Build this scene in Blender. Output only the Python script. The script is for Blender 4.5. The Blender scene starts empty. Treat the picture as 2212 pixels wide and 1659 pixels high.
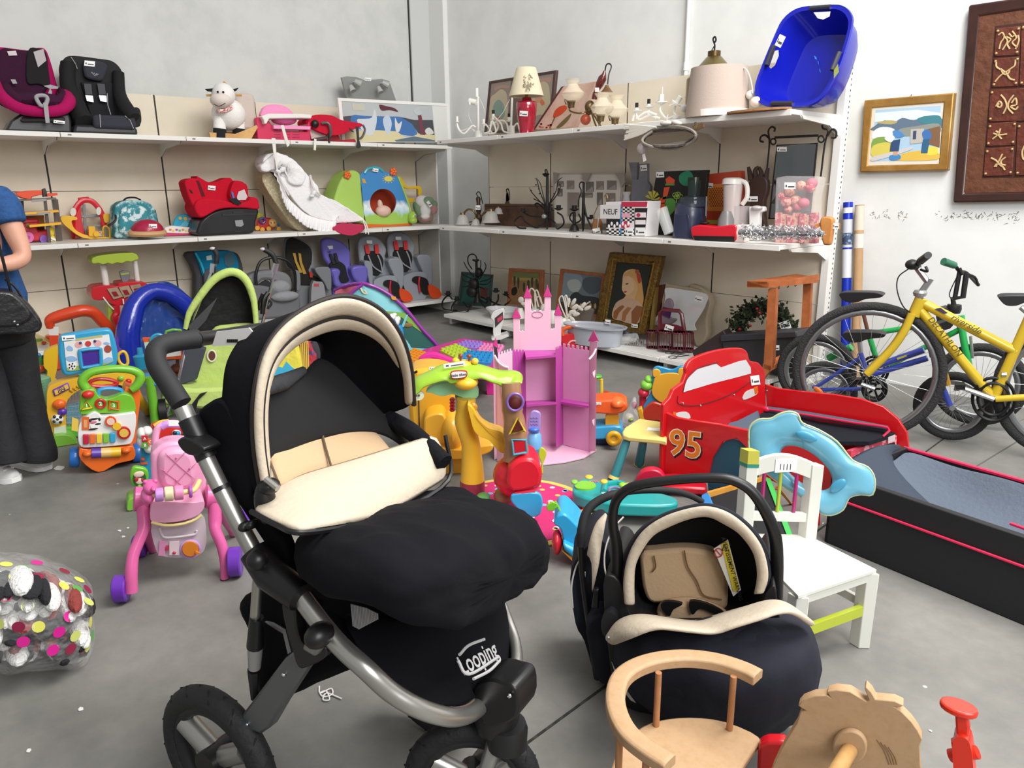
import bpy,math,random
from mathutils import Vector,Matrix
random.seed(7)
SC=bpy.context.scene
COL=SC.collection
W,H,S=2212,1659,0.92
def V(*a):return Vector(a)
# ---------------- camera ----------------
YAW,PIT,ROL,FPX=0.8569,-0.2614,-0.0096,1593.28
CP=V(8.0201,-5.4637,1.4908)*S
FW=V(-math.sin(YAW)*math.cos(PIT),math.cos(YAW)*math.cos(PIT),math.sin(PIT))
_r=V(math.cos(YAW),math.sin(YAW),0);_u=_r.cross(FW)
RT=_r*math.cos(ROL)+_u*math.sin(ROL);UP=-_r*math.sin(ROL)+_u*math.cos(ROL)
cd=bpy.data.cameras.new('camera');cam=bpy.data.objects.new('camera',cd);COL.objects.link(cam)
cd.sensor_fit='HORIZONTAL';cd.sensor_width=36;cd.lens=FPX/W*36;cd.clip_start=.05
cam.matrix_world=Matrix(((RT.x,UP.x,-FW.x,CP.x),(RT.y,UP.y,-FW.y,CP.y),(RT.z,UP.z,-FW.z,CP.z),(0,0,0,1)))
SC.camera=cam
# ---------------- light and exposure ----------------
SC.view_settings.view_transform='Standard';SC.view_settings.look='None'
SC.view_settings.gamma=1;SC.view_settings.use_curve_mapping=False
SC.view_settings.exposure=0.0
wd=bpy.data.worlds.new('world');SC.world=wd;wd.use_nodes=True
bg=wd.node_tree.nodes['Background'];bg.inputs[0].default_value=(1,.985,.96,1);bg.inputs[1].default_value=.46
def area(name,loc,aim,sx,sy,power,col=(1,1,1)):
 l=bpy.data.lights.new(name,'AREA');l.shape='RECTANGLE';l.size=sx;l.size_y=sy;l.energy=power;l.color=col
 o=bpy.data.objects.new(name,l);COL.objects.link(o);o.location=loc
 o.rotation_euler=(Vector(aim)-Vector(loc)).to_track_quat('-Z','Y').to_euler();return o
area('skylight',(7.4,-2.2,4.9),(4.4,-2.3,0),3.6,2.2,400,(1,.985,.955))
area('added_right_light',(9.8,-4.3,3.1),(7.5,-2.6,0),2.2,2.2,190,(.98,.99,1))  # unseen lamp added to brighten the floor and wall on the right
# ---------------- zoom frames: photo crops used as rulers ----------------
ZR=dict(o=(1,0,0),a=(.25316,0,60),b=(.25316,0,380),c=(.27125,380,140),d=(.27125,380,480),e=(.27125,930,120),f=(.35353,1430,0),g=(.27125,930,500),h=(.36775,1400,520),i=(.25316,0,640),j=(.25316,200,860),k=(.31646,280,560),l=(.38879,360,1085),m=(.27728,860,730),n=(.27125,1180,840),q=(.38522,1220,1020),r=(.28866,0,1180))
ZC=ZR['o']
def zm(k):
 global ZC;ZC=ZR[k]
def ray(x,y):
 x=ZC[1]+x*ZC[0];y=ZC[2]+y*ZC[0]
 return FW+RT*((x-W/2)/FPX)-UP*((y-H/2)/FPX)
def G(x,y,z=0):d=ray(x,y);return CP+d*((z-CP.z)/d.z)
def OX(x,y,X):d=ray(x,y);return CP+d*((X-CP.x)/d.x)
def OY(x,y,Y):d=ray(x,y);return CP+d*((Y-CP.y)/d.y)
Zv=V(0,0,1)
class Fr:
 def __init__(s,base,n=None):
  s.b=Vector(base)
  if n is None:n=s.b-CP
  s.stand=False;s.lim=None;s.n=V(n[0],n[1],0).normalized();s.r=V(s.n.y,-s.n.x,0)
  s.u=(s.b-CP).dot(FW)/FPX
 def s(s_,v):return v*ZC[0]*s_.u
 def y0(s,x,d=0):
  K=(s.b+s.n*d-CP).dot(s.n);dz=s.b.z-CP.z;a=ray(x,0);e_=ray(x,1)-a
  return(dz*a.dot(s.n)-K*a.z)/(K*e_.z-dz*e_.dot(s.n))
 def p(s,x,y,d=0):
  o=s.b+s.n*d
  if y is None:y=s.y0(x,d)
  r=ray(x,y)
  return CP+r*((o-CP).dot(s.n)/r.dot(s.n))
 def q(s,x,d,z):return s.b+s.r*x+s.n*d+Zv*z
NL,NR=V(-1,0,0),V(0,1,0)
# ---------------- materials ----------------
def lin(h):
 h=h.lstrip('#');h=h if len(h)==6 else''.join(q*2 for q in h);c=[int(h[i:i+2],16)/255 for i in(0,2,4)]
 return tuple((x/12.92 if x<=.04045 else((x+.055)/1.055)**2.4)for x in c)+(1,)
MC={}
def M(h,rough=.5,metal=0,bump=None,var=None,alpha=1,trans=0,coat=0,spec=.5,sheen=0):
 key=(h,rough,metal,bump,var,alpha,trans,coat,spec,sheen)
 if key in MC:return MC[key]
 m=bpy.data.materials.new('surface_'+h.strip('#'));m.use_nodes=True
 nt=m.node_tree;N=nt.nodes;L=nt.links;b=N['Principled BSDF']
 b.inputs['Base Color'].default_value=lin(h);b.inputs['Roughness'].default_value=rough;b.inputs['Metallic'].default_value=metal
 b.inputs['Alpha'].default_value=alpha;b.inputs['Transmission Weight'].default_value=trans;b.inputs['Coat Weight'].default_value=coat
 b.inputs['Specular IOR Level'].default_value=spec;b.inputs['Sheen Weight'].default_value=sheen
 if trans:b.inputs['IOR'].default_value=1.3
 tc=None
 if var or bump:tc=N.new('ShaderNodeTexCoord')
 if var:
  t=N.new('ShaderNodeTexNoise');t.inputs['Scale'].default_value=var[0];t.inputs['Detail'].default_value=8;t.inputs['Roughness'].default_value=.65
  L.new(tc.outputs['Object'],t.inputs['Vector'])
  r=N.new('ShaderNodeValToRGB');r.color_ramp.elements[0].color=lin(h);r.color_ramp.elements[1].color=lin(var[1])
  r.color_ramp.elements[0].position=var[2];r.color_ramp.elements[1].position=var[2]+(var[3]if len(var)>3 else .25)
  L.new(t.outputs['Fac'],r.inputs[0]);L.new(r.outputs[0],b.inputs['Base Color'])
 if bump:
  t=N.new('ShaderNodeTexNoise');t.inputs['Scale'].default_value=bump[0];t.inputs['Detail'].default_value=5
  L.new(tc.outputs['Object'],t.inputs['Vector'])
  bp=N.new('ShaderNodeBump');bp.inputs['Strength'].default_value=bump[1];bp.inputs['Distance'].default_value=.02
  L.new(t.outputs['Fac'],bp.inputs['Height']);L.new(bp.outputs[0],b.inputs['Normal'])
 MC[key]=m;return m
def plastic(h):return M(h,.32,coat=.15)
def cloth(h):return M(h,.9,bump=(60,.25),spec=.15)
def wood(h,h2=None):return M(h,.55,var=(9,h2,.35)if h2 else None)
# ---------------- mesh building ----------------
class B:
 def __init__(s):s.v=[];s.f=[];s.mi=[];s.c=0
 def face(s,ix):s.f.append(ix);s.mi.append(s.c)
 def loft(s,loops,cap=True,closed=True):
  n=len(loops[0]);o=len(s.v)
  for lp in loops:s.v+=[Vector(p)for p in lp]
  for i in range(len(loops)-1):
   for j in range(n if closed else n-1):
    k=(j+1)%n
    s.face((o+i*n+j,o+i*n+k,o+(i+1)*n+k,o+(i+1)*n+j))
  if cap and closed:
   s.face(tuple(o+j for j in range(n))[::-1]);s.face(tuple(o+(len(loops)-1)*n+j for j in range(n)))
 def prism(s,pts,vec):pts=[Vector(p)for p in pts];s.loft([pts,[p+vec for p in pts]])
 def flat(s,pts):o=len(s.v);s.v+=[Vector(p)for p in pts];s.face(tuple(range(o,o+len(pts))))
 def grid(s,rows):s.loft(rows,cap=False,closed=False)
 def tube(s,pts,r,n=10,closed=False,cap=True,flat=1,ref=None):
  pts=[Vector(p)for p in pts];m=len(pts);rs=r if isinstance(r,(list,tuple))else[r]*m
  T=[]
  for i in range(m):
   a=pts[i-1]if(i or closed)else pts[0];c=pts[(i+1)%m]if(i<m-1 or closed)else pts[-1]
   t=(c-a);T.append(t.normalized()if t.length>1e-9 else Zv)
  up=ref if ref is not None else(Zv if abs(T[0].z)<.9 else V(1,0,0))
  nx=(up-T[0]*up.dot(T[0])).normalized();loops=[]
  for i in range(m):
   if i:nx=(nx-T[i]*nx.dot(T[i]));nx=nx.normalized()if nx.length>1e-6 else T[i].orthogonal().normalized()
   by=T[i].cross(nx)
   loops.append([pts[i]+(nx*math.cos(2*math.pi*j/n)*flat+by*math.sin(2*math.pi*j/n))*rs[i]for j in range(n)])
  if closed:loops.append(loops[0]);cap=False
  s.loft(loops,cap)
 def ell(s,c,ax,ay,az,nu=16,nv=10,lo=-1,hi=1):
  c=Vector(c);loops=[]
  for i in range(nv+1):
   t=math.pi*(-.5+i/nv);t=max(math.asin(lo),min(math.asin(hi),t));cr=max(math.cos(t),.02);sz=math.sin(t)
   loops.append([c+ax*(cr*math.cos(2*math.pi*j/nu))+ay*(cr*math.sin(2*math.pi*j/nu))+az*sz for j in range(nu)])
  s.loft(loops)
 def text(s,txt,o,rx,uy,size,depth=.001,bold=0,shear=0,center=True):
  cu=bpy.data.curves.new('t','FONT');cu.body=txt;cu.size=1;cu.align_x='CENTER' if center else'LEFT';cu.align_y='CENTER' if center else'BOTTOM_BASELINE'
  cu.offset=bold;cu.shear=shear;cu.resolution_u=3;ob=bpy.data.objects.new('t',cu);COL.objects.link(ob)
  dg=bpy.context.evaluated_depsgraph_get();dg.update();me=bpy.data.meshes.new_from_object(ob.evaluated_get(dg))
  rx=rx.normalized();uy=uy.normalized();n=rx.cross(uy);k=len(s.v)
  for v in me.vertices:s.v.append(o+rx*(v.co.x*size)+uy*(v.co.y*size)+n*depth)
  for f in me.polygons:s.face(tuple(k+i for i in f.vertices))
  bpy.data.objects.remove(ob);bpy.data.curves.remove(cu);bpy.data.meshes.remove(me)
 def out(s,name,mats,parent=None,base=None,bv=0,ss=0,sol=0,ang=40,disp=None,fix=True,simple=False):
  if not isinstance(mats,(list,tuple)):mats=[mats]
  root=parent
  while root is not None and root.parent:root=root.parent
  org=root.location.copy()if root is not None else(Vector(base)if base is not None else V(0,0,0))
  me=bpy.data.meshes.new(name);me.from_pydata([tuple(p-org)for p in s.v],[],s.f)
  for m in mats:me.materials.append(m)
  me.polygons.foreach_set('material_index',s.mi)
  if fix:
   import bmesh
   bm=bmesh.new();bm.from_mesh(me);bmesh.ops.recalc_face_normals(bm,faces=bm.faces);bm.to_mesh(me);bm.free()
  me.polygons.foreach_set('use_smooth',[True]*len(me.polygons))
  if ss==0:me.set_sharp_from_angle(angle=math.radians(ang))
  me.update()
  o=bpy.data.objects.new(name,me);COL.objects.link(o)
  if parent is not None:o.parent=parent
  else:o.location=org
  if sol:k=o.modifiers.new('thickness','SOLIDIFY');k.thickness=sol;k.offset=0
  if bv:k=o.modifiers.new('bevel','BEVEL');k.width=bv;k.segments=2;k.limit_method='ANGLE';k.angle_limit=math.radians(35)
  if ss:k=o.modifiers.new('smooth','SUBSURF');k.levels=ss;k.render_levels=ss;k.subdivision_type='SIMPLE' if simple else'CATMULL_CLARK'
  if disp:
   tx=bpy.data.textures.new('folds','CLOUDS');tx.noise_scale=disp[0];tx.noise_depth=2
   k=o.modifiers.new('folds','DISPLACE');k.texture=tx;k.strength=disp[1];k.texture_coords='LOCAL';k.mid_level=.5
  return o
def tag(o,label,cat,group=None,kind=None):
 if label:o['label']=label
 if cat:o['category']=cat
 if group:o['group']=group
 if kind:o['kind']=kind
 return o
def catmull(pts,n=6,closed=False):
 pts=[Vector(p)for p in pts];m=len(pts);out=[]
 rng=range(m)if closed else range(m-1)
 for i in rng:
  p0=pts[i-1]if(i or closed)else pts[0]*2-pts[1];p1=pts[i];p2=pts[(i+1)%m]
  p3=pts[(i+2)%m]if(i<m-2 or closed)else pts[-1]*2-pts[-2]
  for k in range(n):
   t=k/n;out.append(.5*((2*p1)+(p2-p0)*t+(2*p0-5*p1+4*p2-p3)*t*t+(3*p1-p0-3*p2+p3)*t**3))
 if not closed:out.append(pts[-1])
 return out
def e(pts,d0,d1):
 return lambda b,F:b.prism([F.p(x,y,d0)for x,y in(pts(F,d0)if callable(pts)else pts)],F.n*(d1-d0))
def bx(x0,y0,x1,y1,d0,d1):return e([(x0,y0),(x1,y0),(x1,y1),(x0,y1)],d0,d1)
def curve2(pts,n=5,closed=True):
 if any(q[1]is None for q in pts):return lambda F,d:curve2([(x,F.y0(x,d)if y is None else y)for x,y in pts],n,closed)
 return[(p.x,p.y)for p in catmull([V(x,y,0)for x,y in pts],n,closed)]
def ec(pts,d0,d1,n=5):return e(curve2(pts,n),d0,d1)
def t(pts,r,n=8,sm=0,closed=False,flat=1):
 def f(b,F):
  P=[F.p(*q)for q in pts]
  if sm:P=catmull(P,sm,closed)
  rr=r
  if isinstance(r,(list,tuple)):
   rr=[F.s(x)for x in r]
   if sm:rr=[rr[min(i//sm,len(rr)-1)]*(1-(i%sm)/sm)+rr[min(i//sm+1,len(rr)-1)]*((i%sm)/sm)for i in range(len(P))]
  else:rr=F.s(r)
  b.tube(P,rr,n,closed,flat=flat)
 return f
def la(x,prof,d=0,n=16):
 def f(b,F):
  c=F.p(x,prof[0][0],d)
  P=[V(c.x,c.y,F.p(x,y,d).z)for y,r in prof]
  b.loft([[p+(F.r*math.cos(2*math.pi*j/n)+F.n*math.sin(2*math.pi*j/n))*F.s(r)for j in range(n)]for p,(y,r)in zip(P,prof)])
 return f
def sp(x,y,d,rx,ry=None,rd=None,lo=-1,hi=1,nu=16,nv=10,tilt=0):
 def f(b,F):
  ry_=ry or rx;c=F.p(x,y,d);ca,sa=math.cos(tilt),math.sin(tilt)
  ax=F.r*ca+Zv*sa;az=Zv*ca-F.r*sa
  b.ell(c,ax*F.s(rx),F.n*(rd if rd is not None else F.s(rx)),az*F.s(ry_),nu,nv,lo,hi)
 return f
def disc(x,y,d0,d1,rx,ry=None,n=20):
 return e([(x+rx*math.cos(2*math.pi*i/n),y+(ry or rx)*math.sin(2*math.pi*i/n))for i in range(n)],d0,d1)
def ring(x,y,d,rx,ry,r,n=24,tn=8):return t([(x+rx*math.cos(2*math.pi*i/n),y+ry*math.sin(2*math.pi*i/n),d)for i in range(n)],r,tn,closed=True)
def tx(txt,x,y,d,size,bold=0,shear=0,tilt=0):
 def f(b,F):
  ca,sa=math.cos(tilt),math.sin(tilt)
  b.text(txt,F.p(x,y,d),F.r*ca+Zv*sa,Zv*ca-F.r*sa,F.s(size),0,bold,shear)
 return f
SPLIT={'strut_collar','curtain','foot_print','grip','harness','ball_picture','stud','bolt','flower','knob','spot_mark','headlight','indicator','berry','horn','eye','plush','leaf','roof_stripe','bow','tie','trim','bead','button','lid'}
def Q(*a,**k): return Th.last.part(*a,**k)      # adds a part to the thing being built
class Th:
 def __init__(s,name,label,cat,F,group=None):
  s.F=F;Th.last=s;o=bpy.data.objects.new(name,None);COL.objects.link(o);o.location=F.b;o.empty_display_size=.05
  tag(o,label,cat,group);s.o=o
 def part(s,name,mat,*sh,par=None,**kw):
  if name in SPLIT and len(sh)>1:
   c=0
   for x in sh:
    if isinstance(x,int):c=x
    else:o=s.part(name,mat[c]if isinstance(mat,list)else mat,x,par=par,**kw)
   return o
  b=B()
  for x in sh:
   if isinstance(x,int):b.c=x
   else:x(b,s.F)
  lab=kw.pop('label',None)
  if s.F.stand:
   for v in b.v:
    v.z=max(v.z,s.F.b.z+.0005)
    if s.F.lim=='L':v.x=max(v.x,.006)
    if s.F.lim=='R':v.y=min(v.y,-.006)
  o=b.out(name,mat,par or s.o,**kw)
  if lab:o['label']=lab
  return o
def one(name,label,cat,F,mat,*sh,group=None,**kw):
 b=B()
 for x in sh:
  if isinstance(x,int):b.c=x
  else:x(b,F)
 return tag(b.out(name,mat,None,F.b,**kw),label,cat,group)
def struct(name,b,mat,**kw):o=b.out(name,mat,None,**kw);o['kind']='structure';return o
def boxw(b,x0,x1,y0,y1,z0,z1):b.prism([(x0,y0,z0),(x1,y0,z0),(x1,y1,z0),(x0,y1,z0)],V(0,0,z1-z0))
# ================= THE ROOM =================
def floor_mat():
 m=bpy.data.materials.new('concrete');m.use_nodes=True;nt=m.node_tree;N=nt.nodes;L=nt.links;b=N['Principled BSDF']
 tc=N.new('ShaderNodeTexCoord')
 def noise(sc,det,ro):
  q=N.new('ShaderNodeTexNoise');q.inputs['Scale'].default_value=sc;q.inputs['Detail'].default_value=det;q.inputs['Roughness'].default_value=ro
  L.new(tc.outputs['Object'],q.inputs['Vector']);return q.outputs['Fac']
 def ramp(src,a,c,p0,p1):
  r=N.new('ShaderNodeValToRGB');r.color_ramp.elements[0].color=lin(a);r.color_ramp.elements[1].color=lin(c)
  r.color_ramp.elements[0].position=p0;r.color_ramp.elements[1].position=p1;L.new(src,r.inputs[0]);return r.outputs[0]
 def mix(kind,f,a,c):
  x=N.new('ShaderNodeMix');x.data_type='RGBA';x.blend_type=kind
  if isinstance(f,float):x.inputs[0].default_value=f
  else:L.new(f,x.inputs[0])
  L.new(a,x.inputs[6]);L.new(c,x.inputs[7]);return x.outputs[2]
 base=ramp(noise(1.1,9,.62),'#6e6d6a','#979590',.3,.68)
 fine=ramp(noise(14,8,.7),'#757573','#a09f9c',.3,.7)
 c=mix('OVERLAY',.45,base,fine)
 v=N.new('ShaderNodeTexVoronoi');v.inputs['Scale'].default_value=3.2;v.inputs['Randomness'].default_value=1;L.new(tc.outputs['Object'],v.inputs['Vector'])
 fl=ramp(v.outputs['Distance'],'#ffffff','#000000',.012,.022)
 wh=N.new('ShaderNodeRGB');wh.outputs[0].default_value=lin('#d6d6d2')
 c=mix('MIX',fl,c,wh.outputs[0]);L.new(c,b.inputs['Base Color'])
 b.inputs['Roughness'].default_value=.5;b.inputs['Specular IOR Level'].default_value=.35
 bp=N.new('ShaderNodeBump');bp.inputs['Strength'].default_value=.08;L.new(noise(40,6,.6),bp.inputs['Height']);L.new(bp.outputs[0],b.inputs['Normal'])
 return m
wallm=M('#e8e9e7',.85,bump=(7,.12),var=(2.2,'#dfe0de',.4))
b=B();boxw(b,-.6,12,-9,.6,-.1,0);struct('floor',b,floor_mat())
WL=-.12
WR=OX(936,150,WL).y
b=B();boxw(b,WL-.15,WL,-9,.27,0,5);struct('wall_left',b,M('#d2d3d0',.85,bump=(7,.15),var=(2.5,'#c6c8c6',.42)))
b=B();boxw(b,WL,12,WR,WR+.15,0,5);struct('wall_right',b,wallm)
zm('o')
c0=OX(888,150,WL);c1=OX(936,150,WL)
b=B();boxw(b,WL,WL+.03,c0.y,c1.y,0,5);struct('trim_1',b,M('#cdcfcd',.85))
b=B();boxw(b,WL,WL+.008,c0.y-.014,c0.y,0,5);struct('trim_2',b,M('#2c2c2c',.9))
cr=OY(960,150,WR-.06)
b=B();boxw(b,WL,cr.x,WR-.06,WR+.02,0,5);struct('trim_3',b,M('#e4e5e3',.8))
pp=OY(1484,100,WR-.025)
b=B();b.tube([V(pp.x,pp.y,1.6),V(pp.x,pp.y,5)],.017);b.tube([V(pp.x,pp.y,2.27),V(pp.x,pp.y,2.33)],.024);struct('trim_4',b,M('#e8e8e6',.5))
g0=G(1130,1612);g1=G(1420,1400);dv=(g1-g0).normalized();
b=B();b.c=0;pv=V(-dv.y,dv.x,0)*.004
a0=g0-dv*.3;a1=g0+dv*6
b.prism([a0-pv,a1-pv,a1+pv,a0+pv],V(0,0,.0012));struct('trim_5',b,M('#26241f',.9,var=(30,'#4a4742',.45)))
for i,(x0,y0,x1,y1)in enumerate(((1990,1080,2212,945),(1855,935,1640,800),(1320,868,1600,980))):
 q0,q1=G(x0,y0),G(x1,y1);dd=(q1-q0).normalized();pv=V(-dd.y,dd.x,0)*.004
 b=B();b.prism([q0-pv,q1-pv,q1+pv,q0+pv],V(0,0,.0012));struct('trim_%d'%(6+i),b,M('#5a5856',.9))
# ================= SHELVING =================
HLT,HLM,HLB=1.9581*S,1.0589*S,.1781*S
HRT,HRM,HRB=1.9671*S,1.083*S,.1236*S
DL,DR=.7768*S,.70*S
YE,XE=-.0688*S,1.3481*S
SM,PH=1.4878*S,.8953*S
cream=M('#e3d8c5',.55,var=(1.5,'#dbcfb9',.4));white=M('#e4e2dd',.4);dark=M('#2a2622',.7)
def shelving(name,label,fx,bays,levels,top,dep,tops,basez):
 root=bpy.data.objects.new(name,None);COL.objects.link(root);root.location=fx(0,0,0);tag(root,label,'shelving')
 def slab(b,a0,a1,d0,d1,z0,z1):b.prism([fx(a0,d0,z0),fx(a1,d0,z0),fx(a1,d1,z0),fx(a0,d1,z0)],V(0,0,z1-z0))
 for k in range(bays):
  a0,a1=k*S,(k+1)*S
  for zz0,zz1 in((.02,SM-PH),(SM-PH,SM),(SM,top)):
   b=B();slab(b,a0+.007,a1-.007,-.02,0,zz0+.0025,zz1-.0025);b.out('back_panel',cream,root)
  for z in levels:
   b=B();slab(b,a0+.002,a1-.002,.0,dep-.01,z-.03,z);slab(b,a0+.002,a1-.002,dep-.012,dep,z-.036,z)
   sh=b.out('shelf',white,root,bv=.003)
   b=B();slab(b,a0+.05,a0+.075,dep,dep+.002,z-.022,z-.012);b.out('clip',M('#6a6864',.5),sh)
  b=B();slab(b,a0+.004,a1-.004,0,dep-.02,basez-.03,basez);slab(b,a0+.004,a1-.004,dep-.03,dep-.012,basez-.035,basez);b.out('base_shelf',white,root,bv=.003)
 for k in range(bays+1):
  a=k*S
  b=B();slab(b,a-.005,a+.005,-.03,-.004,0,top);b.out('upright',dark,root)
  b=B();slab(b,a-.018,a+.018,-.05,-.022,0,top+.004)
  slab(b,a-.018,a+.018,-.05,dep-.1,0,basez-.04);b.out('post',white,root)
  for z in levels:
   b=B()
   for s_ in(-.006,.006):
    P=[fx(a+s_-.002,0,z-.03),fx(a+s_-.002,dep*.82,z-.03),fx(a+s_-.002,dep*.78,z-.05),fx(a+s_-.002,dep*.25,z-.075),fx(a+s_-.002,.04,z-.13),fx(a+s_-.002,0,z-.14)]
    b.prism(P,fx(.004,0,0)-fx(0,0,0))
   b.out('bracket',white,root)
 return root,slab
NB=6
rl,slab=shelving('shelving_unit','long white and cream metal shelving along the left wall full of toys and car seats',lambda a,d,z:V(d,YE-NB*S+a,z),NB,(HLM,HLT),SM+PH,DL,None,HLB)
b=B();slab(b,NB*S+.004,NB*S+.02,-.02,DL*.55,0,HLT-.05);b.out('end_panel',white,rl)
rr,slab=shelving('shelving_unit','white and cream metal shelving on the right wall holding lamps pictures and kitchenware',lambda a,d,z:V(XE+a,-d,z),4,(HRM,HRT),SM+PH,DR,None,HRB)
b=B();slab(b,4*S-.025,4*S+.03,-.05,.03,0,SM+PH+.02);po=b.out('end_post',white,rr,bv=.004)
for i in range(60):
 b=B();slab(b,4*S+.028,4*S+.0315,-.03,-.022,.15+i*.034,.163+i*.034);b.out('slot',dark,po)
P_,K_=plastic,cloth
def bl(p,w):
 c=Vector(p)-CP;c.z=0
 return w*2+c.normalized()
def FL(x,y,X,z,face=None):
 p=OX(x,y,X);f=Fr((p.x,p.y,z+.002),face or bl(p,NL));f.stand=True;f.lim='L';return f
def FRr(x,y,Y,z,face=None):
 p=OY(x,y,-Y);f=Fr((p.x,p.y,z+.002),face or bl(p,NR));f.stand=True;f.lim='R';return f
def FG(x,y,z=0,face=None):
 p=G(x,y,z+.002);f=Fr(p,face or(bl(p,NL)if z in(HLM,HLB)else bl(p,NR)if z in(HRM,HRB)else None));f.stand=True;f.lim='L' if z in(HLM,HLB)else'R' if z in(HRM,HRB)else None;return f
def price(T,x,y,d,w,h,tilt=0,par=None,name='price_label'):
 ca,sa=math.cos(tilt),math.sin(tilt)
 pt=lambda a,c:(x+a*w/2*ca-c*h/2*sa,y+a*w/2*sa+c*h/2*ca)
 Q(name,[M('#f2f2f0',.5),M('#4a4a4a',.6)],e([pt(-1,-1),pt(1,-1),pt(1,1),pt(-1,1)],d,d+.0015),1,e([pt(-.8,-.3),pt(-.55,-.3),pt(-.55,.4),pt(-.8,.4)],d-.0008,d),e([pt(-.35,.1),pt(.8,.1),pt(.8,.5),pt(-.35,.5)],d-.0008,d),par=par)
silver=M('#b9bbbd',.35,.9);black=M('#0d0d0f',.45);blackc=K_('#16161a');chrome=M('#d5d7da',.18,1)
N=None
# ----------------- top shelf, left wall -----------------
zm('a')
T=Th('car_seat','maroon and magenta child seat on the top left shelf, leftmost','car seat',FL(300,870,.36,HLT))
dk=P_('#2b2a2c');mg=K_('#a81458');mr=K_('#3c1a33')
Q('base',dk,e([(40,N),(90,790),(180,730),(590,730),(612,800),(612,N)],-.2,.2),e([(180,800),(560,800),(560,760),(180,760)],-.26,-.2),bv=.02)
Q('backrest',mg,e(curve2([(-110,520),(-90,250),(-20,165),(110,172),(250,188),(330,165),(395,185),(440,300),(475,430),(495,540),(440,660),(60,640)],4),.02,.2),bv=.04)
Q('back_pad',mr,e(curve2([(-60,480),(0,190),(110,180),(245,192),(320,172),(385,200),(410,350),(420,500),(300,600),(60,600)],4),-.03,.1),bv=.025)
Q('side_wing',M('#161014',.9),e(curve2([(240,195),(330,175),(395,215),(415,360),(425,500),(330,480),(230,460)],4),-.05,.02),bv=.02)
Q('seat_rim',mg,t([(-40,480,.0),(20,590,-.2),(150,680,-.27),(330,715,-.29),(520,700,-.27),(590,630,-.2),(550,550,-.02)],[48,48,45,42,45,52,48],10,4))
Q('seat_cushion',mr,sp(300,640,-.1,270,85,.19),t([(40,490,.02),(90,570,-.18),(200,640,-.24)],45,10,4),t([(540,545,0),(540,600,-.16),(440,650,-.23)],45,10,4))
Q('harness',M('#9b9a9c',.6),e([(370,495),(430,485),(500,505),(490,520),(430,520),(445,545),(440,580),(405,575),(425,520)],-.17,-.16),e([(368,640),(408,640),(425,810),(390,812)],-.36,-.355),t([(310,600,-.33),(330,580,-.33),(380,580,-.33),(405,605,-.33),(385,660,-.34),(345,660,-.34)],16,8,3,True),e([(90,440),(130,440),(148,475),(110,478)],-.08,-.075))
Q('badge',M('#cfc3c6',.6),e([(60,200),(135,195),(148,235),(75,238)],-.04,-.035));Q('care_tag',M('#b5afb0',.8),e([(285,205),(370,180),(395,280),(325,338)],-.06,-.053))
price(T,505,803,-.27,95,25,.1)
T=Th('car_seat','black and dark grey child seat on the top left shelf beside the maroon one','car seat',FL(900,890,.36,HLT))
gy=K_('#3b3b44')
Q('base',P_('#303034'),e([(620,N),(640,820),(1170,850),(1180,N)],-.24,.2),bv=.02)
Q('shell',M('#0e0e10',.75),e(curve2([(545,420),(528,330),(550,260),(630,238),(860,265),(960,285),(1030,350),(1060,460),(1060,640),(1095,680),(1180,680),(1205,740),(1200,820),(1130,850),(640,850),(580,620)],4),.0,.22),bv=.04)
Q('side_bolster',M('#0b0b0d',.85),t([(580,300,-.02),(580,480,-.05),(640,660,-.14),(720,800,-.24)],[55,60,75,70],10,4),t([(1010,380,-.02),(1020,560,-.06),(1080,690,-.2),(1140,770,-.26)],[45,50,60,55],10,4))
Q('headrest',gy,e(curve2([(715,280),(800,275),(915,310),(900,400),(870,450),(780,440),(725,410)],3),-.06,.02),bv=.02)
Q('back_pad',M('#1c1c20',.9),e([(690,460),(980,470),(1000,780),(780,780)],-.03,.02),bv=.01)
Q('seat_cushion',gy,e([(790,740),(1150,750),(1170,830),(1160,870),(800,855)],-.27,-.02),bv=.025)
for xx in(750,865):o=Q('shoulder_pad',M('#4a4a50',.8),e([(xx-35,475),(xx+28,480),(xx+38,570),(xx-20,570)],-.06,-.04));Q('buckle',silver,e([(xx-22,575),(xx+42,580),(xx+50,635),(xx-8,625)],-.07,-.055),par=o)
Q('piping',M('#a9a9ad',.7),t([(605,250,-.01),(640,300,-.02),(660,350,-.03)],3),t([(915,560,-.07),(920,660,-.1),(945,740,-.2)],3),t([(852,740,-.275),(858,850,-.275)],3),t([(1065,750,-.275),(1110,790,-.275),(1140,860,-.275)],3))
Q('lettering',M('#9a9a9a',.6),t([(775,390,-.063),(785,378,-.063),(795,400,-.063),(805,385,-.063),(815,402,-.063),(825,392,-.063),(838,400,-.063),(800,408,-.063)],2.5,5,4));price(T,765,305,-.065,90,45,.1)
T=Th('rocking_cow','white plush rocking cow with black hooves and orange horns','rocking toy',FL(1960,915,.38,HLT))
wh=M('#eeebe7',.95,bump=(90,.3));bk=M('#141416',.9);bw=wood('#d2a765','#b98a4c');beige=M('#cbbcb2',.95,bump=(90,.3))
Q('body',wh,sp(1950,740,-.02,135,130,.2),t([(1900,660,-.1),(1900,560,-.1)],[70,80],12))
Q('chair_back',beige,e(curve2([(1990,570),(2100,555),(2170,580),(2185,700),(2190,860),(2050,860),(2020,700)],3),.0,.16),bv=.03)
Q('head',wh,sp(1905,575,-.15,92,95,.13));Q('muzzle',M('#e0d2ca',.95),sp(1885,620,-.22,85,62,.1))
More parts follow.
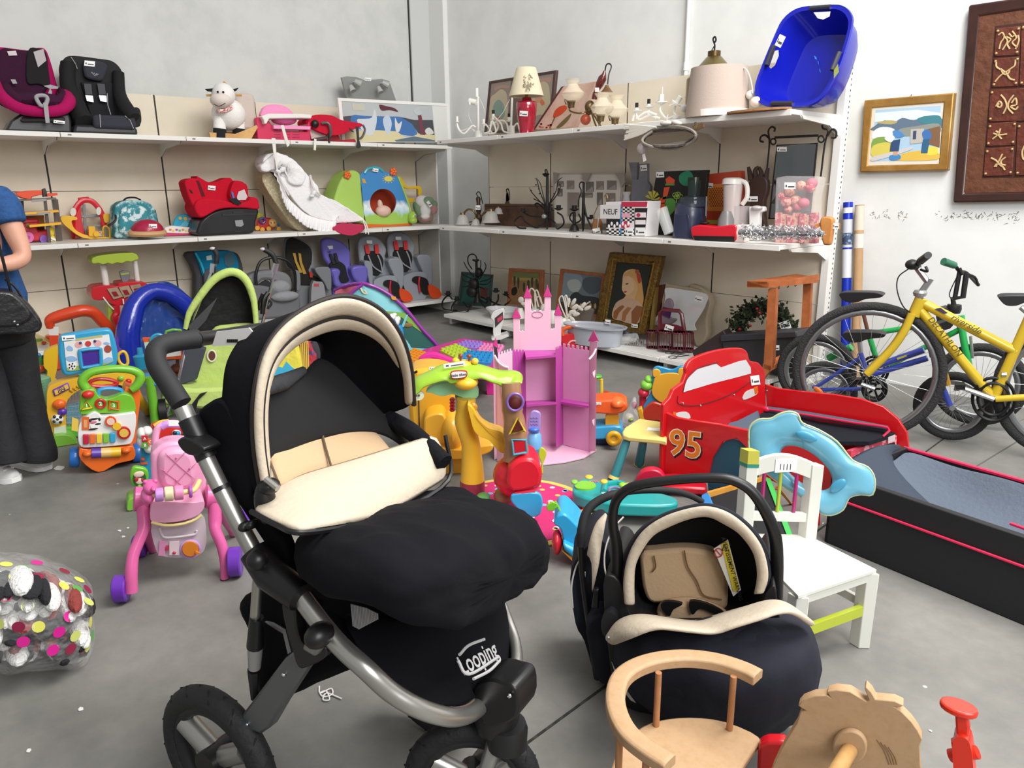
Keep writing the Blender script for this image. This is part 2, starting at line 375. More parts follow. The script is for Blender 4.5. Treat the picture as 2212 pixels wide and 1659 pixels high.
Q('eye',bk,sp(1858,547,-.275,9),sp(1905,549,-.275,9));Q('mouth',M('#4a3632',.8),t([(1825,650,-.3),(1870,670,-.315),(1935,635,-.3)],3,6,4))
for xx in(1860,1922):Q('horn',M('#c98a2e',.7),t([(xx,510,-.15),(xx-2,480,-.15),(xx-14,458+(30 if xx<1900 else 0),-.15)],[20,16,6],8))
Q('ear',bk,e([(1828,515),(1790,518),(1750,520),(1775,540),(1815,545)],-.16,-.13),bv=.006);Q('ear',bk,e([(1950,518),(2000,520),(2040,510),(2020,535),(1990,550)],-.16,-.13),bv=.006)
Q('collar',M('#c8303c',.8,var=(60,'#e8e0d8',.45,.05)),e([(1860,690),(1920,690),(1990,655),(1996,690),(1930,722),(1868,720)],-.24,-.12),bv=.01)
Q('handle',bw,t([(1758,575,-.1),(1830,576,-.12)],9),t([(1975,575,-.12),(2060,575,-.1)],9))
for xx,dd in((1875,-.1),(2040,-.06)):o=Q('leg',wh,t([(xx,760,dd),(xx,870,dd)],[48,50],10));Q('hoof',bk,t([(xx,862,dd),(xx,N,dd)],[52,54],10),par=o)
Q('rocker',bw,e([(1785,890),(1830,895),(2010,905),(2100,870),(2190,830),(2200,850),(2140,N),(1800,N)],-.14,-.1),e([(1785,890),(1830,895),(2010,890),(2150,890),(2200,850),(2140,N),(1800,N)],.1,.14))
zm('c')
T=Th('booster_seat','pink plastic booster high chair with white tray and hanging straps','high chair',FL(870,590,.4,HLT))
pk=P_('#d9447e');lp=P_('#ef8fc0');T.F.stand=False
Q('body',P_('#c9164f'),e([(635,420),(720,410),(760,480),(780,480),(790,520),(1040,530),(1050,450),(1070,450),(1075,N),(650,N)],-.12,.14),bv=.008)
Q('backrest',lp,e(curve2([(690,420),(685,360),(720,325),(800,315),(880,335),(930,380),(930,420)],3),.08,.14),bv=.01)
Q('seat',lp,sp(860,440,-.02,100,40,.1),e([(775,480),(1075,490),(1072,517),(780,510)],-.17,.0),bv=.004)
Q('tray',P_('#e6e2dd'),e([(680,408),(740,388),(1000,390),(1085,398),(1080,428),(1000,425),(745,428),(722,470),(705,470),(700,440)],-.2,.02),bv=.008)
Q('slot',P_('#8f0f3c'),*[bx(780+j*75,530+i*22,835+j*75,538+i*22,-.122,-.12)for i in range(3)for j in range(3)])
wst=M('#e4e0da',.8)
Q('strap',wst,e([(835,480),(858,478),(905,640),(888,655),(870,610)],-.34,-.338));Q('strap',wst,t([(1110,590,-.34),(1108,640,-.345),(1105,680,-.34)],11,6,flat=.3))
Q('strap',wst,e([(762,583),(792,583),(800,700),(812,790),(800,830),(790,760),(775,690)],-.345,-.343))
T=Th('booster_seat','red fabric folding booster seat with black straps, right of the pink high chair','booster seat',FL(1240,600,.4,HLT))
rd=K_('#c41f37')
T.F.stand=False;Q('body',rd,e(curve2([(1040,430),(1110,398),(1240,402),(1320,440),(1470,465),(1480,490),(1400,520),(1300,560),(1180,550),(1050,480)],3),-.18,.1),bv=.02)
Q('base',P_('#b51c36'),e([(1080,540),(1300,560),(1310,600),(1430,590),(1440,N),(1080,N)],-.05,.1),bv=.01)
Q('side_panel',M('#c8b4ae',.8),e([(1060,500),(1190,560),(1220,590),(1080,590)],-.12,-.1));Q('bumper',black,sp(1108,470,-.2,30,30,.03))
Q('frame',M('#6d6d70',.4,.6),t([(1160,465,-.2),(1210,465,-.22),(1230,510,-.22),(1220,570,-.2),(1100,595,-.12)],11,8,4),t([(1490,480,-.1),(1505,520,-.12),(1480,580,-.12),(1440,590,-.1)],9,8,4))
Q('strap',black,e([(1430,490),(1455,490),(1460,600),(1475,650),(1455,668),(1435,655),(1445,600)],-.345,-.34),e([(1380,500),(1400,510),(1420,540),(1395,530)],-.19,-.185),t([(1215,550,-.25),(1222,600,-.345),(1220,620,-.345)],9,6))
F=FL(1540,600,.12,HLT,NL)
T=Th('spotlight_panel','grey metal ceiling lamp plate with four silver spots','lamp',F)
Q('plate',M('#8f918e',.4,.3),e([(1320,100),(1360,92),(1440,98),(1500,120),(1560,118),(1640,112),(1700,130),(1755,290),(1830,N),(1440,N),(1370,290)],-.02,.005))
for cx,cy,sx in((1405,165,1),(1625,175,1)):
 o=Q('spot',M('#c9c9c6',.3,.5),t([(cx+20,cy-35,-.1),(cx+70,cy-10,-.13)],[16,26],10));Q('bracket',silver,t([(cx,cy-15,-.02),(cx+15,cy-30,-.08)],6),t([(cx,cy-15,-.02),(cx-5,cy+15,-.08)],6),par=o)
 Q('spot',M('#c9c9c6',.3,.5),t([(cx-12,cy,-.1),(cx+8,cy+45,-.13)],[13,24],10))
price(T,1530,115,-.021,50,25,.1)
def picture(name,label,F,outer,inner,fcol,patches,d0=-.03,d1=0,cat='picture',group=None,bgcol='#888888',frame_mat=None,bv=.004,glass=None):
 """frame with a real border around a flat picture; patches are flat coloured shapes of the picture"""
 T=Th(name,label,cat,F,group)
 b=B();n=len(outer)
 A=[F.p(x,y,d0)for x,y in outer];I=[F.p(x,y,d0+.004)for x,y in inner];A2=[p+F.n*(d1-d0)for p in A];I2=[p+F.n*(d1-d0)for p in I]
 b.loft([A2,A,I,I2,A2],cap=False)
 Q('frame',frame_mat or M(fcol,.45),lambda bb,FF:(bb.v.extend(b.v),bb.f.extend(b.f),bb.mi.extend(b.mi)),bv=bv)
 mats=[M(bgcol,.7)];shp=[e(inner,d0+.012,d1)]
 for i,(col,pts)in enumerate(patches):
  if isinstance(col,str):col=M(col,.75)
  if col not in mats:mats.append(col)
  shp+=[mats.index(col),e(pts,d0+.0115-.00022*(i+1),d0+.012)]
 Q('canvas',mats,*shp)
 return T
F=FL(1740,610,.34,HLT,NL)
tB,tG,tO=M('#3f6ea8',.7),M('#c9c4a4',.7),M('#5e5e66',.7)
T=picture('framed_print','white framed abstract print in blue and cream standing on the top left shelf',F,[(1292,262),(2172,308),(2195,612),(1325,612)],[(1322,290),(2155,330),(2172,618),(1350,618)],'#ecebe8',[('#dcdcd8',[(2040,325),(2155,330),(2172,618),(2070,618)]),('#4b4b55',[(1330,412),(1400,405),(1410,470),(1345,470)]),(tB,curve2([(1400,404),(1520,408),(1700,412),(1800,418),(1880,470),(1920,560),(1820,560),(1600,520),(1420,500)],3)),('#46464c',[(1790,415),(1900,440),(2045,440),(2062,580),(1930,545),(1880,470)]),('#cfc59b',[(1360,535),(1600,520),(1760,530),(1840,590),(1930,550),(2065,560),(2068,615),(1345,612)]),('#5b6b78',[(1740,600),(1900,570),(2060,600),(2068,616),(1760,616)]),('#c8cdd4',curve2([(1440,440),(1500,430),(1560,420),(1580,350),(1600,420),(1590,500),(1560,560),(1500,540)],3)),('#b9c7d8',curve2([(1650,430),(1690,400),(1720,470),(1690,560),(1660,500)],3)),('#d0d0d0',curve2([(1745,420),(1770,470),(1800,450),(1780,530),(1750,520)],3)),('#5c2a38',curve2([(1620,318),(1680,330),(1740,345),(1770,375),(1700,360),(1640,365)],3)),('#c0bfae',[(1400,310),(1500,315),(1505,365),(1410,360)]),('#6d3a44',[(1925,380),(1950,375),(1985,560),(1945,555)]),('#b9c0c6',curve2([(1890,365),(1930,340),(1960,390),(1920,400)],3)),('#cfcfc9',curve2([(1985,520),(2020,500),(2055,545),(2000,555)],3))],d0=-.025,bgcol='#b4b9bb')
# ----------------- middle shelf, left wall -----------------
zm('b')
T=Th('toy_garage','toy parking garage tower with orange ramp and grey yellow decks','toy',FL(330,480,.34,HLM))
og,yl=P_('#e2481f'),P_('#e9ae24');br=P_('#4f453c')
for x0,x1,d in((160,185,-.05),(372,398,-.1),(445,470,.06),(175,200,.1),(470,495,.06)):Q('post',br,e([(x0,200),(x1,200),(x1+40 if x0>300 else x1+30,N),(x0+40 if x0>300 else x0+30,N)],d,d+.03))
Q('ramp',og,e([(135,140),(250,125),(360,122),(362,160),(275,178),(265,205),(190,190),(140,165)],-.12,.06),bv=.005);Q('deck',M('#6d665e',.6),e([(125,205),(480,185),(482,200),(130,218)],-.12,.12));Q('deck',yl,e([(150,318),(330,305),(500,290),(502,308),(340,325),(160,332)],-.12,.12));Q('deck',yl,e([(250,420),(520,395),(522,415),(255,440)],-.12,.12))
Q('tower',M('#3a3532',.6),e([(365,115),(385,105),(400,135),(402,175),(372,180)],-.08,.0));Q('barrier',og,e([(400,150),(490,145),(492,165),(405,178)],-.1,.05));Q('sign',M('#9a9894',.6),e([(270,205),(395,195),(395,215),(272,225)],-.13,-.12));Q('sign',M('#9a9894',.6),e([(318,312),(430,305),(430,322),(320,332)],-.13,-.12))
Q('wall',M('#a8783f',.7),e([(185,345),(375,335),(385,N),(210,N)],.1,.12))
T=Th('toy_train','red toy train with yellow face and pink wheels on the middle left shelf','toy',FG(330,562,HLM))
rp=P_('#c81c34')
Q('body',rp,e([(185,560),(195,380),(330,368),(335,400),(310,440),(330,470),(440,455),(460,555)],-.06,.08),bv=.012)
Q('roof',P_('#b5152c'),e([(180,372),(320,365),(335,380),(320,400),(190,405)],-.08,.1),bv=.01);Q('cab_window',M('#7a6030',.6),sp(237,420,-.065,18,26,.006));Q('canopy',P_('#3a9fc0'),e([(308,412),(440,405),(440,428),(312,432)],-.07,.08),bv=.006)
Q('face',P_('#eed236'),sp(430,475,-.03,30,48,.05),e([(410,520),(460,510),(480,560),(415,560)],-.06,.04))
for x,y,r,c in((243,525,46,'#d96aa8'),(372,538,32,'#7c62c8')):o=Q('wheel',P_(c),disc(x,y,-.085,-.06,r));Q('hub',P_('#b03c90'),disc(x,y,-.09,-.085,r*.35),par=o)
price(T,452,545,-.062,45,28,.3)
T=Th('toy_car','small yellow and green toy at the left end of the middle left shelf','toy',FG(25,585,HLM));Q('body',P_('#a8b832'),sp(5,520,.03,35,50,.06));Q('wheel',P_('#e8b820'),disc(32,560,-.05,-.02,26))
T=Th('toy_playset','red rescue tower playset with yellow slide and yellow cart','toy',FG(740,535,HLM))
Q('tower',P_('#cf1f2c'),t([(640,N,.05),(615,400,.0),(640,290,.0),(700,215,0),(780,215,0),(845,280,0),(880,360,0),(885,430,0)],26,6,4,flat=.6),e([(640,290),(690,270),(700,400),(735,520),(640,540)],.0,.05),t([(665,200,0),(760,190,0)],14),bv=.004)
Q('window',M('#d8d4cc',.6),disc(625,308,-.035,-.02,26,36),disc(842,300,-.035,-.02,22,34));Q('mast',P_('#8f9293'),t([(715,240,.02),(725,400,.02),(740,N,.02)],13,6),t([(690,345,.02),(880,338,.02)],12,6),t([(720,430,.02),(870,425,.02)],9,6))
Q('slide',P_('#e8b422'),e(curve2([(522,350),(575,340),(650,350),(655,375),(610,385),(640,455),(720,500),(830,520),(940,525),(940,545),(820,545),(690,520),(590,450),(535,400)],3),-.1,.0),e(curve2([(885,330),(920,322),(950,345),(945,380),(900,400),(885,370)],3),-.03,.04),bv=.006)
o=Q('cart',P_('#e5ae20'),e([(755,430),(810,430),(815,520),(760,510)],-.12,-.05),t([(880,520,-.1),(882,440,-.1),(910,430,-.1),(935,460,-.1),(938,530,-.1)],7,6,3),disc(825,495,-.14,-.1,26,24));Q('cargo',M('#a04838',.8,var=(60,'#d8d0c0',.45,.06)),bx(832,472,870,512,-.12,-.07),par=o)
T=Th('backpack','teal floral school backpack with grab handle on the middle left shelf','bag',FL(1165,512,.38,HLM,NL))
fm=M('#33808c',.85,var=(11,'#b8d6d8',.48,.1));Q('body',fm,e(curve2([(985,470),(980,290),(1010,240),(1080,210),(1210,210),(1300,250),(1340,340),(1345,460),(1300,N),(1020,N)],4),-.02,.16),bv=.04)
Q('pocket',M('#3a8b96',.85,var=(14,'#d5e6e6',.5,.06)),e(curve2([(1030,480),(1030,330),(1080,260),(1210,255),(1280,320),(1290,470),(1180,N)],4),-.07,.0),bv=.03);Q('handle',black,t([(1040,225,.06),(1080,190,.05),(1150,185,.05),(1200,205,.06)],7,8,4));Q('trim',black,t([(985,310,0),(985,380,-.03),(920,430,-.03)],9,6,3),t([(1320,290,0),(1345,400,0)],7,6))
T=Th('helmet','small magenta and beige cycle helmet in front of the backpack','helmet',FL(1258,515,.6,HLM));Q('shell',P_('#a81e44'),sp(1258,465,0,130,95,.13,lo=-.1),label='magenta top');Q('rim',M('#c89c6c',.6),t([(1128,485,0),(1135,497,-.1),(1258,500,-.14),(1380,492,-.1),(1388,475,0),(1258,470,.12)],24,8,4,True));price(T,1305,428,-.12,70,36)
T=Th('toy_keyboard','white and pink toy keyboard on the middle left shelf','toy',FG(1555,505,HLM));Q('body',P_('#e8e2dc'),e([(1400,490),(1405,440),(1470,425),(1700,445),(1722,480),(1715,500)],-.07,.08),bv=.008);Q('bottom',P_('#c02a5c'),e([(1395,485),(1720,492),(1715,N),(1410,N)],-.075,.085),bv=.004)
Q('key',[P_('#e87a2a'),P_('#e8d23a'),P_('#b03ab0'),P_('#58b868')],*[z for i in range(9)for z in(i%4,bx(1445+i*27,452+(i%2)*6,1463+i*27,466+(i%2)*6,-.078,-.07))])
T=Th('toy_piano_rest','turquoise rounded toy seat back behind the toy keyboard','toy',FL(1580,480,.3,HLM));Q('panel',P_('#27a3c6'),e(curve2([(1478,470),(1480,400),(1510,345),(1560,328),(1640,330),(1680,360),(1690,460),(1680,N),(1490,N)],3),.0,.04),bv=.008);Q('button',[P_('#d8b84a'),P_('#d97a98')],disc(1538,362,-.008,0,14),disc(1583,366,-.008,0,16),1,disc(1620,366,-.008,0,12));Q('fold',P_('#5fc0d8'),e([(1530,430),(1585,380),(1635,430)],-.008,0))
zm('c')
T=Th('car_seat','bright red child seat on a black base on the middle left shelf','car seat',FL(420,1325,.45,HLM,NL))
rc=M('#c2182f',.9,bump=(50,.2),spec=.15)
Q('base',P_('#17171a'),e(curve2([(200,N),(180,1290),(230,1210),(350,1150),(560,1130),(660,1150),(640,1250),(630,1320),(560,N)],4),-.14,.16),bv=.03)
Q('trim',M('#2b2b2f',.3),e([(370,1190),(640,1180),(642,1192),(372,1204)],-.148,-.14),e([(455,1170),(540,1165),(540,1182),(456,1186)],-.146,-.14));Q('buckle',M('#8d8f94',.4),e([(470,1240),(530,1235),(540,1275),(520,1290),(478,1285)],-.15,-.14));
Q('backrest',rc,e(curve2([(165,900),(190,898),(260,935),(330,930),(400,902),(440,905),(480,950),(560,950),(580,1060),(590,1120),(300,1150),(200,1070)],4),.02,.18),bv=.05)
Q('head_wing',rc,e(curve2([(75,930),(120,905),(180,915),(215,1000),(220,1080),(300,1140),(210,1215),(170,1180),(110,1070),(80,980)],4),-.12,.06),bv=.04)
Q('side_wing',rc,e(curve2([(460,935),(510,925),(555,955),(575,1040),(600,1060),(560,1110),(480,1090),(430,1040)],4),-.06,.08),bv=.04)
Q('seat',rc,e(curve2([(150,1130),(200,1070),(350,1075),(470,1100),(570,1090),(600,1055),(650,1065),(665,1110),(655,1150),(520,1140),(350,1150),(220,1215),(180,1200)],4),-.16,.12),bv=.04)
Q('slit',M('#5a0a18',.9),e([(160,920),(185,925),(235,1050),(205,1050)],-.122,-.1));Q('harness',M('#141416',.8),e([(420,1065),(480,1060),(525,1100),(500,1118),(460,1105)],-.172,-.16),e([(105,990),(125,1000),(138,1025),(120,1020)],-.125,-.12));Q('strap',M('#5a74b8',.8),e([(440,1010),(455,1015),(470,1070),(455,1070)],-.08,-.06));Q('care_tag',M('#cfc9c8',.8),e([(487,1050),(500,1010),(545,992),(570,1050),(560,1075),(490,1078)],-.075,-.068));price(T,285,980,.01,60,35,.1)
T=Th('toy_pull_train','red and yellow toy train with a smiling face beside the red car seat','toy',FG(735,1318,HLM));Q('body',P_('#c41e28'),e([(650,1240),(690,1215),(760,1220),(800,1290),(780,1310),(640,1310)],-.04,.06),bv=.01);Q('face',P_('#e2b06a'),sp(770,1260,-.05,34,34,.03));Q('eye',bk,sp(760,1258,-.085,4),sp(785,1258,-.085,4));Q('gear',P_('#3a4f86'),ring(690,1240,-.06,20,20,8));Q('handle',P_('#b4b632'),e([(645,1175),(670,1175),(705,1200),(650,1225)],.0,.03),bv=.005)
for x,y in((650,1300),(690,1312),(740,1305),(820,1308)):Q('wheel',P_('#e2a420'),disc(x,y,-.07,-.05,18))
Q('knob',P_('#2a7fc0'),sp(818,1275,-.03,12),label='blue knob')
T=Th('moses_basket','white frilled wicker baby basket hung tilted from the top left shelf','baby basket',FL(960,1290,.42,HLM));lace=M('#f1eff0',.9,bump=(45,.35));wk=M('#d6cbb0',.8,var=(60,'#bcae8c',.4,.1),bump=(80,.35));T.F.stand=False
Q('basket',wk,e(curve2([(700,860),(760,860),(900,1050),(1050,1230),(1100,1300),(1000,N),(940,1290),(850,1180),(740,1020),(690,920)],4),-.12,.14),bv=.05)
Q('lining',lace,e(curve2([(690,780),(720,720),(800,700),(900,730),(1000,830),(1060,880),(1130,960),(1160,1040),(1270,1080),(1400,1160),(1500,1240),(1300,1260),(1150,1250),(980,1130),(860,960),(800,850),(740,850)],4),-.2,.1),bv=.06,ss=1,disp=(.05,.02))
fr=[(770,840),(830,900),(870,1000),(900,1060),(960,1120),(1030,1180),(1100,1210),(1180,1230),(1260,1240),(1300,1200)]
def frill(b,F):
 A=catmull([V(x,y,0)for x,y in fr],8);rows=[[],[],[]]
 for i,a in enumerate(A):
  w=min(1,i/12)*(1 if i<62 else(72-i)/10);k=.012*math.sin(i*1.9)
  for r_,(dx,dy,dd)in enumerate(((0,0,-.2),(-10*w,45*w,-.24),(-5*w+8*math.sin(i*1.9),105*w+9*math.cos(i*3.8),-.24))):rows[r_].append(F.p(a.x+dx,a.y+dy,dd+k*(r_)))
 b.grid(rows)
Q('frill',lace,frill,ss=1,sol=.004)
Q('hood',lace,e(curve2([(672,815),(700,780),(790,700),(850,710),(950,760),(1040,870),(1000,960),(900,940),(850,820),(720,858)],4),-.24,-.08),bv=.05,ss=1,disp=(.05,.02));Q('bow',M('#e6e4e6',.8),sp(850,835,-.26,28,18,.015,tilt=.5),sp(815,850,-.26,22,14,.015,tilt=-.6),sp(1100,1020,-.26,25,16,.015,tilt=.8),sp(1085,1045,-.26,20,12,.015));Q('cord',M('#ded9d6',.8),t([(795,720,-.25),(805,830,-.26),(850,950,-.26),(900,1040,-.27)],7,6,3),t([(1070,880,-.2),(1095,980,-.26),(1150,1040,-.24)],8,6,3))
Q('tie',M('#e6e2de',.8),t([(1500,1240,-.22),(1520,1280,-.3),(1535,1350,-.31)],5,6),t([(1490,1240,-.22),(1508,1290,-.3),(1512,1345,-.31)],5,6))
one('cushion','pink cushion hanging over the edge of the middle left shelf under the lace','cushion',FL(1370,1330,.68,HLM),M('#bf2a52',.8,bump=(40,.2)),ec([(1250,1300),(1320,1265),(1430,1270),(1500,1275),(1500,1310),(1430,1355),(1360,1358),(1290,1335)],-.06,.14),bv=.035)
T=Th('play_tent','small green activity tent with sky and sun print and a round opening','play tent',FL(1690,1275,.5,HLM,NL))
lg=M('#a6c95e',.7)
def tentwall(b,F):
 A=curve2([(1470,870),(1540,850),(1640,850),(1750,880),(1800,980),(1850,1120),(1880,1260),(1700,1275),(1520,1268),(1495,1120),(1480,980)],6);n=len(A)
 I=[]
 cx,cy=1650,1098
 for x,y in A:a=math.atan2(y-cy,x-cx);I.append((cx+105*math.cos(a),cy+110*math.sin(a)))
 a0=[F.p(x,y,0)for x,y in A];i0=[F.p(x,y,0)for x,y in I];b.loft([[p+F.n*.01 for p in a0],a0,i0,[p+F.n*.01 for p in i0]],cap=False)
sky=bpy.data.materials.new('tent_print');sky.use_nodes=True
def skymat():
 nt=sky.node_tree;N_=nt.nodes;L=nt.links;tc=N_.new('ShaderNodeTexCoord');sx=N_.new('ShaderNodeSeparateXYZ');L.new(tc.outputs['Object'],sx.inputs[0])
 no=N_.new('ShaderNodeTexNoise');no.inputs['Scale'].default_value=9;L.new(tc.outputs['Object'],no.inputs['Vector'])
 ad=N_.new('ShaderNodeMath');ad.operation='MULTIPLY_ADD';L.new(no.outputs['Fac'],ad.inputs[0]);ad.inputs[1].default_value=.16;L.new(sx.outputs['Z'],ad.inputs[2])
 r=N_.new('ShaderNodeValToRGB');cr=r.color_ramp;cr.elements[0].color=lin('#9cc455');cr.elements[0].position=.2;cr.elements[1].color=lin('#3f86c4');cr.elements[1].position=.34
 q=cr.elements.new(.24);q.color=lin('#bcd7e8');q=cr.elements.new(.29);q.color=lin('#e6eef2');L.new(ad.outputs[0],r.inputs[0]);L.new(r.outputs[0],N_['Principled BSDF'].inputs['Base Color']);N_['Principled BSDF'].inputs['Roughness'].default_value=.7
skymat()
Q('front_wall',sky,tentwall);Q('side_wall',lg,e(curve2([(1400,840),(1470,870),(1480,980),(1495,1120),(1520,1268),(1380,1200),(1265,1130),(1285,1000),(1330,900)],4),.0,.26),bv=.02);Q('back_wall',M('#c2421f',.8),e([(1500,900),(1780,900),(1860,N),(1520,N)],.27,.28));Q('floor_mat',P_('#d8672a'),e([(1510,1268),(1700,1272),(1880,1262),(1880,N),(1510,N)],-.01,.26))
Q('handle',P_('#3aa3b8'),t([(1500,865,.0),(1530,830,.0),(1600,820,.0),(1650,850,.0)],12,8,4));price(T,1590,838,-.02,45,26,.15)
Q('sun',M('#d8c85a',.7),disc(1693,908,-.004,-.001,34,22),*[e([(1693+40*math.cos(a-.08),908+27*math.sin(a-.08)),(1693+58*math.cos(a),908+40*math.sin(a)),(1693+40*math.cos(a+.08),908+27*math.sin(a+.08))],-.004,-.001)for a in[i*.524 for i in range(12)]])
for x,y in((1365,878),(1730,852)):Q('flower',P_('#e0672a'),*[sp(x+17*math.cos(i*1.257),y+20*math.sin(i*1.257),-.01,14,15,.02)for i in range(5)],sp(x,y,-.02,12))
Q('caterpillar',P_('#9cc248'),sp(1880,1215,-.03,30,50,.05,tilt=-.3),sp(1890,1240,-.06,35,25,.04));Q('eye',[M('#f0f0f0'),bk],sp(1905,1200,-.075,8),1,sp(1907,1200,-.09,4));Q('strip',lg,t([(1770,890,-.004),(1810,990,-.004),(1860,1130,-.004),(1890,1250,-.004)],9,6,3));Q('butterfly',P_('#d8a03a'),e([(1480,905),(1505,910),(1515,945),(1490,940)],-.004,0))
one('doll_bag','small pale bag with a soft toy inside the round tent opening','soft toy',FL(1650,1205,.5,HLM),M('#dcb8a8',.6,bump=(20,.5)),sp(1650,1165,.0,65,45,.06),sp(1625,1115,.0,22,40,.03,tilt=.1))
T=Th('toy_chair','yellow toy chair frame behind the green tent','toy',FL(1900,1150,.2,HLM));Q('frame',P_('#e5bb22'),e(curve2([(1760,880),(1800,900),(1830,950),(1850,970),(1950,968),(1955,1040),(1930,1040),(1925,990),(1850,990),(1800,960)],3),.0,.03),e([(1840,1060),(1905,1065),(1890,1095),(1860,1100),(1870,N),(1850,N)],.0,.03),bv=.005)
T=Th('toy_bag','clear bag of mixed plush toys at the right end of the middle left shelf','bag of toys',FL(1990,1255,.4,HLM));Q('plush',wh,sp(1960,1090,.05,60,50,.06),sp(1985,1160,0,45,55,.05),sp(1985,1205,-.03,38,25,.04));Q('plush',M('#5f8f58',.95),sp(2010,1080,.0,45,30,.05),sp(1920,1150,.02,25,60,.04,tilt=.4),sp(2050,1110,.05,35,30,.05));Q('plush',M('#b06a68',.95),sp(2050,1150,.03,35,40,.05),sp(1985,1228,.0,40,22,.04));Q('plush',M('#8a6848',.95),sp(2020,1215,.06,30,40,.05))
Q('film',M('#ffffff',.12,alpha=.13),sp(1995,1150,.02,110,112,.11));price(T,2017,1108,-.1,25,50,-.6)
def cut(o,b):
 c=b.out('cutter',M('#ffffff'),None,V(0,0,0))
 if o.parent:c.location=-V(0,0,0)
 k=o.modifiers.new('cut','BOOLEAN');k.object=c;k.operation='DIFFERENCE';k.solver='EXACT'
 bpy.context.view_layer.update();dg=bpy.context.evaluated_depsgraph_get();dg.update()
 me=bpy.data.meshes.new_from_object(o.evaluated_get(dg));o.modifiers.clear();old=o.data;o.data=me;me.name=old.name
 bpy.data.objects.remove(c)
 me.set_sharp_from_angle(angle=math.radians(40))
# ----------------- top shelf, right wall -----------------
wm=M('#e9e6df',.4);brz=M('#6e5a3c',.35,.7);bkm=M('#171616',.5,.3);glass=M('#ffffff',.08,alpha=.28);amber=M('#f6ead2',.1,alpha=.27)
def candle(T,x,y0,y1,d,r,top=None,m=wm,cup=1.9,h=None):
 o=Q('candle',m,la(x,[(y1,r),(y0,r)],d,10),la(x,[(y1+r*.8,r*.6),(y1,r*cup),(y1-r*.3,r*cup)],d,12))
 if top:Q('bulb_holder',top,la(x,[(y0,r*.95),(y0-(h or r*2.6),r*.95)],d,10),par=o)
 return o
zm('e')
T=Th('chandelier','white metal chandelier lying at the left end of the top right shelf','chandelier',FRr(390,625,.42,HRT))
Q('stem',wm,t([(378,330,0),(382,N,0)],9),la(368,[(260,14),(330,14)],0,10),la(385,[(600,28),(N,32)],0,12));Q('socket',wm,t([(308,360,-.05),(365,375,-.03)],22,10),t([(310,370,-.08),(312,392,-.08)],8));Q('wire',wm,t([(385,330,0),(425,420,-.05),(430,500,0)],2,6,4),t([(310,390,-.05),(305,480,0),(330,540,0)],2,6,4))
for pts in([(360,570,0),(330,560,-.02),(270,620,-.05),(225,590,-.05),(210,540,-.05)],[(350,600,0),(310,580,.03),(240,600,.05),(212,545,.05)],[(400,610,0),(425,560,-.1),(425,520,-.1)],[(410,600,0),(440,550,.05),(500,620,.05),(540,560,.05),(500,480,.05)],[(640,620,.05),(580,600,0),(560,540,0),(500,480,.05)],[(640,600,.1),(690,540,.1),(710,600,.1)],[(430,620,-.02),(470,600,-.02),(490,520,0),(520,610,-.02),(440,620,0)],[(620,600,.05),(600,530,.05),(540,520,.05),(470,560,.05)]):Q('arm',wm,t(pts,7,6,5))
Q('arm',wm,t([(650,330,.12),(640,590,.12)],9),t([(630,350,.12),(580,450,.1),(540,500,.05)],2));candle(T,212,485,530,-.05,11);candle(T,424,505,545,-.1,11);candle(T,500,465,510,.05,12,bkm);candle(T,625,490,520,.05,11,bkm);Q('foot',wm,la(640,[(560,30),(N,32)],.1,12))
F=FRr(700,600,.09,HRT,NR)
fl=lambda x0,x1,y0,y1,sk:curve2([(x0,y1),(x0,y0+60),(x0+40,y0+15),((x0+x1)/2,y0-sk*.5),(x1-40,y0-sk),(x1,y0+50-sk),(x1,y1-sk),((x0+x1)/2,y1)],3)
picture('framed_print','brown framed pair of faded flower prints behind the red table lamp',F,[(465,205),(1000,115),(955,580),(425,625)],[(480,222),(980,140),(940,560),(445,605)],'#4a3230',[('#8f8378',[(480,222),(640,196),(610,590),(445,605)]),('#b9ad92',fl(475,610,290,545,20)),('#7f978c',curve2([(500,400),(540,350),(580,390),(590,480),(540,520),(500,470)],3)),('#b06a5c',curve2([(500,500),(540,480),(560,520),(520,540)],3)),('#a9887c',curve2([(510,255),(570,235),(620,240),(615,262),(560,258),(515,280)],3)),('#8f8378',[(780,175),(980,140),(940,560),(750,585)]),('#b4aa8c',fl(800,945,225,470,20)),('#c08a6a',curve2([(830,330),(870,310),(890,350),(850,380)],3)),('#a9867a',curve2([(850,195),(900,180),(960,175),(950,215),(900,205),(855,225)],3)),('#c06a48',curve2([(870,370),(890,350),(910,380),(890,400)],3))],d0=-.03,bgcol='#6d5c54')
T=Th('table_lamp','dark red ceramic table lamp with a cream leaf print shade','lamp',FRr(765,590,.48,HRT));rl_=M('#99122c',.15,coat=.6)
Q('base',rl_,la(765,[(335,35),(360,42),(368,75),(380,82),(430,80),(520,70),(580,60),(N,62)],0,24));Q('neck',M('#a88a4c',.3,.8),la(765,[(300,12),(340,14)],0,10))
Q('lamp_shade',M('#d9cfb2',.8),la(762,[(98,75),(102,78),(325,138),(320,130),(110,70)],0,28))
lf=[]
for i in range(46):
 a=random.uniform(0,6.28);r_=random.random()**.5;x,y=762+62*r_*math.cos(a),215+75*r_*math.sin(a);an=random.uniform(0,3.1);L_=random.uniform(8,15);xr=(78+(y-102)*.27)
 dd=-math.sqrt(max(.01,1-((x-762)/xr)**2))
 lf.append(((lambda x,y,an,L_,dd,xr:(lambda b,F:b.ell(F.p(x,y,dd*F.s(xr)),(F.r*math.cos(an)+Zv*math.sin(an))*F.s(L_),F.n*.0015,(Zv*math.cos(an)-F.r*math.sin(an))*F.s(L_*.42),8,4)))(x,y,an,L_,dd,xr)))
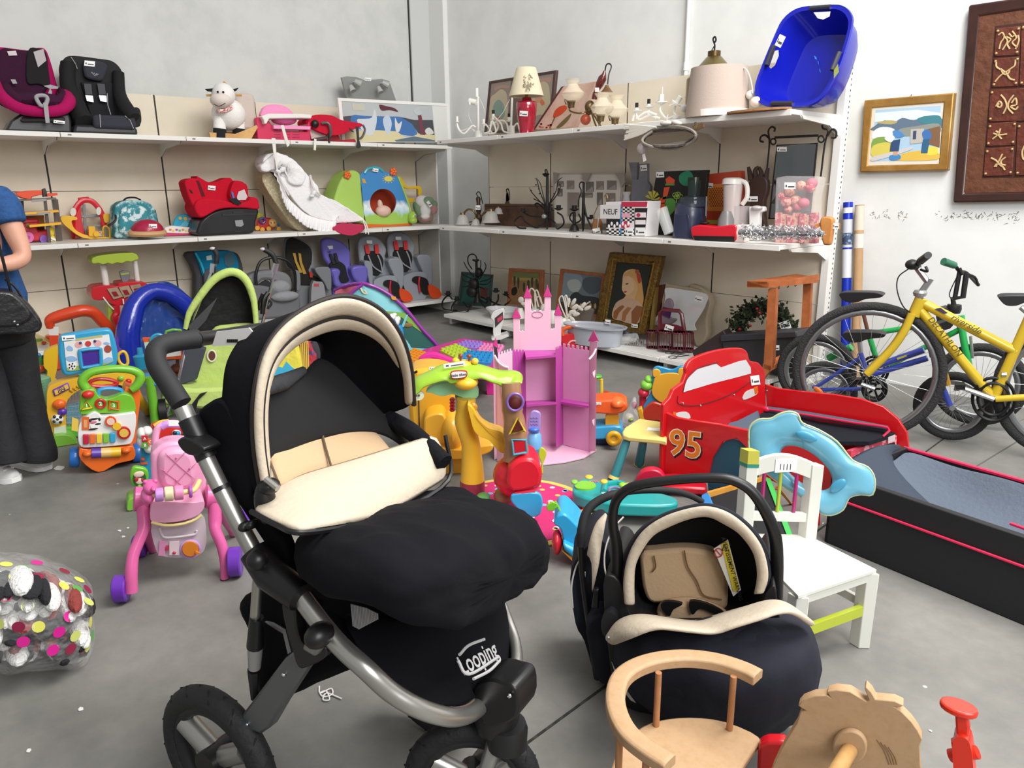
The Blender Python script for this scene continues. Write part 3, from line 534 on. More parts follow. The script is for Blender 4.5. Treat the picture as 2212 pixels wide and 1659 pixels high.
Q('leaf_print',M('#a89c84',.8),*lf);price(T,742,462,-.21,65,42,.05)
F=FRr(1050,570,.34,HRT,NR)
T=Th('canvas_print','pink canvas print with an orange tulip leaning on the top right shelf','picture',F)
Q('canvas',M('#d6b6a6',.8,var=(6,'#c49a88',.45,.2)),e([(1060,245),(1320,205),(1150,570),(830,590)],-.02,.02),bv=.002);Q('edge',M('#5a2c28',.7),e([(1040,250),(1066,242),(838,588),(815,590)],-.018,.022))
Q('flower',[M('#cf4a22',.8),M('#6e6038',.8),M('#c07058',.8)],e(curve2([(975,490),(990,440),(1030,405),(1075,398),(1085,425),(1040,470),(1000,490)],3),-.0215,-.02),1,e([(985,490),(995,490),(960,570),(950,570)],-.0215,-.02),e(curve2([(1000,575),(1050,520),(1120,460),(1100,510),(1040,570)],3),-.0215,-.02),2,*[disc(random.uniform(860,960),random.uniform(535,580),-.0215,-.02,9,7,8)for i in range(14)])
T=Th('chandelier','brass and red wood chandelier with clear glass bowl shades on the top right shelf','chandelier',FRr(1300,560,.46,HRT));rw=M('#5a1a18',.25,coat=.4)
Q('stem',rw,t([(1385,120,0),(1382,150,0),(1370,180,0),(1345,230,0),(1325,275,0),(1310,310,0),(1305,350,0)],[8,18,34,32,18,22,24],12));Q('hook',bkm,t([(1390,120,0),(1400,75,0),(1425,65,0),(1440,90,0),(1420,150,-.02),(1410,230,-.03)],5,8,4));Q('bell',M('#8c6a48',.3,.7),la(1405,[(235,12),(255,20),(280,38),(290,48)],-.03,16));Q('hub',brz,sp(1270,410,0,40,50,.05),sp(1260,455,0,25,20,.03));Q('ball',M('#a8482c',.3),sp(1235,510,-.02,42,42,.045))
for cx,cy,dd in((1140,290,-.08),(1375,400,-.1),(1490,420,.02)):
 Q('arm',brz,t([(1270,420,0),((1270+cx)/2,cy+170,dd),(cx-30,cy+150,dd),(cx-20,cy+95,dd)],7,8,5),t([(cx-60,cy+100,dd),(cx-70,cy+60,dd),(cx-40,cy+80,dd),(cx-20,cy+110,dd)],5,6,4));o=Q('cup',brz,la(cx-20,[(cy+70,38),(cy+90,30),(cy+125,26)],dd,14))
 Q('glass_shade',amber,la(cx-5,[(cy-100,62),(cy-60,38),(cy-30,55),(cy+10,92),(cy+50,75),(cy+80,35)],dd,22),par=o,sol=.004)
Q('label',M('#e8e8e6'),e([(1310,255),(1340,255),(1340,290),(1310,290)],-.06,-.055))
T=Th('chandelier','white metal chandelier with candle arms beside the beige lamp shade','chandelier',FRr(1850,510,.42,HRT))
for pts in([(1610,520,0),(1630,450,0),(1660,510,0),(1740,480,0),(1830,500,0)],[(1740,430,.05),(1740,480,.02),(1800,500,0)],[(1840,380,0),(1830,440,0),(1880,500,0),(1950,480,0),(2010,500,0)],[(1950,400,0),(1940,460,0),(2000,500,0),(2050,470,0)],[(1640,500,-.05),(1720,450,-.05),(1800,470,0)]):Q('arm',wm,t(pts,9,6,5))
candle(T,1642,415,440,0,14,bkm,cup=3,h=38);candle(T,1738,385,410,.05,14,bkm,cup=3,h=38);candle(T,1838,310,375,0,20,cup=2.4)
Q('candle',wm,t([(1990,325,0),(1955,385,0)],20,10),t([(1962,375,0),(1956,385,0)],44,12));Q('hub',wm,sp(2020,420,.02,30,30,.04),sp(1960,500,0,35,20,.04));Q('chain',wm,t([(1848,250,.05),(1846,310,.05),(1780,400,.02)],4),t([(2075,290,.1),(1990,360,.1),(1900,400,.05)],3))
zm('f')
T=Th('pendant_lamp','brass cone ceiling lamp with black hook behind the beige lamp shade','lamp',FRr(320,640,.17,HRT));Q('shade',M('#857548',.3,.85),la(320,[(315,36),(345,36),(348,44),(480,155),(N,158)],0,28));Q('cap',M('#5c4a2c',.35,.8),la(320,[(313,38),(345,38)],0,16));Q('hook',bkm,t([(320,315,0),(322,275,0),(312,240,0),(324,224,0),(330,245,0),(318,265,0)],5,8,4),t([(320,280,0),(300,315,0)],3))
T=Th('lamp_shade','large beige drum lamp shade standing on the top right shelf','lamp shade',FRr(350,690,.48,HRT));Q('shade',M('#b9a89d',.85,bump=(120,.1)),la(352,[(415,168),(N,190),(N,184),(420,162)],0,36));Q('trim',M('#e8e4de',.7),la(352,[(678,190),(N,192)],0,36))
T=Th('light_fitting','small white plastic lamp holders with cord beside the blue tub','lamp fitting',FRr(560,650,.46,HRT));Q('socket',wm,sp(545,580,.02,32,28,.04),sp(580,622,-.03,40,32,.045));Q('cord',wm,t([(480,405,.0),(520,430,-.03),(545,500,-.03),(555,570,-.02)],4,6,5))
one('cork_mat','round cork mat at the edge of the top right shelf below the blue tub','mat',FRr(600,665,.6,HRT,NR),M('#a8794e',.8,var=(40,'#8c6038',.45)),lambda b,F:b.loft([[F.b+F.r*(.22*math.cos(a*.262))+F.n*(.1*math.sin(a*.262)-.02)+Zv*z for a in range(24)]for z in(0,.012)]))
F=FRr(780,650,.52,HRT,NR)
T=Th('laundry_tub','big bright blue plastic laundry tub propped on its end on the top right shelf','tub',F)
blu=M('#0a159c',.28,coat=.3)
rim=[(578,560),(592,470),(690,230),(740,130),(810,70),(890,48),(1020,40),(1095,45),(1145,90),(1150,170),(1085,390),(1010,540),(950,610),(870,640),(760,640),(660,640),(600,615)]
def tub(b,F):
 A=[F.p(x,y,.0+.24*(640-y)/600)for x,y in curve2(rim,3)];c=sum(A,V(0,0,0))/len(A);ax=V(.05,.26,-.1)*.72
 lp=[[c+(p-c)*1.0 for p in A],[c+(p-c)*.95 for p in A],[c+(p-c)*.86+ax*.55 for p in A],[c+(p-c)*.74+ax*.97 for p in A],[c+(p-c)*.66+ax for p in A]]
 ou=[[c+(p-c)*1.03-ax*.02 for p in A],[c+(p-c)*1.04+ax*.04 for p in A],[c+(p-c)*.97+ax*.06 for p in A],[c+(p-c)*.9+ax*.6 for p in A],[c+(p-c)*.76+ax*1.02 for p in A]]
 b.loft(ou[::-1]+lp)
o=Q('tub',blu,tub)
b=B()
zz=lambda x,y:.24*(640-y)/600
for pts in([(925,75),(1030,70),(1025,100),(985,120),(950,112)],[(655,410),(690,310),(712,305),(714,340),(690,400),(665,420)]):
 q=[F.p(x,y,zz(x,y))for x,y in pts];n_=(q[1]-q[0]).cross(q[2]-q[0]).normalized()
 c_=sum(q,V(0,0,0))/len(q);v_=(c_-CP).normalized();b.prism([p-v_*.1 for p in q],v_*.32)
cut(o,b)
gr=P_('#2d2f3a')
for pts,dd in(([(905,52),(1030,42)],0),([(685,280),(640,400)],0),([(1085,320),(1040,430)],0),([(670,632),(800,632)],0)):Q('grip',gr,t([(x,y,zz(x,y)-.006)for x,y in pts],15,8))
Q('scuff',M('#3f8fd8',.5),*[e([(x,y),(x+12*a_,y+8),(x+16*a_,y+26),(x+4,y+18)],.3,.301)for x,y,a_ in((930,340,1),(960,420,.6),(950,370,.5),(745,545,1))]);price(T,722,250,.05,40,75,.45)
o=Q('sticker',M('#9aa84e',.6),e([(1050,430),(1075,390),(1080,440),(1050,480)],.03,.031))
zm('e')
# ----------------- willow wreath hanging from the shelf edge -----------------
T=Th('wreath','grey willow twig wreath with white tassel hanging under the top right shelf','wreath',FRr(1900,600,.66,1.5,NR));T.F.stand=False
tw=M('#483f38',.85,var=(30,'#7a716a',.5));
for k in range(7):
 ph=random.random()*6;Q('twig',tw if k%3 else M('#8f887f',.85),t([(1905+(212+8*math.sin(3*a*.3+ph))*math.cos(a*.314),655+(72+10*math.sin(2*a*.3+ph)+k*3-9)*math.sin(a*.314)-20*math.cos(a*.314),.025*math.sin(a*.63+ph)-.01*k)for a in range(20)],11,6,2,closed=True))
Q('tassel',M('#ddd8cd',.9),*[t([(1780+random.uniform(-20,20),570,-.03),(1680,560+k*6,-.03),(1560+random.uniform(-25,25),550+k*11,-.03)],7,5,3)for k in range(12)]);Q('bow',M('#cfcac2',.8),sp(1880,540,-.04,60,20,.03),sp(1960,535,-.04,50,18,.02,tilt=-.2));Q('dried_flower',M('#7a6040',.9),*[t([(2110,600,0),(2140+random.uniform(-45,45),560+random.uniform(-30,35),0)],[4,10],5)for k in range(14)])
Q('bauble',M('#cbbfc4',.1,alpha=.6),sp(1685,740,-.02,42,45,.04));Q('tag',M('#eeeeec'),e([(1685,790),(1705,780),(1718,835),(1695,848)],-.03,-.028));Q('cord',M('#cfcac2'),t([(1880,520,0),(1890,470,.01)],4),t([(1680,700,-.02),(1690,785,-.03)],2))
# ----------------- middle shelf, right wall -----------------
frost=M('#cfccc6',.35,alpha=.55)
for lab,x0,dx in(('bronze chandelier with frosted tulip shades at the left end of the middle right shelf',380,0),('brass chandelier with frosted shades, second from the left on the middle right shelf',620,1)):
 T=Th('chandelier',lab,'chandelier',FG(x0+40 if not dx else 650,1355-10*dx,HRM))
 if not dx:
  Q('stem',M('#3d2c20',.35,.4),la(380,[(1125,12),(1140,20),(1180,14),(1200,22),(1230,24),(1260,14),(1290,28),(1320,24),(1350,10)],0,14));Q('hook',bkm,t([(380,1125,0),(365,1100,0),(385,1085,0),(400,1110,0),(415,1180,0)],4,6,4));Q('arm',brz,t([(370,1300,0),(345,1240,-.03),(300,1225,-.05),(265,1255,-.05)],8,8,4),t([(340,1320,0),(305,1330,0),(320,1350,0)],5,6,4),t([(390,1300,-.02),(440,1240,-.08),(480,1250,-.08)],8,8,4));price(T,378,1210,-.05,38,35)
  sh_=((255,1310,-.05,62),(480,1290,-.1,72),(540,1240,.0,40),(360,1330,-.06,40))
 else:
  Q('stem',brz,la(630,[(1095,10),(1130,16),(1160,16),(1190,38),(1220,30),(1235,45),(1250,12),(1290,16),(1320,32),(1345,20)],0,16));Q('hook',bkm,t([(630,1095,0),(620,1070,0),(640,1062,0),(650,1090,0),(650,1150,0)],4,6,4));Q('ball',M('#6a3420',.25),sp(612,1330,-.02,28,25,.03));Q('arm',brz,t([(640,1260,0),(560,1220,-.02),(530,1240,-.02)],7,8,4),t([(650,1250,0),(700,1210,0),(745,1240,0)],7,8,4))
  sh_=((745,1290,0,60),(715,1330,-.06,55),(800,1320,.02,45))
 for cx,cy,dd,r in sh_:Q('glass_shade',frost,la(cx,[(cy-r*.7,r*.4),(cy-r*.3,r*.7),(cy+r*.25,r*.8),(cy+r*.55,r)],dd,18));Q('cup',brz,la(cx,[(cy-r*.95,r*.3),(cy-r*.6,r*.4)],dd,12))
one('wood_box','low dark brown wooden box behind the brass chandelier','box',FRr(650,1345,.12,HRM,NR),wood('#3a2418','#5a3a26'),e([(428,1185),(900,1190),(900,N),(428,N)],-.05,.05),e([(428,1180),(905,1186),(905,1200),(428,1200)],-.06,.05),bv=.004)
def iron(name,label,F,stem,arms,cands,twigs=(),hook=None,foot=None,group=None):
 T=Th(name,label,'chandelier',F,group)
 Q('stem',bkm,*stem)
 if hook:Q('hook',bkm,t(hook,5,6,4))
 for a in arms:Q('arm',bkm,t(a,7,6,5))
 for x,y,d,r in cands:candle(T,x,y-r*1.6,y,d,r,m=bkm)
 for a in twigs:Q('twig',bkm,t(a,[5,4,4,2][:len(a)],5,3))
 return T
T=iron('chandelier','tall black iron chandelier with leafy twigs on the middle right shelf',FG(930,1385,HRM),[la(930,[(945,10),(1180,12),(1200,26),(1230,22),(1300,20),(1320,12),(1395,6)],0,12),la(918,[(935,5),(940,28),(950,26),(965,10)],0,12)],[[(930,1300,0),(850,1370,-.03),(760,1330,-.05),(720,1280,-.05),(670,1320,-.05),(700,1370,-.05),(760,1375,-.05)],[(935,1300,0),(990,1330,-.06),(1010,1380,-.06),(1060,1340,-.06),(1050,1280,-.06),(1010,1250,-.06)],[(930,1250,0),(860,1180,.03),(830,1190,.03),(850,1210,.03)],[(930,1290,0),(800,1280,.05),(740,1250,.05)]],[(1020,1220,-.06,18),(955,1235,-.05,16),(735,1240,.05,16)],[[(910,1200,0),(850,1140,0),(800,1080,0),(788,1050,0)],[(915,1190,0),(870,1080,0),(850,1000,0),(835,975,0)],[(915,1180,0),(890,1080,.02),(875,1020,.02),(845,975,.02)],[(940,1190,0),(1000,1120,0),(1030,1060,0),(1040,1035,0)],[(945,1180,0),(1000,1080,.03),(1015,1000,.03),(1050,970,.03)],[(910,1190,-.03),(860,1160,-.03),(820,1140,-.03)]],hook=[(918,935,0),(912,915,0),(925,912,0),(935,960,0),(938,1100,0)])
Q('leaf',bkm,*[sp(x,y,0,9,5,.004,tilt=random.uniform(-1,1))for x,y in((800,1075),(840,1030),(862,1060),(1020,1060),(1030,1030),(985,1100),(870,1100))]);Q('ball',M('#9a9a9a',.3,.5),sp(905,1280,-.04,22,18,.02))
iron('chandelier','smaller black iron lamp fitting beside the picture collage on the middle right shelf',FG(1200,1400,HRM),[la(1220,[(1010,10),(1060,9),(1180,12),(1330,14),(1410,5)],0,10),la(1145,[(1340,12),(1350,25),(1375,35),(1395,42)],-.04,14),la(1145,[(1250,12),(1340,14)],-.04,10)],[[(1145,1340,-.04),(1110,1300,-.04),(1120,1260,-.04),(1150,1250,-.04)],[(1145,1340,-.04),(1195,1310,-.04),(1180,1260,-.04)],[(1225,1200,0),(1250,1300,0),(1290,1380,0)],[(1225,1180,0),(1240,1280,0),(1280,1300,0)]],[(1145,1225,-.04,20),(1280,1290,0,14)],hook=[(1220,1010,0),(1195,1010,0),(1185,1040,0),(1200,1080,0),(1180,1150,0),(1175,1210,0)])
F=FRr(1250,1340,.13,HRM,NR)
ph=[]
for x0,y0,x1,y1,c in((1010,1000,1062,1045,'#7d746a'),(1085,995,1145,1065,'#8a7c76'),(1235,1005,1300,1085,'#6f6862'),(1320,1000,1380,1068,'#857b72'),(1405,995,1480,1068,'#7a736c'),(1010,1060,1050,1120,'#6b6258'),(1090,1090,1185,1280,'#8f827c'),(1195,1090,1290,1130,'#78706a'),(1325,1090,1370,1190,'#6d655e'),(1395,1095,1470,1180,'#847a70')):
 ph+=[(c,[(x0,y0),(x1,y0),(x1,y1),(x0,y1)]),('#9c938b',[(x0+8,y1-4),(x1-10,y0+(y1-y0)*.45),(x1-4,y1-4)])]
T=picture('picture_collage','white photo collage frame with grey window photos leaning on the middle right shelf',F,[(975,935),(1540,935),(1500,1340),(985,1340)],[(985,945),(1530,945),(1490,1330),(995,1330)],'#b0a69c',ph,d0=-.03,bgcol='#cfc8bf')
Q('curtain',M('#968d85',.85),e([(975,930),(1010,935),(1000,1000),(985,1020)],-.045,-.03),e([(1205,935),(1275,935),(1240,1010),(1210,990)],-.045,-.03),e([(1465,935),(1545,935),(1545,1010),(1520,1050),(1500,990)],-.045,-.03))
T=Th('wire_hook','amber glass bottle on a twisted brass wire with a price tag','ornament',FG(1330,1415,HRM));Q('wire',M('#8f7a58',.35,.7),t([(1300,N,0),(1300,1270,0),(1340,1180,.02)],4),t([(1400,1180,.03),(1385,1130,.03),(1400,1105,.03),(1410,1140,.03),(1390,1180,.03)],4,6,4));Q('bottle',M('#a8703c',.1,alpha=.7),la(1330,[(1300,25),(1330,40),(N,42)],.03,14));price(T,1322,1400,-.02,60,50,-.2);Q('cord',M('#d8d0c4'),t([(1330,1380,-.02),(1338,1290,-.01)],4))
F=FG(1540,1435,HRM,NR)
T=Th('game_box','chequered game box with a paper NEUF sign on the middle right shelf','box',F)
Q('box',M('#e6e2e2',.5),e([(1395,1165),(1728,1160),(1705,N),(1400,N)],0,.16),bv=.003)
ck=[]
for i in range(12):
 for j in range(9):
  x,y=1400+i*18.5,1205+j*14
  if(i+j)%2==0 and x<1615:ck.append(bx(x,y,x+18,y+13.6,-.001,0))
for i in range(11):
 for j in range(4):
  x,y=1400+i*20,1380+j*14
  if(i+j)%2==0:ck.append(bx(x,y,x+20,y+13.6,-.001,0))
Q('print',[M('#1c1c20',.5),M('#c2304c',.5),M('#e2a8b8',.5),M('#3f86b8',.5),M('#f0e8e8',.5)],e([(1625,1215),(1728,1215),(1705,1432),(1622,1432)],-.001,0),bx(1400,1300,1510,1370,-.0012,0),*ck,1,e([(1520,1165),(1728,1163),(1722,1205),(1518,1205)],-.0015,0),disc(1550,1350,-.0022,0,36,30),2,bx(1522,1255,1590,1290,-.0022,0),4,*[sp(1420+i*22,1360-(i%2)*20,-.002,12,16,.003)for i in range(8)],bx(1630,1250,1715,1290,-.002,0),bx(1630,1310,1712,1345,-.002,0),3,bx(1508,1185,1520,1420,-.002,0),1,disc(1655,1270,-.003,0,16))
Q('sign',M('#dcdad8',.7),e([(1352,1190),(1512,1186),(1508,1300),(1350,1298)],-.006,-.004),label='white paper sign reading NEUF');Q('lettering',M('#1a1a1a',.7),tx('NEUF',1432,1246,-.0068,62,bold=.008));price(T,1582,1398,-.003,62,56);price(T,1670,1400,-.003,78,60)
F=FRr(1660,1170,.13,HRM,NR)
T=Th('grey_canvas','grey folded paper bags standing behind the game box','bag',F);gm=M('#75757c',.8,var=(4,'#88888e',.45));Q('sheet',gm,e([(1578,850),(1648,850),(1645,1000),(1610,1010),(1600,960)],-.02,0));Q('sheet',gm,e([(1660,862),(1725,860),(1725,1000),(1750,1040),(1735,N),(1590,N),(1605,1000),(1660,985)],-.05,-.02));price(T,1697,895,-.052,52,46,-.1)
one('glass_vase','clear glass vase behind the NEUF game box','vase',FRr(1560,1300,.3,HRM),glass,la(1562,[(1085,34),(1120,22),(1170,30),(1260,40),(N,30)],0,20))
F=FRr(1900,1410,.3,HRM,NR)
T=Th('canvas_print','black canvas with an orange giraffe and green trees on the middle right shelf','picture',F)
Q('canvas',M('#17130f',.7),e([(1800,925),(2205,910),(2150,N),(1715,N)],-.015,.02),bv=.003)
gp=lambda*p:e(list(p),-.0165,-.015)
Q('print',[M('#cf4a26',.7),M('#4f8a3c',.7),M('#b3a83a',.7),M('#1f7a58',.7),M('#8fae48',.7)],gp((1870,985),(1900,960),(1945,990),(1940,1020),(1880,1020)),gp((1860,1050),(1905,1045),(1885,1120),(1850,1120)),gp((1795,1180),(1870,1180),(1860,1230),(1790,1240)),gp((1760,1260),(1790,1250),(1775,1360),(1750,1360)),gp((1800,1250),(1815,1250),(1800,1360),(1785,1360)),gp((1820,1140),(1880,1120),(1870,1170),(1815,1180)),1,gp((1870,1020),(1945,1022),(1940,1035),(1868,1035)),gp((1855,1120),(1885,1120),(1870,1145),(1845,1145)),gp(*curve2([(1870,1150),(1930,1140),(1960,1200),(1900,1280),(1830,1340),(1800,1290),(1860,1230)],3)),2,gp((1745,1160),(1775,1160),(1760,1300),(1730,1300)),*[gp((1765,1150),(1765+60*math.cos(a),1140+70*math.sin(a)),(1775+52*math.cos(a+.3),1140+60*math.sin(a+.3)))for a in(2.6,3.4,4.1,4.8,5.4,6.1)],3,gp(*curve2([(2010,930),(2060,920),(2090,960),(2080,1020),(2030,1040),(1985,1010),(1980,960)],3)),4,*[ring(x,y,-.0165,22,17,3,12,4)for x,y in((1950,1110),(1970,1105),(1985,1120),(1960,1125))],gp((1958,1130),(1962,1130),(1958,1190),(1950,1190)))
price(T,1828,948,-.017,62,45,-.05)
zm('f')
F=FRr(370,1360,.2,HRM,NR)
T=Th('cookware_box','orange and red printed kitchen box behind the white jug','box',F);Q('box',M('#b8442a',.5),e([(270,1065),(470,1043),(480,N),(265,N)],-.02,.06),bv=.002);Q('print',[M('#d8843a',.5),M('#7c2a1c',.5),M('#a8a048',.5)],e([(275,1130),(400,1120),(395,1290),(270,1290)],-.0215,-.02),2,bx(275,1345,345,1368,-.0215,-.02),1,*[disc(292+i*14+(j%2)*7,1150+j*12,-.0225,-.02,4,4,8)for i in range(7)for j in range(10)]);price(T,285,1133,-.0225,50,32,.1)
T=Th('jug','white lidded kitchen jug with big handle on the middle right shelf','jug',FRr(440,1370,.4,HRM));Q('body',M('#c8bcb8',.3,alpha=.9),la(435,[(1120,55),(1130,58),(1260,50),(N,55)],0,20));Q('lid',P_('#dedad4'),la(432,[(1085,40),(1095,58),(1125,62)],0,20));Q('handle',P_('#dedad4'),t([(470,1100,-.0),(515,1125,0),(520,1200,0),(490,1250,0)],14,8,5));Q('base',M('#777',.3),la(395,[(1290,28),(1340,48),(N,55)],-.06,14))
T=Th('juicer','dark blue electric juicer with clear feeding tube on the middle right shelf','kitchen machine',FRr(160,1440,.5,HRM));nv=P_('#262c44')
Q('body',nv,la(175,[(1225,70),(1250,92),(1330,95),(N,100)],.08,24));Q('cover',M('#3a4048',.1,alpha=.55),la(190,[(1190,30),(1205,80),(1240,92),(1262,90)],.08,24));Q('tube',M('#23312f',.15,alpha=.8),la(200,[(1090,38),(1100,40),(1200,36)],.08,18));Q('cap',M('#101412',.3),la(200,[(1083,40),(1100,42)],.08,18));Q('cup',nv,e(curve2([(76,1320),(90,1310),(150,1310),(165,1325),(165,N),(78,N)],3),-.03,.04),bv=.01);Q('clamp',M('#99a0a8',.2,.6),t([(272,1200,.06),(268,1330,.06)],5));price(T,118,1295,-.0,52,40)
one('glass_jug','clear glass beaker leaning against the blue juicer','jug',FRr(30,1430,.55,HRM),glass,t([(-5,1275,0),(45,1425,0)],[38,32],18))
T=Th('wood_sculpture','dark carved wooden hand sculpture beside the iron framed mirror','sculpture',FRr(575,1300,.22,HRM));Q('palm',wood('#2a1812','#3c241a'),e(curve2([(525,1130),(545,1090),(600,1070),(640,1100),(642,1170),(620,1260),(630,N),(530,N),(540,1220),(528,1180)],4),-.02,.04),bv=.015)
for pts in([(545,1100,0),(535,1050,0),(528,1020,0)],[(575,1090,0),(570,1040,0),(590,1020,0)],[(605,1090,0),(605,1050,0),(592,1022,0)],[(630,1110,0),(640,1060,0),(648,1025,0)]):Q('finger',wood('#2a1812','#3c241a'),t(pts,[18,14,9],8,3))
price(T,555,1215,-.025,60,32)
F=FRr(800,1360,.18,HRM,NR)
T=Th('mirror','tall black wrought iron mirror with scrolls at the right end of the middle shelf','mirror',F)
bi=M('#15110f',.5)
Q('glass',M('#75797c',.06,1),e([(705,890),(945,880),(900,1330),(660,1330)],-.005,0));Q('inner_frame',bi,t([(705,888,0),(948,876,0),(902,1335,0),(655,1335,0)],7,6,closed=True));Q('frame',bi,t([(690,840,0),(955,828,0)],7,6),t([(640,1050,.0),(655,900,0),(655,845,0),(650,800,0),(670,775,0),(690,785,0),(685,805,0)],6,6,4),t([(660,850,0),(630,825,0),(605,835,0),(600,860,0),(620,868,0)],6,6,4),t([(970,1080,0),(995,880,0),(1015,800,0),(985,785,0),(978,765,0)],6,6,4),t([(1010,830,0),(1040,790,0),(1065,805,0),(1060,840,0),(1035,842,0)],6,6,4),t([(640,1040,0),(630,1340,0)],6,6))
Q('ring',bi,ring(680,865,0,16,18,5,16,6),ring(972,850,0,18,20,5,16,6));price(T,732,912,-.007,60,28);
T=Th('food_processor_bowl','clear kitchen bowl with a white plastic handle beside the bag of soaps','kitchen bowl',FRr(510,1372,.4,HRM));Q('bowl',M('#dcdcdc',.08,alpha=.35),la(475,[(1258,62),(1340,58),(N,55)],.04,22));Q('handle',P_('#e2e0de'),e([(530,1262),(620,1262),(625,1290),(595,1300),(590,N),(530,N)],-.02,.04),bv=.008);Q('knob',P_('#b8b4b4'),sp(580,1270,-.03,35,14,.03))
F=FRr(825,1372,.4,HRM)
T=Th('soap_bag','clear bag of pink patterned balls and cubes with a price label','bag of soaps',F)
pk2=M('#b8405c',.6,var=(40,'#e2a898',.5,.06));pk3=M('#d8a890',.6,var=(70,'#c04a58',.52,.04));pk4=M('#c86a7c',.6)
for i,(x,y,r)in enumerate(((760,1235,34),(815,1225,34),(865,1240,34),(735,1200,30),(850,1135,32),(915,1120,34),(905,1150,30),(780,1170,36),(830,1265,26),(775,1278,28))):Q('ball',(pk2,pk3,pk4)[i%3],sp(x,y,.03+.02*(i%2),r,r*.9))
for i in range(7):Q('cube',pk3 if i%2 else pk2,bx(690+i*36,1300+(i%3)*8,722+i*36,N,.0+.01*(i%2),.07))
Q('film',M('#f4f0f2',.12,alpha=.17),e([(695,1085),(760,1075),(960,1078),(965,1100),(940,1200),(935,N),(685,N),(690,1200)],-.03,.1),bv=.01);price(T,782,1135,-.033,68,40)
T=Th('dustpan','red plastic handheld appliance lying at the edge of the middle right shelf','appliance',FRr(320,1450,.58,HRM));Q('body',P_('#c8142a'),e(curve2([(175,1415),(185,1385),(240,1375),(330,1385),(445,1375),(450,1420),(440,N),(300,N),(200,N)],3),-.03,.08),bv=.012);Q('base',black,sp(255,1362,.05,35,10,.03),t([(265,1320,.05),(258,1360,.05)],6),e([(190,1440),(440,1445),(440,N),(200,N)],-.035,.06));Q('trim',P_('#e8d8d4'),bx(430,1375,500,N,-.02,.08))
T=Th('tinsel_brush','silver grey tinsel covered duster lying on the edge of the middle right shelf','duster',FRr(740,1465,.6,HRM));tb=[M('#b5b5b8',.35,.5),M('#7d7d82',.5),M('#d8d8d8',.35,.3)]
def tinsel(b,F):
 for i in range(1300):
  x=random.uniform(480,990);k=min(1,(1010-x)/120);y=1420+random.uniform(-42,38)*k+(x-480)*.015;d=random.uniform(-.04,.07);p=F.p(x,y,d);v=V(random.uniform(-1,1),random.uniform(-1,1),random.uniform(-.6,1)).normalized()*random.uniform(.012,.024);w=v.orthogonal().normalized()*.003
  p.z=max(p.z,F.b.z+.03);b.c=random.choice((0,0,1,1,2));b.flat([p-w,p+w,p+v+w*.4,p+v-w*.4])
Q('handle',M('#77777a',.4),t([(470,1420,.01),(985,1430,.01)],16,8));o=Q('tinsel',tb,tinsel,fix=False);o['kind']='stuff'
T=Th('wood_elephant','small light wooden animal ornament at the right end of the middle shelf','ornament',FRr(1005,1440,.45,HRM));Q('body',wood('#c98b4c','#b87638'),e(curve2([(965,1345),(985,1325),(1025,1325),(1045,1345),(1042,1395),(1025,N),(985,N),(965,1395)],3),-.02,.03),bv=.01);Q('ear',wood('#c98b4c','#b87638'),e([(930,1375),(965,1360),(965,1385),(935,1385)],-.01,.0),e([(1042,1360),(1085,1362),(1085,1400),(1078,1400),(1075,1372),(1042,1385)],-.01,.0));price(T,1062,1380,-.012,36,36);
# ----------------- wall pictures and cardboard tubes -----------------
F=Fr(OY(1500,800,WR),NR)
G_=lambda c,*p:(c,list(p));C_=lambda c,*p:(c,curve2(list(p),3))
T=picture('framed_painting','gold framed hillside landscape painting hanging on the right wall',F,[(1235,612),(1785,566),(1742,1040),(1208,1053)],[(1282,660),(1722,626),(1692,1000),(1255,1012)],'#b98a4a',[G_('#ded6c6',(1282,660),(1722,626),(1692,1000),(1255,1012)),G_('#a9c6dc',(1305,672),(1705,645),(1680,975),(1282,988)),G_('#d8e2e6',(1303,690),(1560,670),(1702,690),(1700,720),(1300,745)),C_('#5f7286',(1300,770),(1360,735),(1420,745),(1470,720),(1540,735),(1600,710),(1700,715),(1695,790),(1300,800)),C_('#b3a46c',(1310,750),(1380,735),(1440,742),(1400,760)),C_('#3f7f8c',(1560,725),(1640,705),(1700,710),(1700,760),(1600,755)),C_('#e6e8ea',(1295,800),(1350,775),(1420,790),(1400,830),(1290,850)),C_('#8a8f86',(1450,790),(1560,770),(1690,755),(1690,820),(1540,830),(1450,830)),C_('#7fa04a',(1290,850),(1380,840),(1400,900),(1290,930)),C_('#d3c45a',(1290,890),(1400,870),(1440,930),(1290,960)),C_('#d9b54c',(1440,950),(1560,920),(1680,930),(1680,975),(1430,980)),C_('#e4d24e',(1610,900),(1680,900),(1680,940),(1620,945)),C_('#c9c6c4',(1285,960),(1400,930),(1520,900),(1520,915),(1400,955),(1285,985)),G_('#b8b4ac',(1520,790),(1600,785),(1600,870),(1515,880)),G_('#7d5c40',(1620,790),(1700,770),(1695,900),(1630,880)),G_('#3c4668',(1535,800),(1555,798),(1552,850),(1532,852)),C_('#3f6fae',(1590,810),(1620,790),(1645,815),(1640,850),(1600,850)),G_('#2d5f86',(1595,850),(1635,850),(1622,935),(1582,935)),C_('#4c86c2',(1410,800),(1450,800),(1480,830),(1430,840)),G_('#2e4a70',(1400,860),(1455,850),(1445,925),(1392,925)),C_('#3f86c4',(1392,950),(1450,945),(1455,970),(1400,978)),C_('#e8ecee',(1380,830),(1420,835),(1400,870),(1360,850)),G_('#c89a80',(1415,925),(1440,925),(1440,950),(1412,950))],d0=-.045,d1=-.002,bgcol='#cfd6da',frame_mat=M('#a87a38',.35,.5,var=(5,'#c09656',.4)),bv=.008)
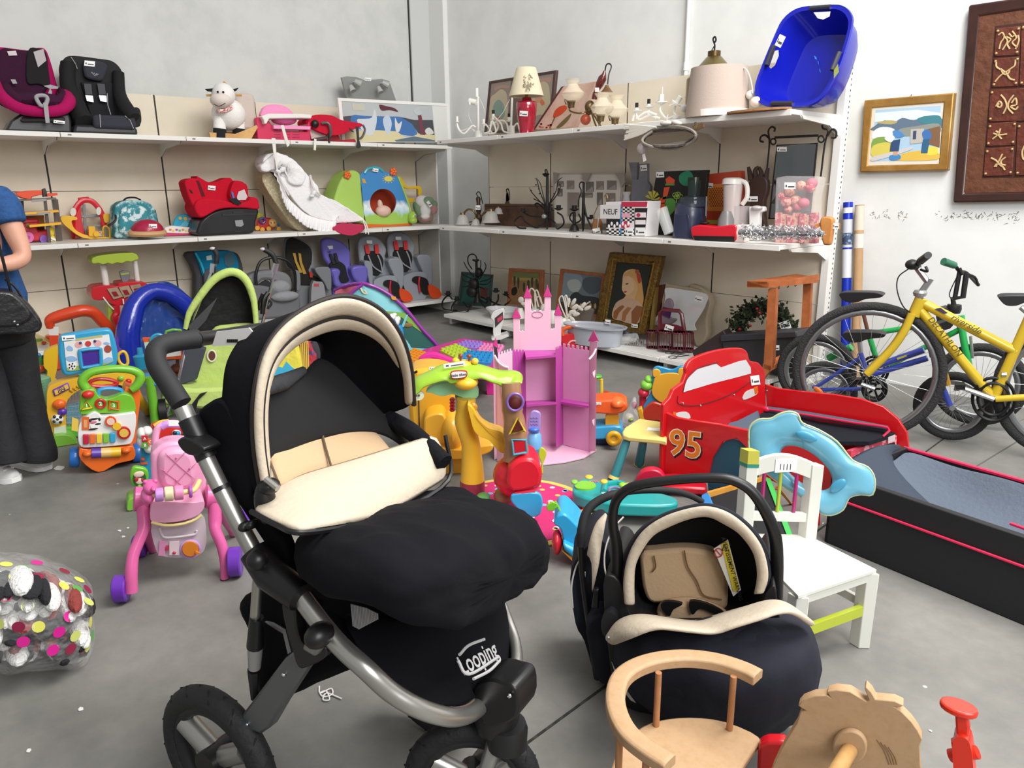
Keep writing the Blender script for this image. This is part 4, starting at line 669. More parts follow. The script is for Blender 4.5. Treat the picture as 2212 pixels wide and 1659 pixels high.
Q('tag',M('#ffffff',.2,alpha=.5),e([(1740,970),(1755,965),(1752,1035),(1738,1038)],-.02,-.018))
one('nail','tiny nail in the wall above the gold framed landscape','nail',Fr(OY(1524,580,WR),NR),bkm,t([(1524,580,0),(1524,580,-.02)],3))
F=Fr(OY(2050,700,WR),NR)
LE=M('#653a22',.6,var=(7,'#4c2413',.45,.3),bump=(25,.4));LE2=M('#5e2612',.6,var=(9,'#451b0d',.45,.3),bump=(25,.4))
T=picture('leather_panel','large dark framed brown leather panel with cream scroll symbols on the right wall',F,[(1872,30),(2420,-50),(2370,1230),(1775,1240)],[(1938,100),(2350,40),(2320,1170),(1845,1180)],'#2d1510',[(LE,[(1938,100),(2350,40),(2320,1170),(1845,1180)]),('#3a1a0c',[(2035,160),(2340,120),(2320,1085),(1955,1090)])],d0=-.05,d1=-.002,frame_mat=M('#2d1510',.3,coat=.3,var=(6,'#3c1e16',.4)),bv=.012)
for(x0,y0,x1,y1),sk in(((2040,172,2185,345),0),((2026,358,2178,535),0),((2004,548,2300,745),0),((1992,755,2160,895),0),((1975,908,2145,1080),0),((2195,150,2320,525),0),((2170,755,2310,1075),0)):
 o=Q('leather_tile',LE2,e([(x0,y0),(x1+6,y0-14),(x1-4,y1-8),(x0-14,y1)],-.045,-.036),bv=.004)
 b=None
 Q('stud',M('#b99a6c',.4,.4),*[sp(x,y,-.047,8)for x,y in((x0+12,y0+18),(x1-6,y0+4),(x1-16,y1-26),(x0+2,y1-18))],par=o)
crm=M('#c2a676',.6)
sy=Q('symbol',crm,*[t([(x,y,-.047)for x,y in pts],4.5,6,4)for pts in([(2055,215),(2080,200),(2090,230),(2070,260),(2060,300)],[(2085,215),(2110,250),(2090,290),(2080,305)],[(2105,225),(2130,240),(2110,270),(2125,300)],[(2140,190),(2165,230),(2140,260),(2170,290)],[(2175,215),(2180,250),(2160,300)],[(2120,205),(2140,225),(2160,210)])])
Q('symbol',crm,*[t([(x,y,-.047)for x,y in pts],5,6,4)for pts in([(2042,380),(2045,410),(2080,430),(2100,440),(2130,420),(2155,400),(2160,365)],[(2095,440),(2060,470),(2035,500)],[(2100,440),(2125,480),(2155,490)],[(2070,420),(2085,450),(2110,455),(2125,430)])])
Q('symbol',crm,*[t([(x,y,-.047)for x,y in pts],5,6,4)for pts in([(2070,580),(2095,610),(2105,650),(2085,695)],[(2150,580),(2120,620),(2115,660),(2145,695)],[(2060,630),(2050,650),(2068,655),(2075,635),(2060,620),(2040,650)],[(2135,630),(2160,600),(2165,640),(2130,650),(2160,670),(2175,650)])])
Q('symbol',crm,*[t([(x,y,-.047)for x,y in pts],5,6,4)for pts in([(2068,785),(2055,820),(2020,850)],[(2025,815),(2060,825),(2108,820)],[(2055,825),(2075,850)],[(2040,800),(2060,815)])])
Q('symbol',crm,*[t([(x,y,-.047)for x,y in pts],5,6,4)for pts in([(2010,965),(2040,980),(2060,1000),(2100,1010)],[(2080,940),(2060,980),(2040,1020)],[(2100,960),(2070,990),(2095,1040)],[(2030,1020),(2050,1000),(2080,1020)])])
Q('symbol',crm,t([(2215,890,-.047),(2200,930,-.047),(2210,975,-.047),(2240,960,-.047)],5,6,4),t([(2220,600,-.047),(2260,640,-.047),(2230,680,-.047)],5,6,4))
zm('o')
b=B()
random.seed(3)
for i in range(120):
 x=random.choice((random.uniform(1880,1960),random.uniform(2020,2205),random.uniform(2020,2205)));y=468+random.gauss(0,5)+(-4 if x<1960 else 0);p=OY(x,y,WR-.0012);a=random.uniform(0,3);l_=random.uniform(.004,.016);v=V(math.cos(a),0,math.sin(a))*l_;w=V(-math.sin(a),0,math.cos(a))*.0025;b.flat([p-v-w,p+v-w*.3,p+v*.7+w])
o=b.out('scuff_marks',M('#6a655e',.9),None,OY(2100,468,WR),fix=False);tag(o,'row of dark scuff marks on the white wall below the framed leather panel','wall marks',kind='stuff')
def leantube(name,label,x0,y0,x1,y1,r,parts):
 f=OY(x1,y1,WR-.13);f.z=.001;tp=OY(x0,y0,WR-.05);F=Fr(f);T=Th(name,label,'cardboard tube',F);d=tp-f
 for nm,m,a0,a1,k in parts:Q(nm,m,lambda b,F:b.tube([f+d*a0,f+d*a1],r*k,20))
 return T
fb=G(1828,778);
T=leantube('poster_tube','tall bright blue roll of wrapping material leaning on the right wall',1832,437,1829,782,.033,[('tube',P_('#1230b0'),.003,1,1),('wrap',M('#d8d8dc',.5),.58,.74,1.02),('wrap',M('#c8ccd8',.5),.75,.905,1.02),('wrap',M('#e4e4e6',.5),.94,.97,1.025)])
Q('picture',M('#3a4a6a',.6,var=(30,'#9ab0c8',.5,.1)),lambda b,F:b.tube([T.F.b+(OY(1832,437,WR-.05)-T.F.b)*.765,T.F.b+(OY(1832,437,WR-.05)-T.F.b)*.83],.0344,20))
leantube('poster_tube','tall brown cardboard tube leaning on the right wall beside the blue roll',1857,443,1853,775,.031,[('tube',M('#b8946c',.7,var=(4,'#ab8860',.4)),.003,1,1),('tape',M('#d4cec6',.6),.76,.84,1.02),('tape',M('#cfc4b4',.6),.86,.995,1.015)])
# ----------------- base shelf, right wall -----------------
zm('g')
iron('chandelier','large black iron chandelier with a twig crown at the left end of the base shelf',FG(350,640,HRB),[la(365,[(230,10),(320,10),(430,14),(520,20),(560,30)],0,12),la(360,[(222,26),(232,28),(240,10)],0,12),sp(385,325,-.02,32,36,.04),sp(345,420,-.02,45,50,.05),sp(330,480,-.03,50,45,.05)],[[(360,540,0),(280,650,-.06),(190,650,-.1),(170,600,-.1),(210,540,-.1)],[(210,630,-.06),(110,620,-.06),(95,560,-.06),(140,510,-.06),(175,540,-.06)],[(380,540,0),(450,610,-.04),(530,560,-.04),(540,500,-.04)],[(390,540,.02),(440,570,.02),(460,530,.02)],[(400,520,.04),(560,590,.06),(600,580,.06),(640,545,.06),(610,510,.06)],[(365,560,0),(300,600,.04),(260,560,.04)]],[(140,498,-.06,15),(210,540,-.1,15),(522,475,-.04,15),(602,502,.06,15),(462,545,.02,14)],[[(340,380,0),(270,350,0),(245,330,0)],[(345,360,0),(290,290,0),(265,240,0)],[(340,400,0),(280,400,0),(255,375,0)],[(390,380,0),(440,290,0),(430,245,0)],[(395,400,0),(470,380,0),(490,350,0)],[(395,420,0),(450,420,0),(480,395,0)],[(380,380,0),(400,270,0),(398,228,0)],[(380,440,0),(430,460,0),(450,500,0)],[(330,430,0),(260,440,0),(240,410,0)]],hook=[(330,300,0),(300,250,0),(300,200,0),(330,180,0),(360,195,0),(375,240,0)],foot=None)
F=FRr(350,600,.16,HRB,NR)
picture('framed_picture','dark teal picture leaning behind the black twig chandelier',F,[(245,320),(490,345),(470,600),(212,625)],[(258,335),(478,358),(460,590),(228,610)],'#3c4a44',[('#2f6a60',[(300,345),(478,358),(465,560),(240,560)]),('#6d3834',[(400,440),(460,450),(450,540),(390,520)])],d0=-.02,bgcol='#27564e')
F=FRr(750,580,.14,HRB,NR)
G2=lambda c,*p:(c,list(p))
dots=[('#33402a',curve2([(x,y),(x+9,y-14),(x+18,y),(x+14,y+h_),(x+4,y+h_)],2))for x,y,h_ in((660,370,60),(690,380,70),(735,420,60),(770,400,70),(800,380,60),(835,390,60),(850,430,40))]
picture('framed_painting','small wooden framed painting of a crowd in a green field on the base shelf',F,[(622,292),(895,308),(885,590),(605,580)],[(650,318),(865,330),(855,575),(635,570)],'#a8663c',[G2('#6d7040',(650,318),(865,330),(863,370),(648,380)),G2('#a08c48',(648,365),(862,375),(862,392),(648,390)),G2('#8f6a40',(648,390),(862,392),(855,575),(635,570))]+dots+[('#16140f',curve2([(645,460),(680,440),(690,480),(670,510),(645,500)],3))],d0=-.025,bgcol='#59602f',frame_mat=wood('#a8653c','#93542f'))
F=FRr(1200,660,.16,HRB,NR)
picture('framed_painting','wooden framed stormy cloud painting leaning next to the gold portrait',F,[(1032,298),(1400,342),(1370,690),(990,660)],[(1060,325),(1360,360),(1330,660),(1020,640)],'#a5633c',[('#7d8e96',curve2([(1060,330),(1200,350),(1200,450),(1120,520),(1040,500)],3)),('#a9b0ac',curve2([(1090,400),(1160,380),(1200,420),(1170,480),(1110,470)],3)),('#4a555c',curve2([(1230,370),(1350,370),(1345,470),(1270,500),(1210,440)],3)),('#2c3234',curve2([(1110,520),(1160,480),(1210,510),(1300,520),(1345,540),(1340,600),(1120,590)],3)),G2('#3c3428',(1030,560),(1340,580),(1330,660),(1020,640))]+[('#c2a06a',curve2([(x,590),(x+12,570),(x+22,595),(x+15,615),(x+4,612)],2))for x in range(1110,1320,38)],d0=-.025,bgcol='#66757c',frame_mat=wood('#a8653c','#93542f'))
F=FRr(1570,770,.2,HRB,NR)
T=picture('framed_portrait','ornate gold framed portrait of a fair haired girl on dark green',F,[(1420,165),(1838,200),(1695,822),(1300,750)],[(1480,245),(1760,270),(1650,760),(1400,690)],'#8a6a30',[('#d0a878',curve2([(1540,330),(1600,300),(1660,320),(1680,400),(1690,520),(1680,640),(1640,740),(1560,715),(1450,690),(1470,580),(1540,530),(1560,480),(1530,420)],4)),('#c89a5a',curve2([(1545,340),(1610,305),(1665,330),(1685,430),(1695,560),(1650,640),(1620,560),(1650,450),(1610,370),(1560,360)],4)),('#d8b48c',curve2([(1540,370),(1590,360),(1620,420),(1610,480),(1560,505),(1528,470),(1525,430)],4)),('#c2a088',curve2([(1470,580),(1550,530),(1620,540),(1680,580),(1690,640),(1640,740),(1480,690)],4)),('#8f5a34',[(1458,640),(1500,600),(1530,585),(1545,600),(1500,650),(1480,700),(1455,690)]),('#a06a3c',[(1530,640),(1570,600),(1600,610),(1560,670),(1550,715),(1520,708)]),('#8a5630',[(1600,640),(1640,590),(1690,600),(1680,660),(1640,740),(1600,730)]),('#c4a284',[(1560,560),(1600,545),(1630,560),(1600,590),(1570,590)]),('#b0402a',curve2([(1640,330),(1670,345),(1675,400),(1655,410)],3)),('#a0563a',curve2([(1630,310),(1655,305),(1660,330),(1635,335)],3)),('#5a3c28',curve2([(1553,415),(1572,410),(1575,418),(1556,424)],2)),('#a8443a',curve2([(1540,478),(1560,474),(1558,486),(1542,488)],2))],d0=-.06,d1=.0,bgcol='#20261c',frame_mat=M('#8a6a2c',.35,.55,var=(40,'#5c4216',.42),bump=(60,.8)),bv=.012)
Q('inner_frame',M('#a8843c',.35,.6,var=(60,'#6a4e1c',.45)),lambda b,F:b.tube([F.p(x,y,-.05)for x,y in((1458,220),(1785,245),(1668,782),(1378,705))],.012,8,True));price(T,1625,752,-.064,50,28,.1)
pw=P_('#dcdcde')
def bath(cx,cy,rx,ry,dep,kx=.72):
 def f(b,F):
  c=F.p(cx,cy,0);L=[]
  for k,z in((kx*.95,-dep),(.9,-.012),(1.0,-.012),(1.02,0),(.95,.0),(.9,-.02),(kx*.9,-dep+.01)):L.append([c+F.r*(rx*k*math.cos(a*.2094))+F.n*(ry*k*math.sin(a*.2094)*(1+.1*math.cos(a*.2094)))+Zv*z for a in range(30)])
  b.loft(L)
 return f
one('baby_bath','white plastic baby bath on the base shelf left of the pink castle','baby bath',FG(580,690,HRB,NR),pw,bath(575,612,.2,.15,.08))
T=Th('toy_scale','white toy supermarket scanner with pink display standing on the floor','toy',FG(540,905,0));Q('stand',P_('#d6d4d2'),e(curve2([(480,690),(500,640),(560,615),(590,625),(580,720),(560,790),(555,850),(500,830),(500,720)],3),-.02,.03),bv=.006);Q('screen',P_('#3a3638'),e([(512,690),(575,640),(580,700),(515,765)],-.026,-.02));Q('digits',P_('#c04058'),e([(530,695),(572,665),(573,700),(535,725)],-.028,-.026));Q('base',P_('#d6d4d2'),e([(485,850),(610,815),(625,835),(560,862),(490,868)],-.08,.05));Q('rod',M('#3c3a3a',.4,.5),t([(545,860,0),(548,N,0)],8));Q('cap',P_('#b8b6b4'),la(548,[(895,14),(N,30)],0,12))
for i,(cx,cy,lab)in enumerate(((800,690,'white metal flower ceiling light behind the left castle tower'),(1090,750,'white metal leaf ceiling light between the pink castle and the grey tub'))):
 T=Th('flower_lamp',lab,'lamp',FRr(cx,cy-30,.42+.1*i,HRB));dx=cx-800 if i==0 else cx-1090
 ws=M('#d9d4c8',.45)
 if i==0:
  for pts in([(820,620,0),(790,500,0),(800,455,0),(830,480,0),(860,600,0)],[(840,620,0),(830,500,0),(850,470,0),(880,560,0),(900,600,0)],[(830,630,0),(840,540,0),(870,520,0),(890,580,0)],[(800,640,0),(740,590,0),(720,560,0)]):Q('arm',ws,t(pts,6,6,5))
  Q('leaf',ws,sp(720,545,0,28,25,.01,tilt=.4),sp(895,610,0,20,35,.02,tilt=-.2),sp(740,575,-.02,25,15,.01));Q('base',ws,la(830,[(615,30),(640,60),(N,62)],0,16));o=Q('glass_shade',M('#e0dcd4',.4),la(715,[(610,18),(640,30),(690,38)],-.02,14),la(770,[(620,14),(640,20),(670,24)],.03,12))
 else:
  for pts in([(1080,690,0),(1040,600,0),(1025,540,0),(1050,515,0),(1070,580,0),(1090,680,0)],[(1090,690,0),(1080,570,0),(1070,520,0),(1085,515,0),(1100,600,0)],[(1090,690,0),(1150,620,0),(1190,600,0)],[(1080,700,0),(1110,650,0),(1150,660,0)],[(1070,700,0),(1010,660,0),(980,640,0)],[(1090,690,0),(1240,580,.06),(1270,560,.06)]):Q('arm',ws,t(pts,6,6,5))
  Q('leaf',ws,*[sp(x,y,0,34,16,.008,tilt=q)for x,y,q in((1140,560,1),(1150,600,.6),(1190,610,-.5),(1160,660,.3),(1130,700,-.7),(1215,590,.9),(1100,560,1.4),(1250,610,.5),(1130,640,.2))]);Q('glass_shade',M('#e0dcd4',.4),la(975,[(630,22),(660,30),(700,34),(730,30)],-.02,14),la(1060,[(690,18),(720,40),(750,46)],-.05,14));Q('base',ws,la(1110,[(690,30),(720,50),(N,52)],.03,16))
one('stone_ornament','low rounded grey ornament in front of the cloud painting','ornament',FRr(1230,695,.35,HRB),M('#6f665e',.7),e(curve2([(1180,620),(1220,600),(1285,620),(1285,660),(1240,N),(1190,690)],3),-.02,.02),bv=.006)
T=Th('wash_tub','large oval pale grey plastic tub on the base shelf beside the castle','tub',FG(1330,895,HRB));Q('tub',P_('#aeb4bd'),bath(1305,745,.285,.15,.175,.86),);price(T,1410,720,.12,44,34,.15)
T=Th('toy_case','red toy tool case with orange handle behind the pink castle','toy',FG(1170,1000,0));Q('case',P_('#c41c28'),e([(1040,825),(1290,792),(1265,N),(1050,N)],-.01,.12),bv=.008);Q('handle',P_('#d95a2a'),t([(1055,830,0),(1050,790,0),(1090,765,0),(1140,762,0),(1160,790,0),(1160,825,0)],16,8,4));Q('hinge',P_('#e0a8a0'),e([(1265,800),(1290,795),(1240,900),(1220,900)],-.015,-.01),ring(1140,910,-.015,45,40,7));
F=FRr(2010,790,.2,HRB,NR)
T=Th('mirror','curved frameless wall mirror leaning at the right of the gold portrait','mirror',F);Q('glass',M('#dcdedb',.15,.1,coat=.6),e(curve2([(1875,450),(2020,465),(2195,500),(2190,580),(2150,660),(2100,740),(2090,790),(1780,740),(1800,680),(1850,600),(1870,520)],4),-.008,0));Q('backing',M('#a89a80',.7),e(curve2([(1865,430),(1900,420),(2010,440),(2100,455),(2160,500),(2100,700),(1860,640)],4),.01,.03));price(T,2135,537,-.01,62,42,.2)  # white glass colour stands in for the bright reflection in the mirror
one('framed_picture','dark red framed picture edge behind the curved mirror','picture',FRr(1820,780,.18,HRB,NR),wood('#4a1c14'),e([(1800,430),(1868,420),(1790,760),(1700,750)],-.02,.0));
one('gold_board','thin gold edged board leaning beside the gold portrait','picture',FRr(1770,740,.22,HRB,NR),M('#a08448',.4,.5),e([(1788,410),(1796,412),(1760,N),(1745,740)],-.02,.02))
one('cloth_bundle','beige cloth bundle slumped behind the burgundy basket','cloth',FRr(2140,850,.08,HRB,NR),K_('#b3a48e'),ec([(2050,440),(2110,430),(2180,470),(2230,560),(2200,700),(2200,830),(2120,N),(2080,780),(2120,640)],-.03,.04),bv=.02)
T=Th('bottle_basket','burgundy plastic bottle carrier basket with tall handle on the base shelf','basket',FG(1900,950,HRB));bu=P_('#5e1a26')
for cx,cy,dd,r in((1765,790,.02,45),(1870,790,-.04,55),(1980,800,-.06,55),(2055,800,.05,40)):
 Q('cup',bu,*[la(cx,[(y,r),(y+12,r+3),(y+14,r),(y,r-3)],dd,18)for y in(cy,cy+130)],*[t([(cx+r*math.cos(a),cy,dd+F.s(r)*math.sin(a)),(cx+r*math.cos(a)*.95,cy+145,dd+F.s(r)*math.sin(a))],3,5)for a in[i*.449 for i in range(14)]])
Q('handle',bu,t([(1830,790,0),(1825,650,0),(1850,625,0),(1980,632,0),(2000,660,0),(2020,790,0)],16,8));Q('panel',bu,e(curve2([(1800,790),(1815,745),(1870,735),(1960,745),(2010,770),(2020,800),(1810,800)],3),-.01,.0));price(T,1900,770,-.014,70,46,.3);
T=Th('purple_shoe','purple and black sandal leaning inside the burgundy basket','shoe',FRr(1880,770,.3,HRB));Q('sole',M('#7a6a74',.6),e(curve2([(1870,545),(1910,540),(1930,590),(1900,680),(1960,700),(1900,745),(1790,750),(1830,650)],3),-.0,.03),bv=.008);Q('strap',P_('#4a1c52'),e([(1850,600),(1920,620),(1905,690),(1840,660)],-.012,.0))
T=Th('glass_jar','clear glass jar and metal strainer lying on the base shelf','jar',FG(1600,905,HRB));Q('jar',glass,t([(1520,860,0),(1640,850,0)],[45,40],18));Q('mesh',M('#77786c',.4,.7),*[t([(1550+i*18,905,-.03),(1570+i*16,860+random.uniform(-15,15),0),(1600+i*12,890,-.03)],3,5,3)for i in range(9)]);Q('lid',M('#3a3c40',.5),sp(1560,810,.05,40,26,.04),sp(1620,825,.05,26,28,.03))
for i,(pts,lab)in enumerate((([(1900,965),(1940,960),(1890,955)],'black wire candle stand near the edge of the base shelf'),([(1930,1000),(1960,985)],'black wire stand lying at the front edge of the base shelf'))):
 T=Th('wire_stand',lab,'stand',FG(1920+20*i,972+38*i,HRB));Q('ring',bkm,ring(1905+i*25,965+i*35,-.02+i*.01,35,9,3,16,5));Q('rod',bkm,t([(1895,940,0),(1910,900,0),(1895,880,0)]if not i else[(1960,1000,0),(2060,985,.02)],4,5),t([(1930,958,-.01),(2080,966,.0)],3,5)if not i else t([(1930,1012,0),(2000,975,0)],3,5))
zm('h')
one('brown_case','dark brown case tipped against the black planter','case',FRr(370,690,.5,HRB),M('#2b1c1c',.6),e([(255,650),(440,525),(462,560),(440,640),(380,N),(280,N)],-.02,.1),bv=.006)
T=Th('planter','big black rectangular plastic planter trough on the base shelf','planter',FRr(600,712,.5,HRB,NR));Q('box',M('#2b2b2f',.5),e([(432,590),(860,560),(850,N),(450,700)],-.02,.16),bv=.01);Q('rim',M('#333338',.45),e([(422,555),(870,530),(872,570),(425,592)],-.035,.175),bv=.008);price(T,752,628,-.022,36,30)
T=Th('christmas_wreath','dark green artificial christmas wreath with red berries resting on the planter','wreath',Fr(OY(660,540,-.28),NR))
def wreath(b,F):
 for i in range(1500):
  a=random.uniform(-.25,3.4);r=random.gauss(1,.16);x=675-150*r*math.cos(a);y=530-150*r*math.sin(a)*.95;p=F.p(x,y,random.uniform(-.05,.05));v=V(random.uniform(-1,1),random.uniform(-1,1),random.uniform(-1,1)).normalized()*random.uniform(.025,.045);w=v.orthogonal().normalized()*.01;b.c=random.choice((0,0,1))
  if p.z<F.b.z:p.z=F.b.z+.03
  b.flat([p,p+v*.5+w,p+v,p+v*.5-w])
wo=Q('foliage',[M('#1f2a18',.8),M('#3a4426',.8)],wreath,fix=False);wo['kind']='stuff'
Q('hoop',M('#241d12',.8),t([(675-150*math.cos(a),530-142*math.sin(a),0)for a in[i*.3 for i in range(11)]],18,8))
for x,y in((655,425),(538,520),(640,400),(600,500)):Q('berry',P_('#a81420'),sp(x,y,-.06,9))
price(T,805,497,-.05,62,48,-.3)
T=Th('wood_stand','tall narrow orange pine stand with hooks standing on the base shelf','stand',FRr(760,765,.64,HRB));pn=wood('#b4683a','#9c5428')
Q('leg',pn,e([(705,285),(752,280),(730,745),(672,N)],-.02,.03));Q('leg',pn,e([(912,240),(958,235),(940,640),(890,650)],.3,.34));
def sbox(b,F):
 P=[F.p(582,238,-.05),F.p(710,245,-.05),F.p(1000,215,.3),F.p(870,195,.35)];b.prism(P,V(0,0,-.035))
Q('top',pn,sbox);Q('rail',pn,lambda b,F:b.prism([F.p(582,236,-.05),F.p(700,240,-.05),F.p(700,278,-.05),F.p(582,275,-.05)],F.n*.02),lambda b,F:b.prism([F.p(710,250,-.04),F.p(1000,196,.3),F.p(1000,232,.3),F.p(710,280,-.04)],F.n*.02));Q('foot_rail',pn,lambda b,F:b.prism([F.p(672,748,-.02),F.p(720,765,-.02),F.p(940,650,.32),F.p(890,640,.32)],V(0,0,.03)))
for x,y,d in((770,275,.02),(825,265,.12),(870,258,.2)):Q('hook',bkm,t([(x,y-8,d),(x,y+5,d),(x-6,y+10,d),(x-10,y+4,d)],2.5,5))
# ----------------- base level along the left wall -----------------
zm('b')
T=Th('market_stall','toy market stall with lime awning red counter and grey scale','toy stall',FL(1000,1300,.5,HLB))
lime=P_('#a3b83a');red=P_('#c41c26');wpl=P_('#ddd8d2')
Q('awning',lime,e(curve2([(790,700),(900,672),(1130,655),(1180,690),(1180,715),(1150,722),(1120,735),(1080,730),(1040,748),(1000,740),(960,755),(920,745),(880,758),(840,745),(790,750)],2),-.12,.14),bv=.012)
Q('post',wpl,la(880,[(755,24),(945,26)],0,14));Q('post',wpl,la(1150,[(725,20),(905,22)],.06,14))
Q('scale',P_('#6f7078'),e([(1018,820),(1050,808),(1112,815),(1110,880),(1080,915),(1045,915)],.0,.04),bv=.006,label='grey weighing scale');Q('dial',P_('#9aaa3c'),e([(1032,832),(1100,824),(1104,838),(1034,848)],-.004,0))
Q('counter',red,e(curve2([(790,960),(900,935),(1010,940),(1020,915),(1190,905),(1255,920),(1250,960),(1160,1090),(960,1100),(930,1060),(800,1055)],3),-.1,.16),bv=.012)
for i in range(3):o=Q('crate',wood('#b09a80','#8f7a62'),e([(915+i*98,965-i*14),(1000+i*98,950-i*14),(1050+i*90,1030-i*14),(970+i*90,1055-i*14)],-.115,-.1));Q('slot',P_('#8a1c20'),e([(950+i*95,990-i*14),(990+i*95,985-i*14),(1015+i*92,1025-i*14),(975+i*92,1030-i*14)],-.118,-.115),par=o)
Q('hook',wpl,t([(880,1035,-.11),(930,1100,-.12),(970,1140,-.12)],6),t([(1050,1050,-.11),(1055,1095,-.12)],6));Q('stand',lime,e([(920,1090),(990,1100),(1000,1250),(1010,N),(930,N)],-.05,.1),bv=.01);Q('leg',red,t([(990,1100,-.08),(1000,1170,-.08),(980,1200,-.08),(1010,1280,-.08)],[30,26,30,28],8,3))
F=FG(1300,1640,0)
T=Th('inflatable_boat','big deep blue inflatable dinghy standing on end against the left shelving','inflatable boat',F)
bl_=M('#0f2aa0',.22,coat=.3,bump=(9,.35));Q('tube',bl_,t([(1120,N,.0),(1090,1400,.0),(1110,1250,.02),(1170,1080,.08),(1300,985,.14),(1450,1010,.18),(1600,1120,.22),(1700,1300,.26),(1740,1500,.26)],[100,98,92,80,70,75,80,80,80],16,6),ss=1)
def crinkle(b,F):
 for i in range(21):
  row=[]
  for j in range(21):
   x=1130+530*j/20;y=1020+640*i/20-180*math.sin(math.pi*min(1,j/20))*(1-i/20)+60*(1-i/20);row.append(F.p(x,y,.12+.2*j/20+random.uniform(-.018,.018)))
  b.v+=row
 for i in range(20):
  for j in range(20):k=i*21+j;b.face((k,k+1,k+22,k+21))
Q('floor_sheet',M('#2a4a94',.18,coat=.4),crinkle,ss=1)
T=Th('toy_workbench','orange plastic arch of a toy bench with white side panel behind the blue play board','toy',FG(620,1640,0));orr=P_('#d6431e')
Q('arch',orr,t([(430,1300,0),(425,1240,0),(470,1210,0),(600,1170,0),(710,1150,0),(800,1170,.02),(870,1240,.04),(930,1300,.05),(960,1400,.05)],[30,42,48,52,50,50,50,48,46],10,5));Q('panel',wpl,e([(410,1290),(500,1285),(500,1360),(420,1360)],-.02,.03));Q('leg',orr,e([(420,1350),(510,1350),(520,N),(430,N)],-.02,.04),bv=.01);Q('leg',orr,e([(890,1380),(980,1380),(990,N),(900,N)],.03,.08),bv=.01)
T=Th('toy_bucket','orange plastic bucket beside the white panel of the orange arch','bucket',FG(450,1560,0));Q('body',P_('#de5a28'),la(455,[(1355,60),(1370,62),(1480,45),(N,42)],0,18))
T=Th('toy_boat','pale yellow toy boat with blue hull beside the dark trousers','toy',FG(310,1600,0));Q('hull',P_('#2e7cc4'),e([(215,1455),(430,1470),(400,1560),(230,1560)],-.06,.1),bv=.01);Q('deck',P_('#d9c474'),e(curve2([(205,1390),(280,1365),(350,1385),(430,1430),(425,1485),(300,1480),(215,1450)],3),-.07,.1),bv=.015);Q('stand',P_('#c9b86a'),e([(260,1550),(370,1550),(380,N),(250,N)],-.03,.05));Q('trim',[P_('#6a9a3a'),P_('#c43a2a')],sp(330,1400,-.08,30,12,.02),1,sp(375,1425,-.08,18,14,.02))
zm('i')
T=Th('activity_stand','small green activity toy with orange and red buttons beside the dark trousers','toy',FG(310,760,0));Q('frame',P_('#3f8f4a'),e([(240,500),(355,510),(370,570),(365,600),(250,580)],-.03,.05),e([(255,590),(400,600),(395,N),(265,N)],.0,.08),bv=.01);Q('knob',P_('#d9562a'),sp(262,500,-.03,20),sp(345,618,-.04,34));Q('knob',P_('#3a86c0'),sp(328,500,-.03,18));Q('knob',P_('#b81c2c'),sp(295,645,-.05,20));Q('tray',P_('#d8d4d0'),sp(340,675,-.03,50,14,.04))
T=Th('toy_slide','yellow and orange plastic toy at the left edge behind the legs','toy',FG(40,1020,0));Q('body',P_('#e0ac1e'),e(curve2([(-40,700),(0,710),(30,800),(80,920),(60,960),(-40,940)],3),-.05,.15),bv=.02);Q('base',P_('#d86a28'),e([(-40,930),(60,950),(105,1000),(95,N),(-40,N)],-.06,.15),bv=.015)
T=Th('toy_tray','purple rim of a low toy behind the person','toy',FG(80,1100,0));Q('rim',P_('#5a2a86'),e(curve2([(30,1040),(110,1010),(125,1070),(100,N),(20,N)],3),-.05,.12),bv=.01)
T=Th('toy_barrel','mint green ribbed plastic toy post with a round hole','toy',FG(345,1110,0));Q('body',P_('#7fb58c'),la(345,[(690,60),(700,72),(900,68),(1060,62),(N,65)],0,20));Q('hole',black,sp(365,960,-.11,32,50,.02));Q('ribs',P_('#6fa57c'),*[t([(320,740+i*22,-.125),(345,748+i*22,-.13),(375,740+i*22,-.125)],5,5)for i in range(5)])
T=Th('toy_goal','yellow plastic post of a toy stand left of the blue play board','toy',FG(440,780,0));Q('post',P_('#e3b825'),e(curve2([(375,500),(400,460),(480,425),(495,440),(490,600),(470,690),(470,720),(400,710),(405,640),(375,600)],3),.0,.08),bv=.015);Q('base',P_('#d8d4c8'),e([(415,715),(485,712),(485,N),(415,N)],.0,.08),bv=.01)
T=Th('play_board','yellow arch sports play centre with a blue framed score board and net','toy',FG(700,1200,0))
yb=P_('#e0ae2c');bb=P_('#2f97c4')
Q('board',bb,e(curve2([(500,380),(520,340),(600,320),(880,280),(950,295),(980,360),(1005,480),(1000,560),(960,610),(720,650),(590,680),(530,650),(500,500)],3),-.03,.04),bv=.015)
Q('picture',[M('#dcdcda',.5),M('#d8a0a0',.5),M('#b8b070',.5),M('#8fae58',.5)],e([(545,390),(930,325),(965,555),(870,590),(600,640),(570,620)],-.034,-.03),1,disc(672,415,-.0355,-.03,34,28),disc(833,402,-.0355,-.03,34,28),2,e([(640,365),(870,330),(875,348),(645,382)],-.0355,-.03),3,e(curve2([(580,605),(680,590),(870,565),(960,545),(960,560),(870,592),(600,640)],3),-.035,-.03))
